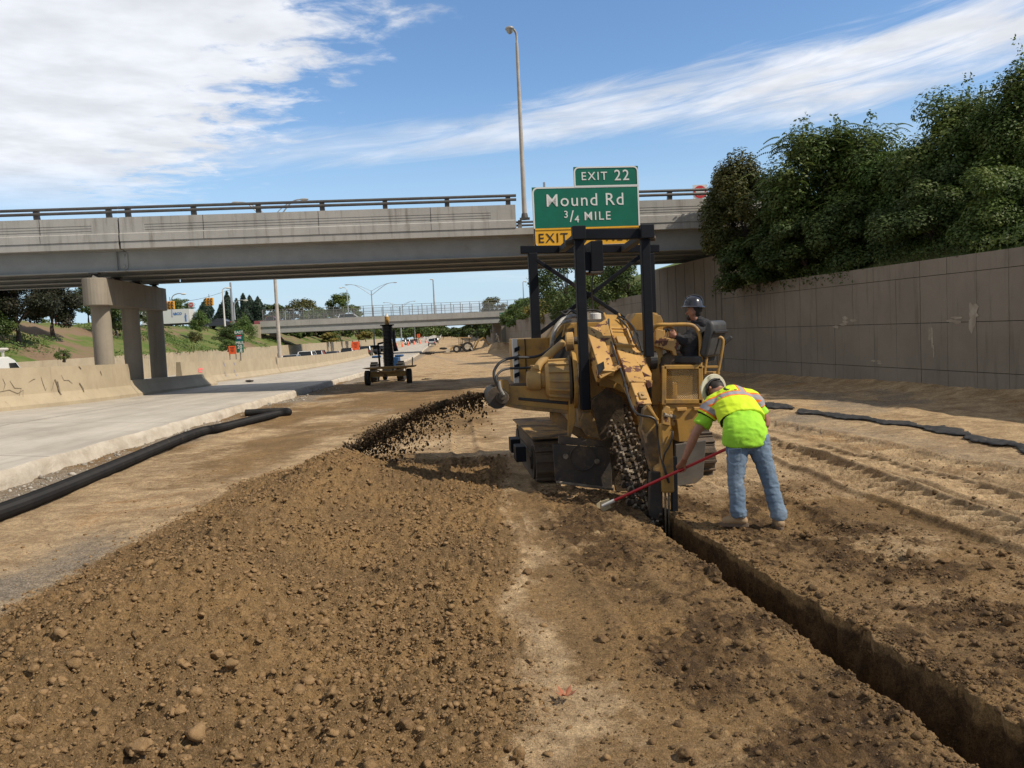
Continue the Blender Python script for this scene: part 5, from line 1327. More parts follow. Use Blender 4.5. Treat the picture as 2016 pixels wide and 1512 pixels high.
vest = remesh('safety_vest', [dict(p=[(v0, .236), (v0 + (che-v0)*.5, .234), (che, .226), (upc, .196), (P(1428, 776, 9.1), .118)], sq=(1.06, .74), e=.06),
    dict(p=[(upc + (shL-upc)*.5, .115), (shL, .114), (shL + (elL-shL)*.42, .112)], e=.1), dict(p=[(upc + (shR-upc)*.5, .115), (shR, .1), (shR + (elR-shR)*.42, .092)], e=.1)],
    M_vest, wk, .008, 4, attrs=dict(band=band, hem=hem, mark=mark), wrinkle=.007, wseed=19, wscale=7)
# full-brim hard hat seen from behind and below
def hard_hat(name, c, ax, m, parent, brim=.165, r=.125, h=.15, dn=None):
    ax = Vector(ax).normalized(); mb = MB()
    prof = [(brim, -.004), (brim+.004, .004), (brim-.004, .010), (r+.012, .022), (r+.004, .045), (r*.95, h*.55), (r*.72, h*.85), (r*.38, h*.98), (.001, h), ]
    mb.lathe(prof, c, ax, 32)
    k = [(brim, -.004), (r, .008), (r-.006, .03), (r*.9, h*.55), (r*.6, h*.85), (.001, h*.96)]
    mb.lathe(k, c, ax, 32)
    o = mb.build(name, m, parent, smooth=True)
    u = ax.cross(Vector((0, 0, 1))).normalized(); 
    if dn is not None:
        b2 = MB(); b2.bar(c + ax*.03, c + ax*(h+.006), .03, .02) if False else b2.tube(curve_pts([c + dn*(r) + ax*.05, c + dn*(r*.75) + ax*(h*.86), c + ax*(h+.008), c - dn*(r*.75) + ax*(h*.86), c - dn*r + ax*.05]), .012, 8); b2.build('ridge', m, o, smooth=True)
    return o
hh = hard_hat('hard_hat', head + hax*.02, hax, M_cream, wk, dn=hdn)
mb = MB(); mb.tube([head + hax*-.005 + (hdn*math.cos(a) + hsd*math.sin(a))*.112 for a in np.linspace(0, 2*math.pi, 25)], .013, 8, False); mb.build('suspension_band', M_dark, hh, smooth=True)
mb = MB(); mb.disc(head - hdn*.098 - hax*.03, (-hdn - hax*.6), .022, .025, 14); mb.build('ratchet_knob', M_plate, hh, smooth=True)
mb = MB(); mb.tube(curve_pts([head - hdn*.10 + hsd*.03 - hax*.01, head - hdn*.118 - hax*.045, head - hdn*.10 - hsd*.03 - hax*.01]), .009, 8); mb.build('nape_strap', M_dark, hh, smooth=True)

# ---------------------------------------------------------------- the scraper he holds
M_red = mat('red_handle', (.5, .018, .025), (.42, .02, .025), 8, .4, dirt=(.3, .14, .1), dirtlim=(.62, .85))
tool = empty('trench_scraper', P(1190, 1012, 9.42), 0, 'long red-handled scraper with a small pale metal head lying across to the trench edge', 'hand tool')
mb = MB(); mb.tube([hA, hB + hdir*.1], .0165, 12); mb.build('handle', M_red, tool, smooth=True)
mb = MB(); mb.tube([hA - hdir*.0, hA + hdir*-.16], [.021, .017], 12); mb.build('ferrule', M_chrome if False else M_white, tool, smooth=True)
M_bone = mat('worn_blade', (.56, .46, .28), (.42, .34, .2), 12, .55, dirt=(.25, .17, .1), dirtlim=(.55, .75), dirts=9)
hc = hA - hdir*.2; hz_ = UP; 
mb = MB(); sd = Vector((.15, -1, 0)).normalized()
mb.prism([P(1174, 992, 9.42), P(1181, 987, 9.42), P(1181, 1009, 9.42), P(1175, 1014, 9.42)], Vector((.02, .05, 0)))
mb.prism([P(1181, 988, 9.42), P(1199, 982, 9.38), P(1203, 1000, 9.38), P(1182, 1010, 9.42)], Vector((.0, .02, 0)))
mb.build('blade', M_bone, tool, bevel=.003)

# ---------------------------------------------------------------- the operator on his seat
op = empty('person.001', so(0, 0, .1), 0, 'person in black hooded sweatshirt and dark hard hat sitting at the trencher controls', 'person'); op.name = 'person'
M_hood = mat('black_cotton', (.016, .016, .02), (.026, .026, .03), 6, .9, bump=.4, bscale=18)
M_pants = mat('brown_canvas', (.13, .09, .055), (.1, .07, .045), 6, .9, bump=.3, bscale=20)
M_hat = mat('dark_shell', (.03, .032, .04), rough=.22)
hp = q1(1665, 1065, 11.05); ch_ = q1(1712, 905, 11.05); sc1 = q1(1728, 818, 11.08); nk = q1(1702, 770, 11.05); hd = q1(1678, 700, 11.05)
face = Vector((-.92, .38, 0)).normalized(); fs = Vector((face.y, -face.x, 0))     # facing left and away; fs points to the far side
kn1, kn2 = q1(1452, 1092, 10.98), q1(1450, 1085, 11.3); ft1, ft2 = q1(1470, 1420, 10.95), q1(1468, 1410, 11.3)
s1, s2 = sc1 - fs*.17 - UP*.02, sc1 + fs*.17 - UP*.02
if s1.y > s2.y: s1, s2 = s2, s1
e1, w1, h1 = q1(1600, 935, 10.88), q1(1535, 895, 10.88), q1(1500, 882, 10.88)
e2, w2, h2 = q1(1590, 925, 11.25), q1(1530, 890, 11.2), q1(1496, 876, 11.18)
bch = [dict(p=[(hp, .11), (ch_, .12), (sc1, .09), (nk, .062), (hd - UP*.06, .06)], sq=(1.1, .8), up=tuple(face)),
       dict(p=[(hd - UP*.07 + face*.02, .058), (hd - UP*.0, .088), (hd + UP*.06, .085), (hd + UP*.1, .055)], sq=(1.05, .9), e=.5, up=tuple(face)),
       dict(p=[(hd + face*.085 - UP*.01, .018), (hd + face*.11 - UP*.03, .013)]), dict(p=[(hd + face*.055 - UP*.085, .038), (hd + face*.075 - UP*.095, .028)]),
       dict(p=[(hd - fs*.085 - UP*.005, .024), (hd - fs*.092 - UP*.035, .016)], sq=(1, .5)), dict(p=[(hd + fs*.085 - UP*.005, .024), (hd + fs*.092 - UP*.035, .016)], sq=(1, .5)),
       dict(p=[(s1, .045), (e1, .046), (w1, .03)]), dict(p=[(s2, .045), (e2, .046), (w2, .03)]), dict(p=[(hp, .09), (kn1, .07), (ft1, .05)]), dict(p=[(hp, .09), (kn2, .07), (ft2, .05)])]
bch += fingers(h1, w1, UP, 1) + fingers(h2, w2, UP, -1)
remesh('body', bch, M_skin, op, .0085, 3)
remesh('hair', [dict(p=[(hd - face*.035 - UP*.05, .062), (hd - face*.025 + UP*.02, .09), (hd - face*.01 + UP*.07, .09)], e=.4)], M_hair, op, .012, 3)
remesh('beard', [dict(p=[(hd + face*.05 - UP*.075, .045), (hd + face*.08 - UP*.09, .034)], e=.5)], M_hair, op, .01, 3)
remesh('sweatshirt', [dict(p=[(hp - UP*.04, .19), (hp + UP*.12, .19), (ch_, .195), (sc1 - UP*.02, .165), (nk - UP*.04, .085)], sq=(1.2, .82), up=tuple(face), e=.2),
    dict(p=[(s1, .085), (s1 + (e1-s1)*.5, .075), (e1, .066), (e1 + (w1-e1)*.6, .055), (w1, .05)], e=.3), dict(p=[(s2, .085), (e2, .066), (w2, .05)], e=.3),
    dict(p=[(nk - face*.06 - UP*.05 - fs*.07, .06), (nk - face*.10 - UP*.05, .075), (nk - face*.06 - UP*.05 + fs*.07, .06)], e=.5), dict(p=[(nk - UP*.03 + face*.03, .08), (nk - UP*.02 - face*.04, .085)])], M_hood, op, .011, 4, wrinkle=.01, wseed=33)
remesh('trousers', [dict(p=[(hp - UP*.02, .13), (hp + (kn1-hp)*.5, .105), (kn1, .085), (kn1 + (ft1-kn1)*.5, .075), (ft1 + UP*.1, .072)], e=.4), dict(p=[(hp, .12), (kn2, .085), (ft2 + UP*.1, .072)], e=.4)], M_pants, op, .012, 4, wrinkle=.008, wseed=35)
for f in (ft1, ft2): remesh('boot', [dict(p=[(f + UP*.1, .055), (f + UP*.03, .055)]), dict(p=[(f - face*.05 + UP*.03, .048), (f + face*.1 + UP*.025, .05), (f + face*.16 + UP*.02, .042)], sq=(1, .8))], M_boot, op, .011, 3)
oh = hard_hat('hard_hat', hd + UP*.055 + face*.005, Vector((.06, 0, 1)), M_hat, op, .158, .122, .15, face)
mb = MB(); dc = hd + UP*.115 + face*.075 - fs*.085; dn_ = (face*.6 - fs*.75 + UP*.25).normalized()
if dn_.y > 0: dc = hd + UP*.115 + face*.075 + fs*.085; dn_ = (face*.6 + fs*.75 + UP*.25).normalized()
mb.disc(dc, dn_, .032, .006, 20); dcl = mb.build('decal', M_white, oh)
mb = MB(); mb.tube([dc + dn_*.004 + (dn_.cross(UP).normalized()*math.cos(a) + UP*math.sin(a))*.02 for a in np.linspace(0, 6.2832, 17)], .003, 5, False); mb.build('decal_ring', M_dark, dcl)
mb = MB(); mb.disc(dc + dn_*.004, dn_, .009, .005, 10); mb.build('decal_dot', M_dark, dcl)
# ================================================================ the second overpass, 145 m off
M_fence = mat('chain_link', (.17, .165, .16), rough=.7, metal=.2)
M_bridge2 = concrete('far_bridge_concrete', (.34, .325, .3), (.29, .28, .26), (.2, .19, .175), .4, True)
b2 = empty('highway_overpass', (-22, 147, 0), 0, 'second overpass in the distance with a tall chain-link fence along its deck', 'bridge')
FO = P(512, 640, 141); FE = P(997, 622, 148); fu = Vector((FE.x-FO.x, FE.y-FO.y, 0)); FL = fu.length; fu.normalize(); fw = Vector((-fu.y, fu.x, 0))
FZ = 3.75   # underside of the girders
def fp(s, t, z): return Vector((FO.x, FO.y, 0)) + fu*s + fw*t + UP*z
def slab2(name, m, s0, s1, t0, t1, z0, z1, par=None):
    mb = MB(); mb.hexa([fp(s0, t0, z0), fp(s1, t0, z0), fp(s1, t1, z0), fp(s0, t1, z0), fp(s0, t0, z1), fp(s1, t0, z1), fp(s1, t1, z1), fp(s0, t1, z1)]); return mb.build(name, m, par or b2)
slab2('deck', M_bridge2, 0, FL+3, .05, 12, FZ+.96, FZ+1.2)
for t in (.35, 3, 6, 9, 11.6): slab2('girder', M_girder, 0, FL+3, t-.15, t+.15, FZ, FZ+.95)
for t in (-.02, 11.7): slab2('parapet', M_bridge2, 0, FL+3, t, t+.35, FZ+1.1, FZ+2.05)
M_link = bpy.data.materials.new('chain_link_fabric'); M_link.use_nodes = True
_t = M_link.node_tree; _q = NG(_t); _b = _t.nodes['Principled BSDF']; _b.inputs['Base Color'].default_value = (.32, .33, .34, 1); _b.inputs['Roughness'].default_value = .5
_tr = _q.n('ShaderNodeBsdfTransparent'); _mx = _q.n('ShaderNodeMixShader'); _mx.inputs[0].default_value = .86   # fine wire, far below pixel size
_q.link(_b.outputs[0], _mx.inputs[1]); _q.link(_tr.outputs[0], _mx.inputs[2]); _q.link(_mx.outputs[0], _t.nodes['Material Output'].inputs[0])
for t in (.15, 11.85):
    nps = 26
    for k in range(nps+1):
        s_ = .5 + (FL+1.5)*k/nps; mb = MB(); c = .0
        mb.tube([fp(s_, t-.12*(t < 1), FZ+1.2), fp(s_, t, FZ+2.0), fp(s_, t, FZ+3.7), fp(s_+.0, t+.25*(1 if t < 1 else -1), FZ+3.95)], .055, 6); mb.build('fence_post', M_fence, b2)
    for z in (FZ+2.1, FZ+2.95, FZ+3.95):
        mb = MB(); o_ = (.25*(1 if t < 1 else -1) if z > FZ+3.9 else 0); mb.tube([fp(.5, t+o_, z), fp(FL+2, t+o_, z)], .035, 6); mb.build('fence_rail', M_fence, b2)
    mb = MB(); mb.add([fp(.5, t, FZ+2.05), fp(FL+2, t, FZ+2.05), fp(FL+2, t, FZ+3.7), fp(.5, t, FZ+3.7)], [(0, 1, 2, 3)]); mb.build('fence_mesh', M_link, b2)
# left abutment with wing walls, and the dark road passing under
M_abut = concrete('abutment_tan', (.44, .37, .265), (.38, .32, .23), (.27, .22, .16), .5, True)
ab2 = empty('bridge_abutment', fp(0, 0, -.8), 0, 'tan stepped wing walls and abutment at the left end of the second overpass', 'abutment')
def quadwall(name, pts, th, m=None):
    mb = MB(); mb.prism([Vector(p) for p in pts], Vector(th)); return mb.build(name, m or M_abut, ab2)
zb_ = -1.6
quadwall('wing_wall', [fp(-12, -.3, zb_), fp(.02, -.3, zb_), fp(.02, -.3, FZ+1.6), fp(-1.5, -.3, FZ+1.6), fp(-3.6, -.3, FZ-.6), fp(-6.0, -.3, FZ-1.1), fp(-8, -.3, 1.7), fp(-12, -.3, 1.65)], fw*.5)
quadwall('abutment_wall', [fp(-.5, .3, zb_), fp(-.5, 12.2, zb_), fp(-.5, 12.2, FZ), fp(-.5, .3, FZ)], -fu*.5, M_wall)
quadwall('wing_wall', [fp(.0, 12.3, zb_), fp(3.2, 12.3, zb_), fp(3.2, 12.3, 1.7), fp(1.6, 12.3, FZ), fp(.0, 12.3, FZ+1.6)], fw*.5)
mb = MB(); mb.hexa([fp(FL-.9, .5, -2.), fp(FL+1.6, .5, -2.), fp(FL+1.6, 12, -2.), fp(FL-.9, 12, -2.), fp(FL-.9, .5, FZ), fp(FL+1.6, .5, FZ), fp(FL+1.6, 12, FZ), fp(FL-.9, 12, FZ)])
tag(mb.build('bridge_abutment', M_wall), 'dark concrete abutment under the right end of the second overpass', 'abutment')
# small street-name plate on its parapet
c = fp(FL-.9, -.06, FZ+1.5)
ns = empty('name_sign', c, 0, 'small green street-name plate on the right end of the second overpass', 'sign')
mb = MB(); mb.box(c, (1.7, .04, .55)); mb.build('panel', M_sg, ns)
text_mesh('legend', 'RYAN RD', .3, M_sw, ns, Matrix.Translation(c + Vector((0, -.035, 0))) @ Matrix.Rotation(rad(90), 4, 'X'))
# a third bridge low on the horizon
b3 = empty('highway_overpass', (-40, 560, 1), 0, 'tiny third overpass low on the horizon behind the backhoe', 'bridge')
mb = MB(); mb.box((-40, 560, 4.4), (110, 9, 1.4)); mb.build('deck', M_bridge2, b3)
mb = MB(); mb.box((-40, 555.4, 5.5), (110, .3, .8)); mb.build('parapet', M_bridge2, b3)
for x_ in (-70, -48, -30): mb = MB(); mb.box((x_, 560, 1), (1.2, 8, 6)); mb.build('pier', M_pier, b3)

# ================================================================ lamps and poles
M_alum = mat('aluminium', (.45, .46, .47), (.38, .39, .4), 2, .45, metal=.5)
def vlamp(px_, ptop, d, arm, label):
    top = P(px_, ptop, d); bx = top.x; zb = float(zbar(d)) + 1.25
    o = empty('twin_lamp', (bx, d, zb), 0, label, 'street lamp', 'twin-arm lamps on the median barrier')
    mb = MB(); mb.tube([(bx, d, zb), (bx, d, top.z)], [.16, .09], 10); mb.build('pole', M_alum if d > 100 else M_pole, o, smooth=True)
    for s_ in (-1, 1):
        mb = MB(); t = top
        mb.tube(curve_pts([t - UP*.9, t + Vector((s_*arm*.4, 0, .35)), t + Vector((s_*arm*.72, 0, 1.15)), t + Vector((s_*arm*1.0, 0, 1.3))]), .055, 6)
        mb.build('arm', M_alum, o, smooth=True)
        mb = MB(); mb.tube(curve_pts([t - UP*.1, t + Vector((s_*arm*.4, 0, .75)), t + Vector((s_*arm*.72, 0, 1.2))]), .035, 6); mb.build('arm_brace', M_alum, o)
        mb = MB(); c = t + Vector((s_*(arm+.25), 0, 1.28)); mb.sphere(c, .3, (1.25, .6, .35), 8); mb.build('luminaire', M_alum, o, smooth=True)
    return o
vlamp(533.5, 428, 66.6, 2.45, 'nearest twin-arm lamp, a tan pole rising from the barrier past the near bridge')
vlamp(731, 572, 157, 4.3, 'tall twin-arm lamp with spread arms standing left of the coil cart')
vlamp(786.5, 603, 246, 4.2, 'twin-arm lamp seen above the fence of the second overpass')
vlamp(815, 622, 335, 5.2, 'farthest twin-arm lamp, faint behind the fence of the second overpass')
def slamp(x0, y0, x1, y1, d, arm, label, m=None, r=.1, cat='street lamp', wood=False):
    """single pole from ground mark (x0,y0) to its top (x1,y1)"""
    a, b = P(x0, y0, d), P(x1, y1, d); a.x = b.x
    o = empty('utility_pole' if wood else 'street_lamp', a, 0, label, 'pole' if wood else cat)
    mb = MB(); mb.tube([a, b], [r*1.3, r*.8], 8); mb.build('pole', m or M_alum, o, smooth=True)
    if arm:
        mb = MB(); pts = curve_pts([b, b + Vector((arm*.2, 0, abs(arm)*.32)), b + Vector((arm*.6, 0, abs(arm)*.45)), b + Vector((arm, 0, abs(arm)*.4))]); mb.tube(pts, r*.6, 6); mb.build('arm', m or M_alum, o, smooth=True)
        mb = MB(); mb.sphere(pts[-1], .28, (1.3, .6, .4), 8); mb.build('luminaire', M_white, o, smooth=True)
    return o
M_wood = mat('pole_wood', (.2, .17, .14), (.15, .125, .1), 3, .9)
slamp(858, 628, 852.5, 551, 149, -.25, 'tall straight lamp pole on the second overpass, right of its middle', r=.13)
slamp(688, 624, 683, 571, 153, -1.1, 'lamp with short arm on the second overpass beside the round tree')
slamp(1031, 596, 1029.5, 556, 170, .4, 'thin lamp above the greenery right of the second overpass')
slamp(443, 642, 438, 572, 108, .75, 'bright lamp post with a hooked arm beside the utility pole on the left bank', M_white)
slamp(459, 640, 453.5, 556, 112, 0, 'grey utility pole in front of the spruce trees', M_galv, .16, wood=True)
slamp(461.5, 630, 460.5, 602, 112, 1.6, 'low lamp arm reaching right from beside the utility pole')
slamp(338, 625, 337, 590, 105, 1.6, 'curved lamp arm showing right of the bridge pier')
slamp(562, 650, 561, 614, 160, 1.1, 'low lamp peeking over the left part of the second overpass')
for i, (x0, y0, y1, d) in enumerate(((790, 668, 634, 200), (817, 668, 640, 290), (832, 666, 642, 330), (843, 665, 640, 350), (851, 664, 644, 400), (864, 663, 646, 480))):
    slamp(x0, y0, x0-1, y1, d, -.8, ['pale pole right of the coil cart beyond the second overpass', 'slim pole beyond the second overpass, right of the orange boards', 'slim pole between two others above the silver pickup', 'thin pole just left above the silver pickup', 'thin pole directly above the silver pickup', 'faintest thin pole right of the silver pickup'][i], r=.11)

# span wire with signals at the left junction
M_sigy = mat('signal_yellow', (.62, .31, .03), (.55, .27, .03), 3, .5); M_lens = mat('signal_lens', (.03, .03, .03), rough=.2)
wa, wb = P(300, 592, 96), P(455, 570, 112)
mb = MB(); mb.tube(curve_pts([wa, P(345, 594, 98), P(395, 588, 102), wb]), .02, 5); tag(mb.build('span_wire', M_hose), 'thin span wire sagging between poles with the traffic signals', 'wire')
def signal(px_, py_, d, label, n=2):
    c = P(px_, py_, d); o = empty('traffic_signal', c, 0, label, 'traffic signal')
    for k in range(n):
        cc = c + Vector(((k-(n-1)/2)*.36, 0, 0)); mb = MB(); mb.box(cc, (.28, .3, .95)); hd_ = mb.build('signal_head', M_sigy, o, bevel=.03)
        for j in range(3):
            mb = MB(); mb.disc(cc + Vector((0, -.2, .33-.33*j)), (0, 1, 0), .10, .12, 12); mb.build('visor', M_sigy, hd_)
            mb = MB(); mb.disc(cc + Vector((0, -.27, .33-.33*j)), (0, 1, 0), .085, .02, 12); mb.build('lens', M_lens, hd_)
    mb = MB(); mb.tube([c + UP*.5, c + UP*.95], .03, 6); mb.build('hanger', M_hose, o)
signal(335, 601, 97, 'yellow traffic signal hanging just right of the bridge pier', 3)
signal(412, 594, 104, 'yellow traffic signal hanging left of the spruce trees', 3)
M_redp = mat('sign_red', (.5, .03, .03), rough=.5)
def sq_sign(px_, py_, d, sz, label, post_to=None):
    c = P(px_, py_, d); o = empty('road_sign', c - UP*sz, 0, label, 'sign')
    mb = MB(); mb.box(c, (sz, .03, sz)); pn = mb.build('panel', M_sw, o)
    mb = MB(); mb.disc(c + Vector((0, -.025, 0)), (0, 1, 0), sz*.44, .02, 24); dk = mb.build('disc', M_redp, pn)
    mb = MB(); mb.box(c + Vector((0, -.04, 0)), (sz*.62, .02, sz*.13)); mb.build('bar', M_sw, pn)
    text_mesh('legend', 'DO NOT', sz*.15, M_sw, pn, Matrix.Translation(c + Vector((0, -.045, sz*.2))) @ Matrix.Rotation(rad(90), 4, 'X'))
    text_mesh('legend', 'ENTER', sz*.15, M_sw, pn, Matrix.Translation(c + Vector((0, -.045, -sz*.2))) @ Matrix.Rotation(rad(90), 4, 'X'))
    if post_to: mb = MB(); mb.tube([c + Vector((0, .05, sz*.4)), c + Vector((0, .05, -post_to))], .04, 6); mb.build('post', M_galv, o)
    return o
sq_sign(376, 600, 100, .62, 'small red and white sign on the span wire between the signals')
sq_sign(1378, 378, 42.5, .72, 'red and white do-not-enter sign beyond the bridge railing at the right', 2.4)

# ================================================================ signs along the median barrier
M_org = mat('sign_orange', (.85, .11, .02), (.78, .1, .02), 2, .5); M_shield = mat('shield_blue', (.02, .06, .26), rough=.5)
def post_sign(px_, y0, y1, w_px, d, label):
    a, b = P(px_, y0, d), P(px_, y1, d); wd = w_px*d/FPX; h = a.z-b.z; c = (a+b)/2; zb = float(zbar(d)) + 1.22
    o = empty('work_sign', (c.x, d, zb), 0, label, 'sign', 'orange signs on the median barrier')
    mb = MB(); mb.box(c, (wd, .03, h)); p = mb.build('panel', M_org, o)
    for k in range(4):
        z_ = h*.32 - k*h*.17; w2 = wd*(.62, .42, .5, .3)[k]
        mb = MB(); mb.box(c + Vector((0, -.02, z_)), (w2, .01, h*.055)); mb.build('legend_line', M_sb, p)
    for s_ in (-1, 1): mb = MB(); mb.tube([(c.x + s_*wd*.42, d+.04, zb), (c.x + s_*wd*.42, d+.04, a.z)], .03, 6); mb.build('post', M_wood, o)
    return o
post_sign(457.5, 681, 697, 14.5, 57, 'orange sign board standing beside the green mile marker')
post_sign(700, 672.5, 689, 14, 120, 'orange sign board left of the coil cart in front of a dark car')
post_sign(824, 657.5, 664.5, 6, 300, 'smaller far orange board beyond the coil cart'); post_sign(831, 659, 665, 4, 330, 'farthest orange board, partly behind another')
mm_c = P(471.5, 672, 56); mm = empty('mile_marker', (mm_c.x, 56, float(zbar(56))+1.25), 0, 'tall narrow green mile marker sign reading EAST MILE 20.8', 'sign')
mh = (694.5-650)*56/FPX; mw = 14.2*56/FPX
mb = MB(); mb.box(mm_c, (mw, .03, mh)); mp_ = mb.build('panel', M_sg, mm)
mb = MB(); mb.tube([(mm_c.x, 56.04, float(zbar(56))+1.2), (mm_c.x, 56.04, mm_c.z)], .045, 6); mb.build('post', M_wood, mm)
RX = Matrix.Rotation(rad(90), 4, 'X')
for txt, fz, sz in (('EAST', .39, .26), ('MILE', -.07, .26), ('20', -.25, .33), ('.8', -.42, .33)):
    text_mesh('legend', txt, sz, M_sw, mp_, Matrix.Translation(mm_c + Vector((.04 if txt == '.8' else 0, -.025, mh*fz))) @ RX, bold=.006)
sc2 = mm_c + Vector((0, -.03, mh*.17))
mb = MB(); mb.prism([sc2 + Vector((x*.2, 0, z*.2)) for x, z in ((-.9, .6), (-.6, .9), (0, .75), (.6, .9), (.9, .6), (.85, -.1), (.5, -.65), (0, -1), (-.5, -.65), (-.85, -.1))], Vector((0, .01, 0))); shd = mb.build('shield', M_shield, mp_)
mb = MB(); mb.prism([sc2 + Vector((x*.2, -.004, z*.2)) for x, z in ((-.9, .6), (-.6, .9), (0, .75), (.6, .9), (.9, .6), (.9, .42), (-.9, .42))], Vector((0, .01, 0))); mb.build('shield_top', M_redp, mp_)
text_mesh('legend', '696', .2, M_sw, mp_, Matrix.Translation(sc2 + Vector((0, -.012, -.02))) @ RX, bold=.005)
# shop sign up on the bank
lc = P(117, 620, 84); ls = empty('shop_sign', lc - UP*1.6, 0, 'white and red shop sign board on the left bank beside the dark tree', 'sign')
mb = MB(); mb.box(lc, (1.15, .12, .86)); lpn = mb.build('panel', M_white, ls)
mb = MB(); mb.box(lc + Vector((.08, 0, .62)), (.75, .12, .3)); mb.build('red_topper', M_redp, ls)
for s_ in (-.5, .62): mb = MB(); mb.box(lc + Vector((s_, .1, -.6)), (.14, .1, 2.4)); mb.build('post', M_redp, ls)
text_mesh('legend', 'LIQUOR', .27, M_shield, lpn, Matrix.Translation(lc + Vector((0, -.07, .18))) @ RX, bold=.01)
text_mesh('legend', 'BEER', .22, M_redp, lpn, Matrix.Translation(lc + Vector((-.27, -.07, -.2))) @ RX, bold=.01)
text_mesh('legend', 'WINE', .22, M_redp, lpn, Matrix.Translation(lc + Vector((.29, -.07, -.2))) @ RX, bold=.01)

# ================================================================ vehicles
M_glass = mat('car_glass', (.012, .016, .02), rough=.08, spec=.8); M_tyre = mat('tyre', (.018, .017, .016), (.04, .036, .032), 8, .9); M_rim = mat('wheel_rim', (.35, .35, .36), rough=.35, metal=.7)
M_lampr = mat('tail_lamp', (.35, .01, .01), rough=.25); M_lampw = mat('head_lamp', (.7, .7, .68), rough=.15); M_trim = mat('black_trim', (.02, .02, .02), rough=.6)
def paint(name, c): 
    m = mat(name, c, rough=.3, spec=.6); m.node_tree.nodes['Principled BSDF'].inputs['Coat Weight'].default_value = .5; return m
CARK = {  # length, width, side outline of body (x forward, z), glasshouse outline
 'sedan': (4.7, 1.8, [(-2.3, .35), (-2.35, .75), (-2.2, .98), (-1.55, 1.02), (1.0, 1.0), (2.1, .85), (2.32, .65), (2.3, .35)], [(-1.6, 1.0), (-.95, 1.40), (.25, 1.43), (1.05, 1.0)]),
 'suv': (4.7, 1.88, [(-2.3, .45), (-2.35, .9), (-2.28, 1.1), (1.05, 1.08), (2.1, 1.0), (2.3, .8), (2.3, .45)], [(-2.22, 1.08), (-1.95, 1.66), (.35, 1.70), (1.2, 1.08)]),
 'pickup': (5.6, 1.95, [(-2.75, .55), (-2.8, .95), (-2.75, 1.15), (-.75, 1.15), (1.35, 1.15), (2.5, 1.1), (2.75, .9), (2.75, .5)], [(-.8, 1.14), (-.6, 1.78), (.65, 1.82), (1.45, 1.14)]),
 'van': (5.6, 2.0, [(-2.7, .5), (-2.75, 1.2), (1.5, 1.2), (2.35, 1.1), (2.7, .85), (2.7, .45)], [(-2.72, 1.18), (-2.65, 2.0), (-2.5, 2.08), (.85, 2.08), (1.2, 1.95), (1.95, 1.18)]),
}
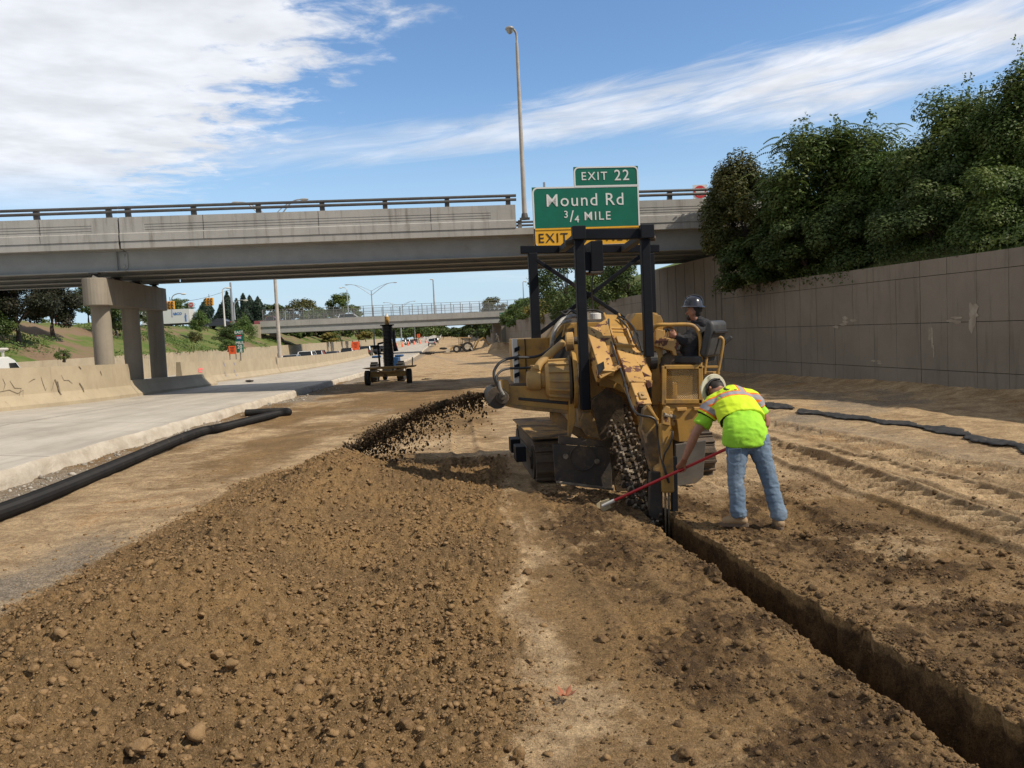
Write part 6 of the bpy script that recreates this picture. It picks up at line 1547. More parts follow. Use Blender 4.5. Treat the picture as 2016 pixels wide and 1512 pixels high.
def car(kind, x, y, z, rz, m, label, group=None, name=None):
    L, wd, body, gl = CARK[kind]
    o = empty(name or {'sedan': 'sedan_car', 'suv': 'sport_utility_car', 'pickup': 'pickup_truck', 'van': 'cargo_van'}[kind], (x, y, z), rz, label, {'pickup': 'pickup', 'van': 'van'}.get(kind, 'car'), group)
    h = wd/2
    def pr(mb, prof, w0, w1=None):   # side profile spanned across the car; top narrower
        w1 = w1 or w0; zs = [p[1] for p in prof]; a, b = min(zs), max(zs); n = len(prof)
        vs = [(s_*(w0 + (w1-w0)*(z_-a)/max(b-a, .01)), x_, z_) for s_ in (-1, 1) for x_, z_ in prof]
        mb.add(vs, [tuple(range(n-1, -1, -1)), tuple(range(n, 2*n))] + [(i, (i+1) % n, n+(i+1) % n, n+i) for i in range(n)])
    mb = MB(); pr(mb, body, h, h*.94); mb.build('body', m, o, world=False, bevel=.06)
    mb = MB()
    if kind == 'van': pr(mb, gl, h*.97, h*.86); gh = mb.build('cabin', m, o, world=False, bevel=.05)
    else:
        mb2 = MB(); zt = max(z_ for _, z_ in gl); top = [p for p in gl if p[1] > zt-.1]; 
        pr(mb2, [(p[0], p[1]) for p in top] + [(top[-1][0]-.02, zt-.1), (top[0][0]+.02, zt-.1)], h*.82, h*.79) if False else None
        pr(mb, gl, h*.9, h*.76); gh = mb.build('glasshouse', M_glass, o, world=False, bevel=.03)
        b3 = MB(); xs = [p[0] for p in top]; b3.box(((0), (xs[0]+xs[-1])/2, zt+.01), (wd*.74, xs[-1]-xs[0]+.1, .05)); b3.build('roof', m, o, world=False, bevel=.02)
        for s_ in (-1, 1):
            for (a, b) in ((gl[0], gl[1]), (gl[-1], gl[-2])):
                b3 = MB(); b3.bar((s_*h*.905, a[0], a[1]), (s_*h*.765, b[0], b[1]+.01), .09, .07); b3.build('pillar', m, o, world=False)
    if kind == 'van':
        for s_ in (-1, 1):
            b3 = MB(); b3.prism([(s_*h*.965, .75, 1.3), (s_*h*.965, 1.75, 1.25), (s_*h*.9, 1.15, 1.85), (s_*h*.9, .75, 1.85)], (s_*.02, 0, 0)); b3.build('side_window', M_glass, o, world=False)
            b3 = MB(); b3.box((s_*(h+.14), 1.55, 1.38), (.2, .12, .32)); b3.build('mirror', M_trim, o, world=False, bevel=.03)
        b3 = MB(); b3.prism([(-.8, 1.98, 1.25), (.8, 1.98, 1.25), (.72, 1.3, 1.9), (-.72, 1.3, 1.9)], (0, .03, .02)); b3.build('windscreen', M_glass, o, world=False)
        for y_ in (-1.8, -.3, .6):
            b3 = MB(); b3.box((0, y_, 2.28), (1.7, .07, .07)); rk_ = b3.build('ladder_rack', M_white, o, world=False)
            for s_ in (-.8, .8): b3 = MB(); b3.box((s_, y_, 2.17), (.06, .06, .2)); b3.build('rack_leg', M_white, rk_, world=False)
        b3 = MB(); b3.tube([(.85, -2.3, 2.34), (.85, .8, 2.34)], .05, 8); b3.build('rack_rail', M_white, o, world=False)
        for k in range(2):
            b3 = MB(); b3.box((h*.985, -.1 + .0, 1.62-.22*k), (.008, .5-.1*k, .05)); b3.build('lettering', M_plate, o, world=False)
    for s_ in (-1, 1):
        for y_ in (-L*.3, L*.31):
            wz = .34 if kind in ('sedan',) else .38
            b3 = MB(); b3.disc((s_*(h-.12), y_, wz), (1, 0, 0), wz, .24, 18); wl_ = b3.build('wheel', M_tyre, o, world=False, bevel=.03)
            b3 = MB(); b3.disc((s_*(h-.0), y_, wz), (1, 0, 0), wz*.6, .03, 12); b3.build('rim', M_rim, wl_, world=False)
        b3 = MB(); b3.box((s_*h*.78, -L/2+.03, .88 if kind != 'van' else 1.1), (.24, .08, .2 if kind == 'sedan' else .34)); b3.build('tail_lamp', M_lampr, o, world=False)
        b3 = MB(); b3.box((s_*h*.74, L/2-.12, .75), (.34, .1, .16)); b3.build('head_lamp', M_lampw, o, world=False)
    b3 = MB(); b3.box((0, -L/2+.0, .52), (wd*.94, .14, .2)); b3.build('bumper', M_trim if kind in ('suv', 'pickup') else m, o, world=False, bevel=.03)
    if kind == 'pickup': b3 = MB(); b3.box((0, -1.75, 1.13), (1.55, 1.75, .06)); b3.build('bed_opening', M_trim, o, world=False)
    return o
pw, pg, pdk, pbl, psv, pgy, pbk = paint('white_paint', (.7, .7, .68)), paint('grey_paint', (.16, .17, .18)), paint('dark_paint', (.03, .032, .038)), paint('slate_paint', (.09, .115, .16)), paint('silver_paint', (.42, .43, .44)), paint('pale_grey_paint', (.28, .3, .32)), paint('black_paint', (.012, .012, .014))
def on_lane(px_, d, lane=None):
    x_ = P(px_, 690, d).x; return x_, d, float(zbar(d))-.07
hdg = lambda d: -math.atan(float(edge(d+1)-edge(d-1))/2) * -1.0
def traffic(kind, px_, d, m, label, dz=0.0):
    x_, y_, z_ = on_lane(px_, d); z_ += dz; return car(kind, x_, y_, z_, -math.atan2(float(edge(d+1)-edge(d-1))/2, 1), m, label, 'traffic on the far carriageway')
traffic('van', -62, 28.5, pw, 'white cargo van with a ladder rack passing behind the barrier at the far left', -.3)
traffic('sedan', 574, 84, pgy, 'grey sedan low behind the barrier just right of the tan lamp pole')
traffic('suv', 606, 97, pw, 'white sport utility car behind the barrier, second in the traffic row')
traffic('suv', 626, 104, pdk, 'dark car close behind the white sport utility car')
traffic('sedan', 655, 112, pbl, 'slate blue sedan behind the barrier left of the orange board')
traffic('suv', 686, 124, pbk, 'black sport utility car half hidden by the orange board')
traffic('suv', 721, 140, pdk, 'dark car just left of the tall twin-arm lamp')
traffic('suv', 738, 150, pbl, 'slate blue tall car beside the tall twin-arm lamp')
traffic('sedan', 752, 158, pbk, 'black car left of the coil on the cart')
for i, (px_, d, k, m) in enumerate(((795, 255, 'suv', pw), (803, 270, 'suv', pgy), (811, 285, 'sedan', pdk), (819, 310, 'sedan', psv))):
    traffic(k, px_, d, m, ['white car right of the coil cart beyond the second overpass', 'pale grey car following the white one beyond the second overpass', 'dark car in the far queue under the second overpass', 'farthest silver car in the queue'][i])
d_ = 222.; car('pickup', P(850, 672, d_).x, d_, float(zdirt(d_))+.27, -math.atan(-.075), psv, 'silver pickup driving away on the closed concrete lanes')
d_ = 262.; car('suv', P(857, 668, d_).x, d_, float(zdirt(d_))+.27, -math.atan(-.075), pdk, 'dark car just beyond the silver pickup')
# vehicles up on the second bridge and the bank
car('suv', P(690, 626, 150).x, 151, FZ+1.2, rad(-88), pw, 'white car crossing the second overpass beside the lamp')
car('pickup', P(520, 626, 146).x, 150, FZ+1.2, rad(-88), paint('dull_red_paint', (.25, .05, .05)), 'dull red truck entering the left end of the second overpass')
car('sedan', P(432, 636, 130).x, 130, 4.75, rad(80), pdk, 'dark car on the street beside the spruce trees')
for i, (px_, k) in enumerate(((771, 0), (930, 1))):
    c = P(px_, 623 - k*7, 150); o = empty('guide_sign', c, 0, ('dark back of a road sign on the second overpass left of its middle', 'dark sign panel on the second overpass near its right end')[i], 'sign')
    mb = MB(); mb.box(c, (1.7, .05, .4)); mb.build('panel', M_dark, o)
    for s_ in (-.7, .7): mb = MB(); mb.tube([c + Vector((s_, .05, .2)), c + Vector((s_, .05, -.9))], .04, 6); mb.build('post', M_galv, o)
# white box trailer parked on the street behind the bank
td = 150.; tx0, tx1 = P(318, 625, td).x, P(379, 625, td).x; tz0, tz1 = P(350, 637, td).z, P(350, 609.5, td).z
tt = empty('box_trailer', ((tx0+tx1)/2, td, 5.3), 0, 'white box trailer with a blue logo on the street right of the bridge pier', 'trailer')
mb = MB(); mb.box(((tx0+tx1)/2-1.5, td, (tz0+tz1)/2), (tx1-tx0+3, 2.5, tz1-tz0)); mb.build('body', M_white if False else pw, tt, bevel=.04)
mb = MB(); mb.box(((tx0+tx1)/2-1.5, td, tz0-.12), (tx1-tx0+3, 2.3, .2)); mb.build('chassis', M_trim, tt)
for x_ in (tx0+.3, tx0+1.6): mb = MB(); mb.disc((x_, td-1.1, tz0-.5), (0, 1, 0), .5, .3, 14); mb.build('wheel', M_tyre, tt)
M_logob = mat('logo_blue', (.06, .2, .55), rough=.5)
text_mesh('lettering', 'ABCO', .62, M_logob, tt, Matrix.Translation((tx1-2.2, td-1.28, tz1-.8)) @ RX @ Matrix.Shear('XZ', 4, (0, 0)), bold=.02)
mb = MB(); fc = Vector((tx1-.75, td-1.275, (tz0+tz1)/2-.25)); mb.prism([fc + Vector((x*.3, 0, z*.75)) for x, z in ((-.5, -1), (-.15, -1), (0, -.3), (.15, -1), (.5, -1), (.35, .35), (.7, .2), (.7, .4), (.25, .6), (.2, 1), (-.2, 1), (-.25, .6), (-.7, .1), (-.6, -.05), (-.35, .3)) ], (0, .02, 0)); mb.build('figure_emblem', M_logob, tt)

# orange and white barrels along the far carriageway
M_bw = mat('barrel_white', (.7, .68, .64), rough=.6)
bar0 = empty('traffic_barrel', (0, 0, 0), 0, 'orange and white traffic barrel in the row along the far carriageway', 'barrel', 'barrels along the far carriageway')
mb = MB(); mb.lathe([(.30, 0), (.30, .08), (.25, .1), (.235, .4), (.21, .75), (.19, 1.0), (.17, 1.05)], (0, 0, 0), n=14); mb.build('drum', M_org, bar0, world=False, smooth=True)
for z_ in (.32, .68): mb = MB(); mb.lathe([(.243-.04*z_+.01, z_), (.238-.04*z_+.002, z_+.14)], (0, 0, 0), n=14); mb.build('band', M_bw, bar0, world=False)
bspots = [(550, 70, 0)] + [(770 + k*11.5, 176 + k*17, 0) for k in range(9)] + [(746, 168, 0), (757, 172, 0)]
for i, (px_, d, _) in enumerate(bspots):
    o = bar0 if i == 0 else copy_tree(bar0)
    o.location = (P(px_, 690, d).x, d, float(zbar(d))-.05 + (.62 if i == 0 else .25)); o['base'] = list(o.location)
bar0['label'] = 'single orange barrel behind the barrier at the foot of the tan lamp pole'
# ================================================================ trees and bushes
def leaf_material(name, a, b_, c_, trans=.3):
    m = bpy.data.materials.new(name); m.use_nodes = True
    t = m.node_tree; q = NG(t); b = t.nodes['Principled BSDF']
    r = q.n('ShaderNodeNewGeometry').outputs['Random Per Island']
    co = q.n('ShaderNodeTexCoord').outputs['Object']
    col = q.mix(r, a, b_); col = q.mix(q.m('MULTIPLY', q.ss(q.noise(co, .9, 4, .6), .45, .68), .8), col, c_)
    q.link(col, b.inputs['Base Color']); b.inputs['Roughness'].default_value = .55; b.inputs['Specular IOR Level'].default_value = .3
    tr = q.n('ShaderNodeBsdfTranslucent'); q.link(col, tr.inputs[0])
    mx = q.n('ShaderNodeMixShader'); mx.inputs[0].default_value = trans; q.link(b.outputs[0], mx.inputs[1]); q.link(tr.outputs[0], mx.inputs[2])
    q.link(mx.outputs[0], t.nodes['Material Output'].inputs[0]); return m
L_dark = leaf_material('leaf_dark', (.034, .06, .016), (.078, .115, .03), (.12, .155, .038))
L_mid = leaf_material('leaf_mid', (.05, .085, .02), (.115, .165, .036), (.165, .2, .05))
L_olive = leaf_material('leaf_olive', (.05, .06, .018), (.1, .105, .03), (.16, .145, .04))
L_light = leaf_material('leaf_light', (.06, .11, .025), (.12, .19, .045), (.16, .21, .06))
L_yel = leaf_material('leaf_yellowing', (.11, .13, .03), (.22, .19, .05), (.25, .17, .04))
L_purp = leaf_material('leaf_bronze', (.02, .026, .014), (.042, .046, .022), (.058, .045, .025))
L_spr = leaf_material('spruce', (.012, .028, .018), (.03, .055, .032), (.04, .065, .035), .1)
M_bark = mat('bark', (.09, .07, .055), (.05, .04, .032), 8, .95, bump=.5)
def leaves_np(C, N, size, r, asp=.5):
    """rhombus leaves at C facing N"""
    n = len(C); N = N/np.linalg.norm(N, axis=1)[:, None]
    A = r.normal(size=(n, 3)); A -= N*(A*N).sum(1)[:, None]; A /= np.linalg.norm(A, axis=1)[:, None]
    B = np.cross(N, A); s = (size*r.uniform(.55, 1.25, n))[:, None]
    V = np.stack([C - A*s, C + B*s*asp + N*s*.12, C + A*s, C - B*s*asp + N*s*.12], 1).reshape(-1, 3)
    return V, np.arange(n*4).reshape(-1, 4)
def crown_points(c, R, n, r, lumps=26, droop=.0, flat=.55, core=.25):
    """points in uneven clumps filling an ellipsoid"""
    c, R = np.array(c, float), np.array(R, float)
    d = r.normal(size=(lumps, 3)); d /= np.linalg.norm(d, axis=1)[:, None]
    d[:, 2] = np.where(d[:, 2] < -.75, -d[:, 2], d[:, 2])
    rad_ = r.uniform(core, .86, lumps)**.6
    K = d*rad_[:, None]; kr = r.uniform(.24, .46, lumps)
    which = r.choice(lumps, n, p=(kr**2)/(kr**2).sum())
    e = r.normal(size=(n, 3)); e /= np.linalg.norm(e, axis=1)[:, None]
    sh = r.uniform(0, 1, n)**.38
    p = K[which] + e*(kr[which]*sh)[:, None]*np.array([1, 1, flat+.25])
    C = c + p*R
    C[:, 2] -= droop*np.hypot(p[:, 0], p[:, 1])**2*R[2]
    N = e + np.array([0, 0, .9]) + r.normal(size=(n, 3))*.45
    return C, N, c + K*R, kr*R.mean()
def foliage(c, R, n, size, seed, lumps=26, droop=0.0, shoots=0, fronds=0, asp=.5, core=.25):
    r = np.random.default_rng(seed)
    C, N, K, kr = crown_points(c, R, n, r, lumps, droop, core=core)
    V, F = [], []; k = 0
    v, f = leaves_np(C, N, np.full(len(C), size), r, asp); V.append(v); F.append(f+k); k += len(v)
    for _ in range(shoots):
        i = r.integers(len(K)); top = K[i][2] > c[2]
        if not top: continue
        b = K[i] + np.array([0, 0, kr[i]*.5]); L = r.uniform(.5, 1.25)*R[2]*.38; dr = np.array([r.normal()*.22, r.normal()*.22, 1.])
        m = 34; t = np.linspace(0, 1, m); pc = b + np.outer(t*L, dr) + r.normal(size=(m, 3))*(.05+.11*(1-t))[:, None]
        v, f = leaves_np(pc, r.normal(size=(m, 3)) + np.array([0, 0, .5]), np.full(m, size*.95), r, asp); V.append(v); F.append(f+k); k += len(v)
    for _ in range(fronds):
        i = r.integers(len(K)); e = r.normal(size=3); e[2] = abs(e[2])*.8; e /= np.linalg.norm(e)
        b = K[i] + e*kr[i]*.9; az_ = np.array([e[0], e[1], 0]); az_ = az_/max(np.linalg.norm(az_), .1); L = r.uniform(.45, .8)
        m = 11; t = np.linspace(.12, 1, m); sp = b + np.outer(t*L, az_) ; sp[:, 2] += L*(.28*t - .55*t*t)
        sd = np.array([-az_[1], az_[0], 0])
        for s_ in (-1, 1):
            ln = .16*(1-.5*t); tip = sp + sd*s_*ln[:, None] + az_*.05; tip[:, 2] -= .05
            md = (sp+tip)/2; off = np.outer(np.full(m, .028), az_)
            v = np.stack([sp, md-off, tip, md+off], 1).reshape(-1, 3); V.append(v); F.append(np.arange(len(v)).reshape(-1, 4)+k); k += len(v)
    return np.concatenate(V), np.concatenate(F), K, kr
def plant(name, base, c, R, n, size, m, label, cat, seed, group=None, trunk=.12, droop=0.0, shoots=0, fronds=0, lumps=26, asp=.5, nlimb=7, core=.25):
    base = Vector(base); o = empty(name, base, 0, label, cat, group)
    V, F, K, kr = foliage(c, R, n, size, seed, lumps, droop, shoots, fronds, asp, core)
    np_mesh('crown' if name.endswith('tree') else 'foliage', V - np.array(base), F, m, o)
    mb = MB(); r = np.random.default_rng(seed+1); c = Vector(c)
    fork = base + (c-base)*.45; mb.tube(curve_pts([base - UP*.2, base + (fork-base)*.5 + Vector((r.normal()*.06, r.normal()*.06, 0)), fork, c + UP*R[2]*.3], 4), [trunk*(1-.75*i/12) for i in range(13)], 8)
    tr = mb.build('trunk' if name.endswith('tree') else 'stem', M_bark, o, smooth=True)
    mb = MB()
    for i in range(min(nlimb, len(K))):
        p = Vector(K[i]); mb.tube(curve_pts([fork, fork + (p-fork)*.5 + UP*.1*R[2], p], 4), [trunk*.5*(1-.8*j/8) for j in range(9)], 5)
    mb.build('limbs', M_bark, tr)['kind'] = 'stuff'
    return o
def bush_at(px_, py_, d, rx, rz, n, size, m, label, seed, back=0.0, base=None, ry=None, name='bush', cat='bush', **k):
    c = P(px_, py_, d); c.x += back; b = base or (c.x + .3, c.y, max(3.4, c.z - rz*1.05))
    return plant(name, b, c, (rx, ry or rx, rz), n, size, m, label, cat, seed, **k)
# on the bank above the right wall, nearest last
bush_at(1462, 425, 32.2, 1.5, 2.1, 24000, .07, L_olive, 'rounded olive-tinged bush hanging over the wall where it meets the near bridge', 500, lumps=40, droop=.12, core=.55)
bush_at(1432, 400, 33.2, .9, 1.3, 8000, .07, L_mid, 'small leafy bush tucked against the bridge railing behind the olive bush', 501)
bush_at(1478, 515, 31.0, 1.45, .95, 18000, .065, L_dark, 'low dark bush trailing down the wall face below the olive bush', 502, droop=.25)
bush_at(1640, 375, 29.0, 2.3, 2.2, 36000, .075, L_mid, 'leafy sumac tree with long drooping fronds in the middle of the greenery', 503, lumps=48, shoots=30, fronds=520, name='sumac_tree', cat='tree', core=.2)
bush_at(1575, 485, 28.4, 1.5, 1.15, 22000, .065, L_dark, 'dark bush along the wall top under the drooping sumac fronds', 504, droop=.15, fronds=60)
bush_at(1700, 465, 26.4, 1.6, 1.25, 24000, .06, L_dark, 'dark tangled bush on the wall top between the sumac and the tall right trees', 505, droop=.12)
bush_at(1893, 330, 25.0, 1.75, 2.1, 34000, .065, L_mid, 'tall bushy tree with wispy tops second from the right edge', 506, lumps=50, shoots=40, name='bushy_tree', cat='tree', core=.2)
bush_at(1765, 385, 26.5, 1.2, 1.3, 17000, .06, L_light, 'lighter green bush between the sumac and the tall bushy tree', 507, shoots=8)
bush_at(1830, 425, 23.6, 1.55, 1.3, 26000, .055, L_dark, 'low dark bush on the wall top left of the frame edge tree', 508, droop=.1)
bush_at(1960, 420, 21.4, 1.6, 1.25, 26000, .052, L_mid, 'bush with bramble stems on the wall top at the right edge', 509, droop=.1)
bush_at(2030, 270, 22.8, 1.2, 2.1, 18000, .055, L_mid, 'slender tall tree cut by the right edge of the picture', 510, lumps=30, shoots=26, name='slender_tree', cat='tree')
bush_at(1700, 400, 28.5, 1.7, 1.6, 20000, .065, L_mid, 'broad bush behind the sumac fronds, right of its trunk', 513)
bush_at(1880, 400, 24.6, 1.6, 1.4, 22000, .06, L_mid, 'full bush below the tall bushy tree', 514)
bush_at(1965, 320, 23.4, 1.2, 1.6, 20000, .058, L_mid, 'leafy bush between the two tallest trees at the right', 515, shoots=16)
bush_at(1545, 440, 30.2, 1.2, 1.3, 16000, .065, L_dark, 'dark bush under the left side of the sumac', 516)
bush_at(1785, 370, 27.5, 1.0, 1.1, 9000, .06, L_mid, 'bush filling the gap behind the lighter green bush', 511)
bush_at(1555, 400, 31.0, 1.1, 1.3, 13000, .065, L_mid, 'leafy bush between the olive bush and the sumac', 512, fronds=60)
# beyond the near bridge, hanging over the far wall
for i, (px_, py_, d, rx, rz, m, lab) in enumerate((
    (1232, 560, 50, 1.7, 2.1, L_dark, 'dark bush over the wall just behind the right frame post'),
    (1195, 575, 56, 1.9, 1.9, L_mid, 'green bush over the far wall between the black braces'),
    (1160, 588, 64, 2.0, 1.9, L_light, 'bright green bush over the far wall right of the front frame post'),
    (1112, 560, 74, 3.0, 3.4, L_dark, 'darker round tree rising above the bushes seen through the frame'),
    (1120, 600, 76, 2.2, 2.0, L_mid, 'green bush over the far wall left of the front frame post'),
    (1082, 608, 92, 2.6, 2.0, L_yel, 'yellowing bush between the two left frame posts'),
    (1050, 614, 108, 2.6, 2.2, L_mid, 'green bush over the far wall behind the rear left frame post'),
    (1028, 620, 124, 2.6, 2.2, L_light, 'bright bush left of the black frame near the second overpass'),
    (1010, 624, 139, 2.3, 2.0, L_mid, 'bush at the right end of the second overpass'))):
    bush_at(px_, py_, d, rx, rz, 7000, .05+.0011*d, m, lab, 530+i, droop=.15, ry=rx*1.6, name='round_tree' if 'tree' in lab else 'bush', cat='tree' if 'tree' in lab else 'bush')
# left bank
def ltree(px_, py_, d, rx, rz, n, size, m, label, seed, zb=None, name='leafy_tree', cat='tree', **k):
    c = P(px_, py_, d); zb = 5.0 if zb is None else zb
    return plant(name, (c.x, c.y, min(zb, c.z-rz*.6)), c, (rx, rx, rz), n, size, m, label, cat, seed, **k)
ltree(30, 596, 62, 3.3, 2.5, 26000, .11, L_purp, 'big dark bronze tree on the left bank at the left edge', 560, 3.0, trunk=.22, lumps=40)
ltree(100, 600, 70, 2.4, 2.3, 16000, .11, L_purp, 'dark tree on the left bank between the left edge tree and the bridge pier', 561, 3.6, trunk=.2)
ltree(-45, 612, 60, 2.6, 2.3, 12000, .12, L_dark, 'dark tree cut off by the left edge of the picture', 562, 3.0)
ltree(172, 598, 92, 2.1, 2.2, 5000, .14, L_dark, 'dark narrow tree just left of the bridge pier', 563)
ltree(226, 628, 82, 1.7, 1.9, 6000, .12, L_dark, 'dark tree standing between the pier columns', 564, 3.2, trunk=.18)
ltree(270, 618, 100, 1.6, 1.3, 3500, .13, L_mid, 'green tree behind the third pier column', 565)
ltree(393, 636, 104, 1.35, 1.45, 4500, .1, L_light, 'light green bush at the right end of the white trailer', 566, 4.4, name='bush', cat='bush')
ltree(384, 664, 92, .8, .7, 1500, .08, L_olive, 'small twiggy brown-green bush on the grass slope', 567, 3.0, name='bush', cat='bush')
ltree(357, 603, 170, 2.8, 1.6, 2500, .2, L_mid, 'round tree top behind the white trailer', 568)
ltree(478, 652, 92, 1.55, 1.75, 7000, .085, L_light, 'tall light green bush behind the mile marker', 570, 3.3, name='bush', cat='bush', shoots=10)
ltree(444, 664, 90, 1.35, 1.2, 5000, .085, L_dark, 'dark bush at the left of the cluster behind the orange sign', 571, 2.8, name='bush', cat='bush')
ltree(449, 681, 86, 1.0, .7, 3000, .08, L_light, 'low pale bush at the foot of the cluster by the orange sign', 572, 1.9, name='bush', cat='bush')
ltree(125, 700, 58, .55, .4, 900, .06, L_mid, 'little weed bush on the brown slope left of the pier', 573, 1.7, name='bush', cat='bush')
def spruce(px_, ytop, d, h, w_, label, seed):
    t = P(px_, ytop, d); b = Vector((t.x, t.y, t.z - h)); o = empty('spruce_tree', b, 0, label, 'tree', 'dark spruces in a row')
    r = np.random.default_rng(seed); n = 13000; f = r.uniform(0, 1, n)**.6; lay = np.floor(f*16)/16
    ff = np.clip(lay + r.uniform(0, .06, n), 0, 1); rad_ = 1.9*w_*ff**.72*(r.uniform(.1, 1, n)**.5)*(.8+.35*np.sin(lay*90+seed)); a = r.uniform(0, 2*np.pi, n)
    C = np.stack([np.cos(a)*rad_, np.sin(a)*rad_, h*(1-ff) - rad_*.35 + r.normal(size=n)*.05], 1)
    N = np.stack([np.cos(a)*.8, np.sin(a)*.8, np.full(n, .45)], 1) + r.normal(size=(n, 3))*.5
    V, F = leaves_np(C, N, np.full(n, .26), r, .35); np_mesh('crown', V, F, L_spr, o)
    mb = MB(); mb.tube([b - UP*1, t], [.22, .03], 7); mb.build('trunk', M_bark, o)
for i, (px_, yt, d, h, w_, lab) in enumerate(((404, 589, 150, 6.5, 1.9, 'spruce standing alone just right of the white trailer'), (446, 574, 160, 10, 2.2, 'tallest spruce, left of the utility pole'), (433, 600, 168, 7, 1.9, 'short spruce left of the tallest one'), (465, 588, 170, 8.5, 1.8, 'spruce peeking out right of the utility pole'), (478, 578, 165, 9.5, 1.9, 'pointed spruce in the middle of the row'), (491, 582, 172, 9.5, 1.9, 'spruce second from the right end of the row'), (507, 584, 162, 8.5, 1.9, 'spruce at the right end of the row by the second overpass'))):
    spruce(px_, yt, d, h, w_, lab, 600+i)
far = [(537, 617, 185, 3.2, 2.2, L_dark), (560, 622, 200, 3.0, 2.0, L_purp), (595, 612, 205, 4.2, 3.0, L_olive), (620, 622, 200, 3.4, 2.0, L_mid), (670, 602, 190, 3.2, 2.8, L_mid), (692, 618, 195, 2.8, 1.9, L_mid), (645, 622, 230, 3.2, 1.8, L_dark), (972, 608, 210, 3.6, 2.6, L_olive), (590, 652, 180, 2.6, 2.0, L_dark), (575, 655, 172, 2.0, 1.8, L_mid), (640, 653, 205, 4.0, 2.2, L_dark), (670, 652, 215, 3.6, 2.3, L_mid), (705, 650, 225, 4.0, 2.5, L_dark), (735, 652, 240, 4.2, 2.6, L_mid), (760, 650, 260, 4.6, 2.8, L_dark), (790, 651, 280, 4.8, 3.0, L_dark), (815, 649, 310, 5.4, 3.4, L_dark), (838, 650, 340, 5.6, 3.4, L_mid), (858, 651, 380, 6.0, 3.4, L_dark), (872, 655, 430, 5.5, 3.0, L_dark), (901, 654, 430, 4.2, 3.0, L_dark), (918, 654, 380, 3.8, 2.8, L_dark), (938, 649, 260, 4.0, 3.4, L_dark), (955, 646, 225, 3.8, 3.4, L_dark), (972, 646, 200, 3.2, 3.0, L_mid), (985, 648, 182, 2.2, 2.4, L_dark), (888, 658, 520, 5, 2, L_dark), (650, 664, 190, 2.0, 1.1, L_yel), (720, 662, 215, 2.4, 1.1, L_yel)]
where = ['dark tree above the left end of the second overpass fence', 'bronze tree behind the tan lamp pole', 'broad olive tree above the second overpass, left of the round one', 'low green tree right of the broad olive tree', 'round full tree above the second overpass by the lamp', 'smaller tree at the foot of the round full tree', 'dark tree between the olive tree and the round full tree', 'olive tree above the right end of the second overpass', 'dark tree under the left part of the second overpass', 'tree beside the far wing wall under the second overpass', 'dark tree mass above the queue of cars', 'green tree above the blue sedan, under the second overpass', 'dark tree above the orange board left of the coil cart', 'green tree behind the tall twin-arm lamp pole', 'dark tree just left of the coil under the second overpass', 'dark tree just right of the coil under the second overpass', 'dark tree left of the slim far poles', 'green tree among the slim far poles', 'dark tree above the silver pickup', 'dark tree right of the silver pickup, near the vanishing road', 'dark rounded far tree left of the backhoe canopy', 'dark far tree above the backhoe canopy', 'large dark tree above the backhoe boom', 'dark tree left of the right abutment', 'green tree beside the right abutment', 'dark tree hard against the right abutment', 'tiny farthest tree above the vanishing road', 'yellow-green bush on the bank under the second overpass', 'yellow-green bush right of the other under the second overpass']
for i, (px_, py_, d, rx, rz, m) in enumerate(far):
    c = P(px_, py_, d); nm = 'bush' if m is L_yel else 'leafy_tree'
    plant(nm, (c.x, c.y, min(c.z - rz*1.1, 1.5 if d > 170 and py_ > 640 else 4)), c, (rx, rx, rz), 2600, .06+.0013*d, m, where[i], 'bush' if m is L_yel else 'tree', 640+i, nlimb=4, lumps=20, core=.4)
# distant woods closing the horizon on both sides
V, F = [], []; k = 0; r = np.random.default_rng(700)
for side in (-1, 1):
    for j in range(150):
        d = r.uniform(260, 900); x_ = (float(edge(d)) - 45 - r.uniform(0, 500)) if side < 0 else (float(wallx(d)) + 18 + r.uniform(0, 500))
        c = np.array([x_, d, 5.5 + r.uniform(2, 5)]); v, f, _, _ = foliage(c, (r.uniform(4, 8), r.uniform(4, 8), r.uniform(3.5, 6.5)), 420, .9, 1000+j+(side > 0)*500, 12)
        V.append(v); F.append(f+k); k += len(v)
tag(np_mesh('woods', np.concatenate(V), np.concatenate(F), L_dark), kind='stuff')
# weeds and long grass on the left bank and along the wall top
r = np.random.default_rng(720); n = 16000; d = r.uniform(45, 150, n); f = r.uniform(.02, 1.05, n)
C = np.stack([edge(d) - 7.4 - 14.3 - 9.5*f, d, 1.35 + 3.55*np.minimum(f, 1)**.9 + .06], 1)
keep = fbm(C[:, 0]*.22, C[:, 1]*.12, 721, 3) > .0
V, F = leaves_np(C[keep], r.normal(size=(keep.sum(), 3)) + np.array([0, -.6, .3]), np.full(keep.sum(), .16), r, .3)
tag(np_mesh('grass', V, F, L_light), kind='stuff')
n = 9000; d = r.uniform(17, 35, n); x_ = wallx(d) + r.uniform(0, 1.8, n) - .14*(d > 25); C = np.stack([x_, d, 3.42 + np.maximum(x_ - wallx(d), 0)*.45 + r.uniform(0, .3, n) - .35*(x_ < wallx(d))*r.uniform(0, 1, n)], 1)
V, F = leaves_np(C, r.normal(size=(n, 3)) + np.array([-.4, -.2, .6]), np.full(n, .06), r, .45)
tag(np_mesh('undergrowth', V, F, L_dark), kind='stuff')
# ================================================================ things lying on the dirt and further down the cut
def onz(px_, py_, z=0.0, it=5):
    ry = CR @ Vector(((px_-PW/2)/FPX, -(py_-PH/2)/FPX, -1.0)); t = (CAMZ-z)/-ry.z; p = Vector((ry.x*t, ry.y*t, z))
    for _ in range(it):
        h = gz(p.x, p.y) + z; t = (CAMZ-h)/-ry.z; p = Vector((ry.x*t, ry.y*t, h))
    return p
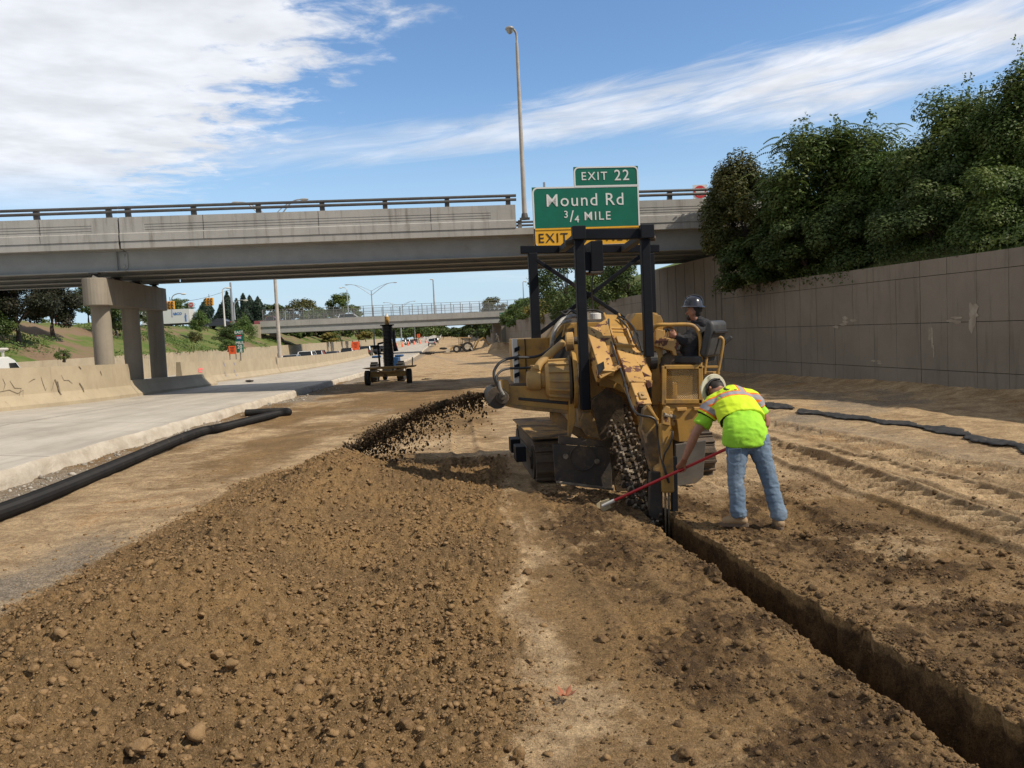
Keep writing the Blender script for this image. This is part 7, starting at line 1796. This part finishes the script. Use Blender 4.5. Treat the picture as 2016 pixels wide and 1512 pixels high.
# corrugated drain pipe
M_pipe = mat('black_plastic_pipe', (.010, .010, .011), (.016, .015, .015), 3, .62, spec=.2, dirt=(.12, .09, .06), dirtlim=(.62, .8), dirts=4)
pp = [onz(x, y, .12) for x, y in ((-120, 1045), (0, 1008), (125, 960), (250, 908), (345, 868), (395, 850), (440, 841), (500, 826), (545, 815))]
x0_ = pp[0] + (pp[0]-pp[1])*2.6; x0_.z = gz(x0_.x, x0_.y) + .11; pp = [x0_] + pp
e1 = pp[-1]; e2 = e1 + Vector((.22, .42, 0)); e3 = e1 + Vector((-.12, .85, 0)); e4 = e1 + Vector((-1.2, .85, .0))
path = curve_pts(pp + [e2, e3, e4], 60)
# resample every 9 mm and ripple the radius
acc = [0.0]
for a, b in zip(path[:-1], path[1:]): acc.append(acc[-1] + (b-a).length)
Lp = acc[-1]; ss = np.arange(0, Lp, .0115); arr = np.array([p[:] for p in path]); xs = [np.interp(ss, acc, arr[:, k]) for k in range(3)]
mb = MB(); mb.tube([Vector(p) for p in zip(*xs)], [.108 + (.006 if i % 2 else -.003) for i in range(len(ss))], 14, True)
po = empty('drain_pipe', pp[5] - UP*.1, 0, 'long black corrugated drain pipe on the dirt beside the pavement, bent back at its end', 'pipe')
mb.build('pipe_wall', M_pipe, po, smooth=False)
ed_ = (e4-e3).normalized(); mb = MB(); mb.disc(Vector((xs[0][-1], xs[1][-1], xs[2][-1])) + ed_*.003, ed_, .09, .006, 16); mb.build('open_end', M_hose, po)
# black filter fabric along the wall side
M_fab = mat('black_fabric', (.014, .014, .015), (.035, .033, .031), 6, .75, bump=.6, bscale=14, dirt=(.16, .12, .08), dirtlim=(.6, .75), dirts=3)
def fabric(pts, w0, label, seed):
    w_p = [onz(x, y, .02) for x, y in pts]
    if len(w_p) > 5: w_p.append(w_p[-1] + (w_p[-1]-w_p[-2])*3.0)
    c = curve_pts(w_p, 14); r = np.random.default_rng(seed); rows = []
    for i, p in enumerate(c):
        t = (c[min(i+1, len(c)-1)] - c[max(i-1, 0)]).normalized(); s = Vector((t.y, -t.x, 0)).normalized(); w_ = w0*(.75+.35*math.sin(i*.37+seed)+.1*r.normal())*(min(i, len(c)-1-i, 4)/4*.8+.2)
        row = []
        for j in range(9):
            f = j/8-.5; q = p + s*f*w_; h = gz(q.x, q.y) + .02 + (.02*abs(math.sin(j*1.3+i*.5+seed))*(1-abs(2*f)**2)) + .025*r.uniform()
            row.append((q.x, q.y, h))
        rows.append(row)
    o = sheet('filter_fabric', rows, M_fab, kind=None); tag(o, label, 'fabric'); sd = o.modifiers.new('thick', 'SOLIDIFY'); sd.thickness = .012; return o
fabric([(1575, 810), (1650, 820), (1730, 829), (1800, 838), (1880, 851), (1960, 868), (2035, 886), (2100, 900)], .46, 'long strip of wrinkled black fabric on the dirt near the wall', 1)
fabric([(1502, 795), (1530, 800), (1562, 806)], .5, 'short end piece of black fabric left of the long strip', 2)
# dead leaf, bits of debris
M_leafd = mat('dead_leaf', (.33, .12, .06), (.25, .09, .04), 20, .8)
p = onz(1114, 1371, .03); mb = MB(); r = np.random.default_rng(4)
for a in np.linspace(0, 5.5, 6):
    d1 = Vector((math.cos(a), math.sin(a)*.9, .45)).normalized()*.075; s = d1.cross(UP).normalized()*.017; mb.add([p, p + d1*.5 + s, p + d1 + UP*.01, p + d1*.5 - s], [(0, 1, 2, 3)])
tag(mb.build('dead_leaf', M_leafd), 'curled reddish dead leaf on the sandy dirt in the foreground', 'leaf')
M_rub = mat('scrap_rubber', (.03, .028, .026), (.07, .06, .05), 10, .8)
def scrap(px_, py_, d, sx, label, seed, m=M_rub, zoff=.0):
    c = P(px_, py_, d); r = np.random.default_rng(seed); V0, F0 = I3
    D = 1+.22*r.normal(size=len(V0)); V = V0*D[:, None]*np.array([sx, sx*.45, sx*.28]); o = np_mesh('scrap', V, F0, m, smooth=True); o.location = c; tag(o, label, 'scrap')
scrap(491, 750, 46.5, .2, 'dark scrap of rubber on the pavement right of the low barrier section', 1)
scrap(845, 695, 104, .62, 'dark heap of scrap at the pavement edge near the second bridge shadow', 2)
scrap(873, 686, 120, .5, 'dark lump near the pavement edge left of the backhoe bucket', 3)
scrap(842, 748.5, 46, .3, 'dark flat scrap on the dirt right of the coil cart', 4)

# ---------------------------------------------------------------- cart with a standing coil of pipe, and its tractor
def k7(x, y, d): return P(690 + x/7.5625, 580 + y/7.5625, d)
zc = gz(k7(560, 1300, 42.6).x, 42.6)
ct = empty('coil_cart', (k7(560, 1300, 42.8).x, 42.8, zc), 0, 'yellow wheeled cart carrying an upright coil of black corrugated pipe', 'cart')
M_yold = mat('weathered_yellow', (.36, .21, .055), (.27, .155, .05), 3, .7, rust=(.13, .06, .035), rusts=4, rustlim=(.58, .66))
def cpart(name, m, fn, parent=None, bevel=0.0, smooth=False):
    mb = MB(); fn(mb); return mb.build(name, m, parent or ct, bevel=bevel, smooth=smooth)
for a, b in (((255, 1235), 42.4), ((875, 1200), 42.7)):
    c = k7(*a, b); c.z = zc + .39
    wl_ = cpart('wheel', M_tyre, lambda mb: mb.disc(c, (1, .05, 0), .39, .26, 22), bevel=.05)
    cpart('hub', M_yold, lambda mb: mb.disc(c, (1, .05, 0), .17, .28, 14), wl_)
cpart('axle_beam', M_yold, lambda mb: mb.bar(k7(290, 1190, 42.6), k7(840, 1170, 42.6), .2, .26), bevel=.02)
cpart('deck_plank', M_yold, lambda mb: mb.prism([k7(165, 1102, 42.2), k7(330, 1085, 42.2), k7(960, 1055, 42.2), k7(945, 1078, 42.2), k7(600, 1105, 42.2), k7(260, 1115, 42.2)], (0, .9, 0)), bevel=.01)
cpart('curved_brace', M_yold, lambda mb: mb.tube(curve_pts([k7(380, 1115, 42.2), k7(450, 1140, 42.2), k7(560, 1148, 42.2), k7(680, 1130, 42.2), k7(850, 1080, 42.2)]), .035, 6))
cpart('stake', M_rub, lambda mb: mb.tube([k7(922, 1075, 42.4), k7(922, 930, 42.4)], .03, 6))
cpart('upright', M_blk, lambda mb: mb.bar(k7(440, 1100, 42.7), k7(410, 740, 42.7), .09, .09, up=(0, 1, 0)))
cpart('upright_top', M_blk, lambda mb: mb.bar(k7(405, 735, 42.7), k7(490, 715, 42.7), .1, .1))
cpart('back_panel', M_blk, lambda mb: mb.prism([k7(610, 560, 43.8), k7(655, 530, 43.8), k7(665, 700, 43.8), k7(705, 840, 43.8), k7(640, 850, 43.8)], (0, .25, 0)))
ka, kb = k7(572, 1065, 43.2), k7(545, 460, 43.2); kl = (kb-ka).length; kd = (kb-ka).normalized()
pr_ = []
for i in range(29):
    f = i/29; rr_ = .275 + .02*math.sin(f*7)
    pr_ += [(rr_-.05, f*kl), (rr_, f*kl+kl*.008), (rr_, f*kl+kl*.022), (rr_-.05, f*kl+kl*.032)]
M_coil = mat('coil_plastic', (.03, .03, .032), (.045, .044, .043), 3, .38)
cpart('pipe_coil', M_coil, lambda mb: mb.lathe(pr_, ka, kd, 24), smooth=False)
cpart('coil_cap', M_blk, lambda mb: mb.disc(kb + kd*.02, kd, .36, .06, 24))
pt_ = cpart('centre_post', M_yel, lambda mb: mb.tube([kb, kb + kd*.46], [.115, .11], 14), smooth=True)
cpart('post_tip', M_white, lambda mb: mb.tube([kb + kd*.46, kb + kd*.62], [.1, .03], 12), pt_)
tc_ = k7(560, 1100, 45.2)
tz = gz(tc_.x, 45.2); tb = empty('tractor', (tc_.x, 45.6, tz), 0, 'blue farm tractor parked behind the coil cart, mostly hidden', 'tractor')
M_blu = mat('tractor_blue', (.03, .1, .24), (.025, .08, .2), 3, .5)
for a in (360, 752):
    c = k7(a, 1130, 45.2); c.z = tz + .54
    w_ = cpart('rear_wheel', M_tyre, lambda mb: mb.disc(c, (1, 0, 0), .54, .38, 26), tb, bevel=.06)
    cpart('rim', M_white, lambda mb: mb.disc(c, (1, 0, 0), .26, .40, 16), w_)
    for j in range(14):
        t = 2*math.pi*j/14; cpart('lug', M_tyre, lambda mb: mb.box(c + Vector((0, math.cos(t)*.55, math.sin(t)*.55)), (.35, .08, .07), Matrix.Rotation(t, 3, 'X')), w_)
for s_ in (-.55, .55): cpart('front_wheel', M_tyre, lambda mb: mb.disc((tc_.x+s_, 47.6, tz+.38), (1, 0, 0), .38, .2, 18), tb, bevel=.03)
cpart('bonnet', M_blu, lambda mb: mb.box((tc_.x, 47.0, tz+1.0), (.7, 1.7, .6)), tb, bevel=.06)
cpart('chassis', M_rub, lambda mb: mb.box((tc_.x, 46.3, tz+.65), (.5, 2.8, .4)), tb)
cpart('fender', M_blu, lambda mb: mb.box((tc_.x+.62, 45.4, tz+1.4), (.4, .8, .12)), tb, bevel=.04); cpart('fender', M_blu, lambda mb: mb.box((tc_.x-.62, 45.4, tz+1.4), (.4, .8, .12)), tb, bevel=.04)
cpart('seat', M_seat, lambda mb: mb.box((tc_.x, 45.6, tz+1.3), (.45, .45, .35)), tb, bevel=.05)
cpart('roll_bar', M_blu, lambda mb: mb.bar(k7(668, 1050, 45.0), k7(682, 935, 45.0), .2, .12, up=(0, 1, 0)), tb)

# ---------------------------------------------------------------- backhoe loader far down the cut
BD = 141.0
def k8(x, y, d=BD): return P(840 + x/12.6, 610 + (y-20)/12.6, d)
bzz = gz(k8(900, 1040).x, BD); bk = empty('backhoe_loader', (k8(900, 1040).x, BD, bzz), 0, 'dusty backhoe loader with yellow canopy and folded digging boom far down the cut', 'backhoe')
M_dy = mat('dusty_yellow', (.42, .27, .1), (.33, .22, .11), 2, .8); M_dw = mat('dusty_white', (.55, .5, .4), (.42, .37, .29), 2, .8)
dz8 = bzz - k8(900, 1045).z
def q8(x, y, d=BD): p = k8(x, y, d); p.z += dz8; return p
def bpart(name, m, fn, parent=None, bevel=0.0): mb = MB(); fn(mb); return mb.build(name, m, parent or bk, bevel=bevel)
for (x, y, r_) in ((1018, 968, .88), (752, 975, .62)):
    for off in (-.95, .95):
        c = q8(x, y); c.y += off; c.z = bzz + r_
        w_ = bpart('wheel', M_tyre, lambda mb: mb.disc(c, (0, 1, 0), r_, .45, 22), bevel=.05); bpart('rim', M_dw, lambda mb: mb.disc(c, (0, 1, 0), r_*.5, .47, 14), w_)
bpart('bonnet', M_dw, lambda mb: mb.prism([q8(660, 950, BD-.4), q8(690, 890, BD-.4), q8(830, 850, BD-.4), q8(860, 960, BD-.4)], (0, .8, 0)))
bpart('rear_fender', M_dw, lambda mb: mb.prism([q8(925, 920, BD-1.2), q8(950, 860, BD-1.2), q8(1010, 830, BD-1.2), q8(1080, 865, BD-1.2), q8(1100, 900, BD-1.2), q8(1060, 900, BD-1.2), q8(1010, 880, BD-1.2), q8(950, 910, BD-1.2)], (0, 2.3, 0)))
bpart('chassis', M_rub, lambda mb: mb.prism([q8(800, 960, BD-.5), q8(830, 830, BD-.5), q8(1000, 830, BD-.5), q8(1120, 960, BD-.5)], (0, 1, 0)))
for x in (800, 850, 890, 1050, 1070): bpart('canopy_post', M_rub, lambda mb: mb.bar(q8(x, 860, BD-.6+(x % 3)*.5), q8(x-2, 690, BD-.6+(x % 3)*.5), .09, .09, up=(0, 1, 0)))
bpart('canopy', M_dy, lambda mb: mb.prism([q8(795, 690, BD-.8), q8(800, 668, BD-.8), q8(1080, 672, BD-.8), q8(1085, 695, BD-.8)], (0, 1.7, 0)))
bpart('beacon', M_white, lambda mb: mb.box(q8(1045, 655, BD), (.2, .2, .45)))
bpart('loader_arm', M_dy, lambda mb: (mb.bar(q8(830, 860, BD-.9), q8(640, 920, BD-.9), .2, .3), mb.bar(q8(640, 920, BD-.9), q8(560, 1010, BD-.9), .2, .28)))
bpart('bucket', M_dw, lambda mb: mb.prism([q8(470, 1045, BD-1.1), q8(480, 970, BD-1.1), q8(560, 960, BD-1.1), q8(590, 1000, BD-1.1), q8(560, 1045, BD-1.1)], (0, 2.2, 0)))
bpart('boom', M_dy, lambda mb: mb.bar(q8(1180, 960), q8(1290, 740), .3, .42, up=(0, 1, 0))); bpart('boom', M_dy, lambda mb: mb.bar(q8(1270, 750), q8(1410, 680), .28, .38, up=(0, 1, 0)))
bpart('dipper', M_dy, lambda mb: mb.bar(q8(1400, 670), q8(1580, 900), .26, .34, up=(0, 1, 0))); bpart('digging_bucket', M_rub, lambda mb: mb.prism([q8(1540, 880, BD-.3), q8(1600, 880, BD-.3), q8(1600, 990, BD-.3), q8(1560, 1010, BD-.3)], (0, .6, 0)))
bpart('stabiliser', M_dw, lambda mb: mb.bar(q8(1090, 920, BD-1.2), q8(1160, 1030, BD-1.2), .18, .24)); bpart('ram', M_rub, lambda mb: mb.bar(q8(1160, 900), q8(1215, 740), .12, .14, up=(0, 1, 0)))
# figure beyond it
fc_ = q8(1800, 980); fz = gz(fc_.x, BD); b_ = Vector((fc_.x, BD, fz)); fp_ = empty('person', b_, 0, 'tiny person in pale clothes bending over by the right abutment far away', 'person')
remesh('body', [dict(p=[(b_ + Vector((-.15, 0, .05)), .09), (b_ + Vector((-.08, .05, .5)), .1), (b_ + Vector((0, 0, .95)), .15), (b_ + Vector((-.12, 0, 1.3)), .2), (b_ + Vector((-.25, 0, 1.5)), .1)]), dict(p=[(b_ + Vector((.2, 0, .05)), .09), (b_ + Vector((.12, .05, .5)), .1), (b_ + Vector((0, 0, .95)), .13)]),
    dict(p=[(b_ + Vector((-.3, 0, 1.52)), .1), (b_ + Vector((-.34, 0, 1.64)), .1)]), dict(p=[(b_ + Vector((-.2, -.15, 1.35)), .07), (b_ + Vector((-.4, -.2, 1.0)), .06), (b_ + Vector((-.5, -.2, .8)), .05)]), dict(p=[(b_ + Vector((-.1, .2, 1.35)), .07), (b_ + Vector((-.35, .2, 1.0)), .06), (b_ + Vector((-.5, .1, .8)), .05)])], M_dw, fp_, .03, 2)
hard_hat('hard_hat', b_ + Vector((-.35, 0, 1.68)), (-.2, 0, 1), M_white, fp_)
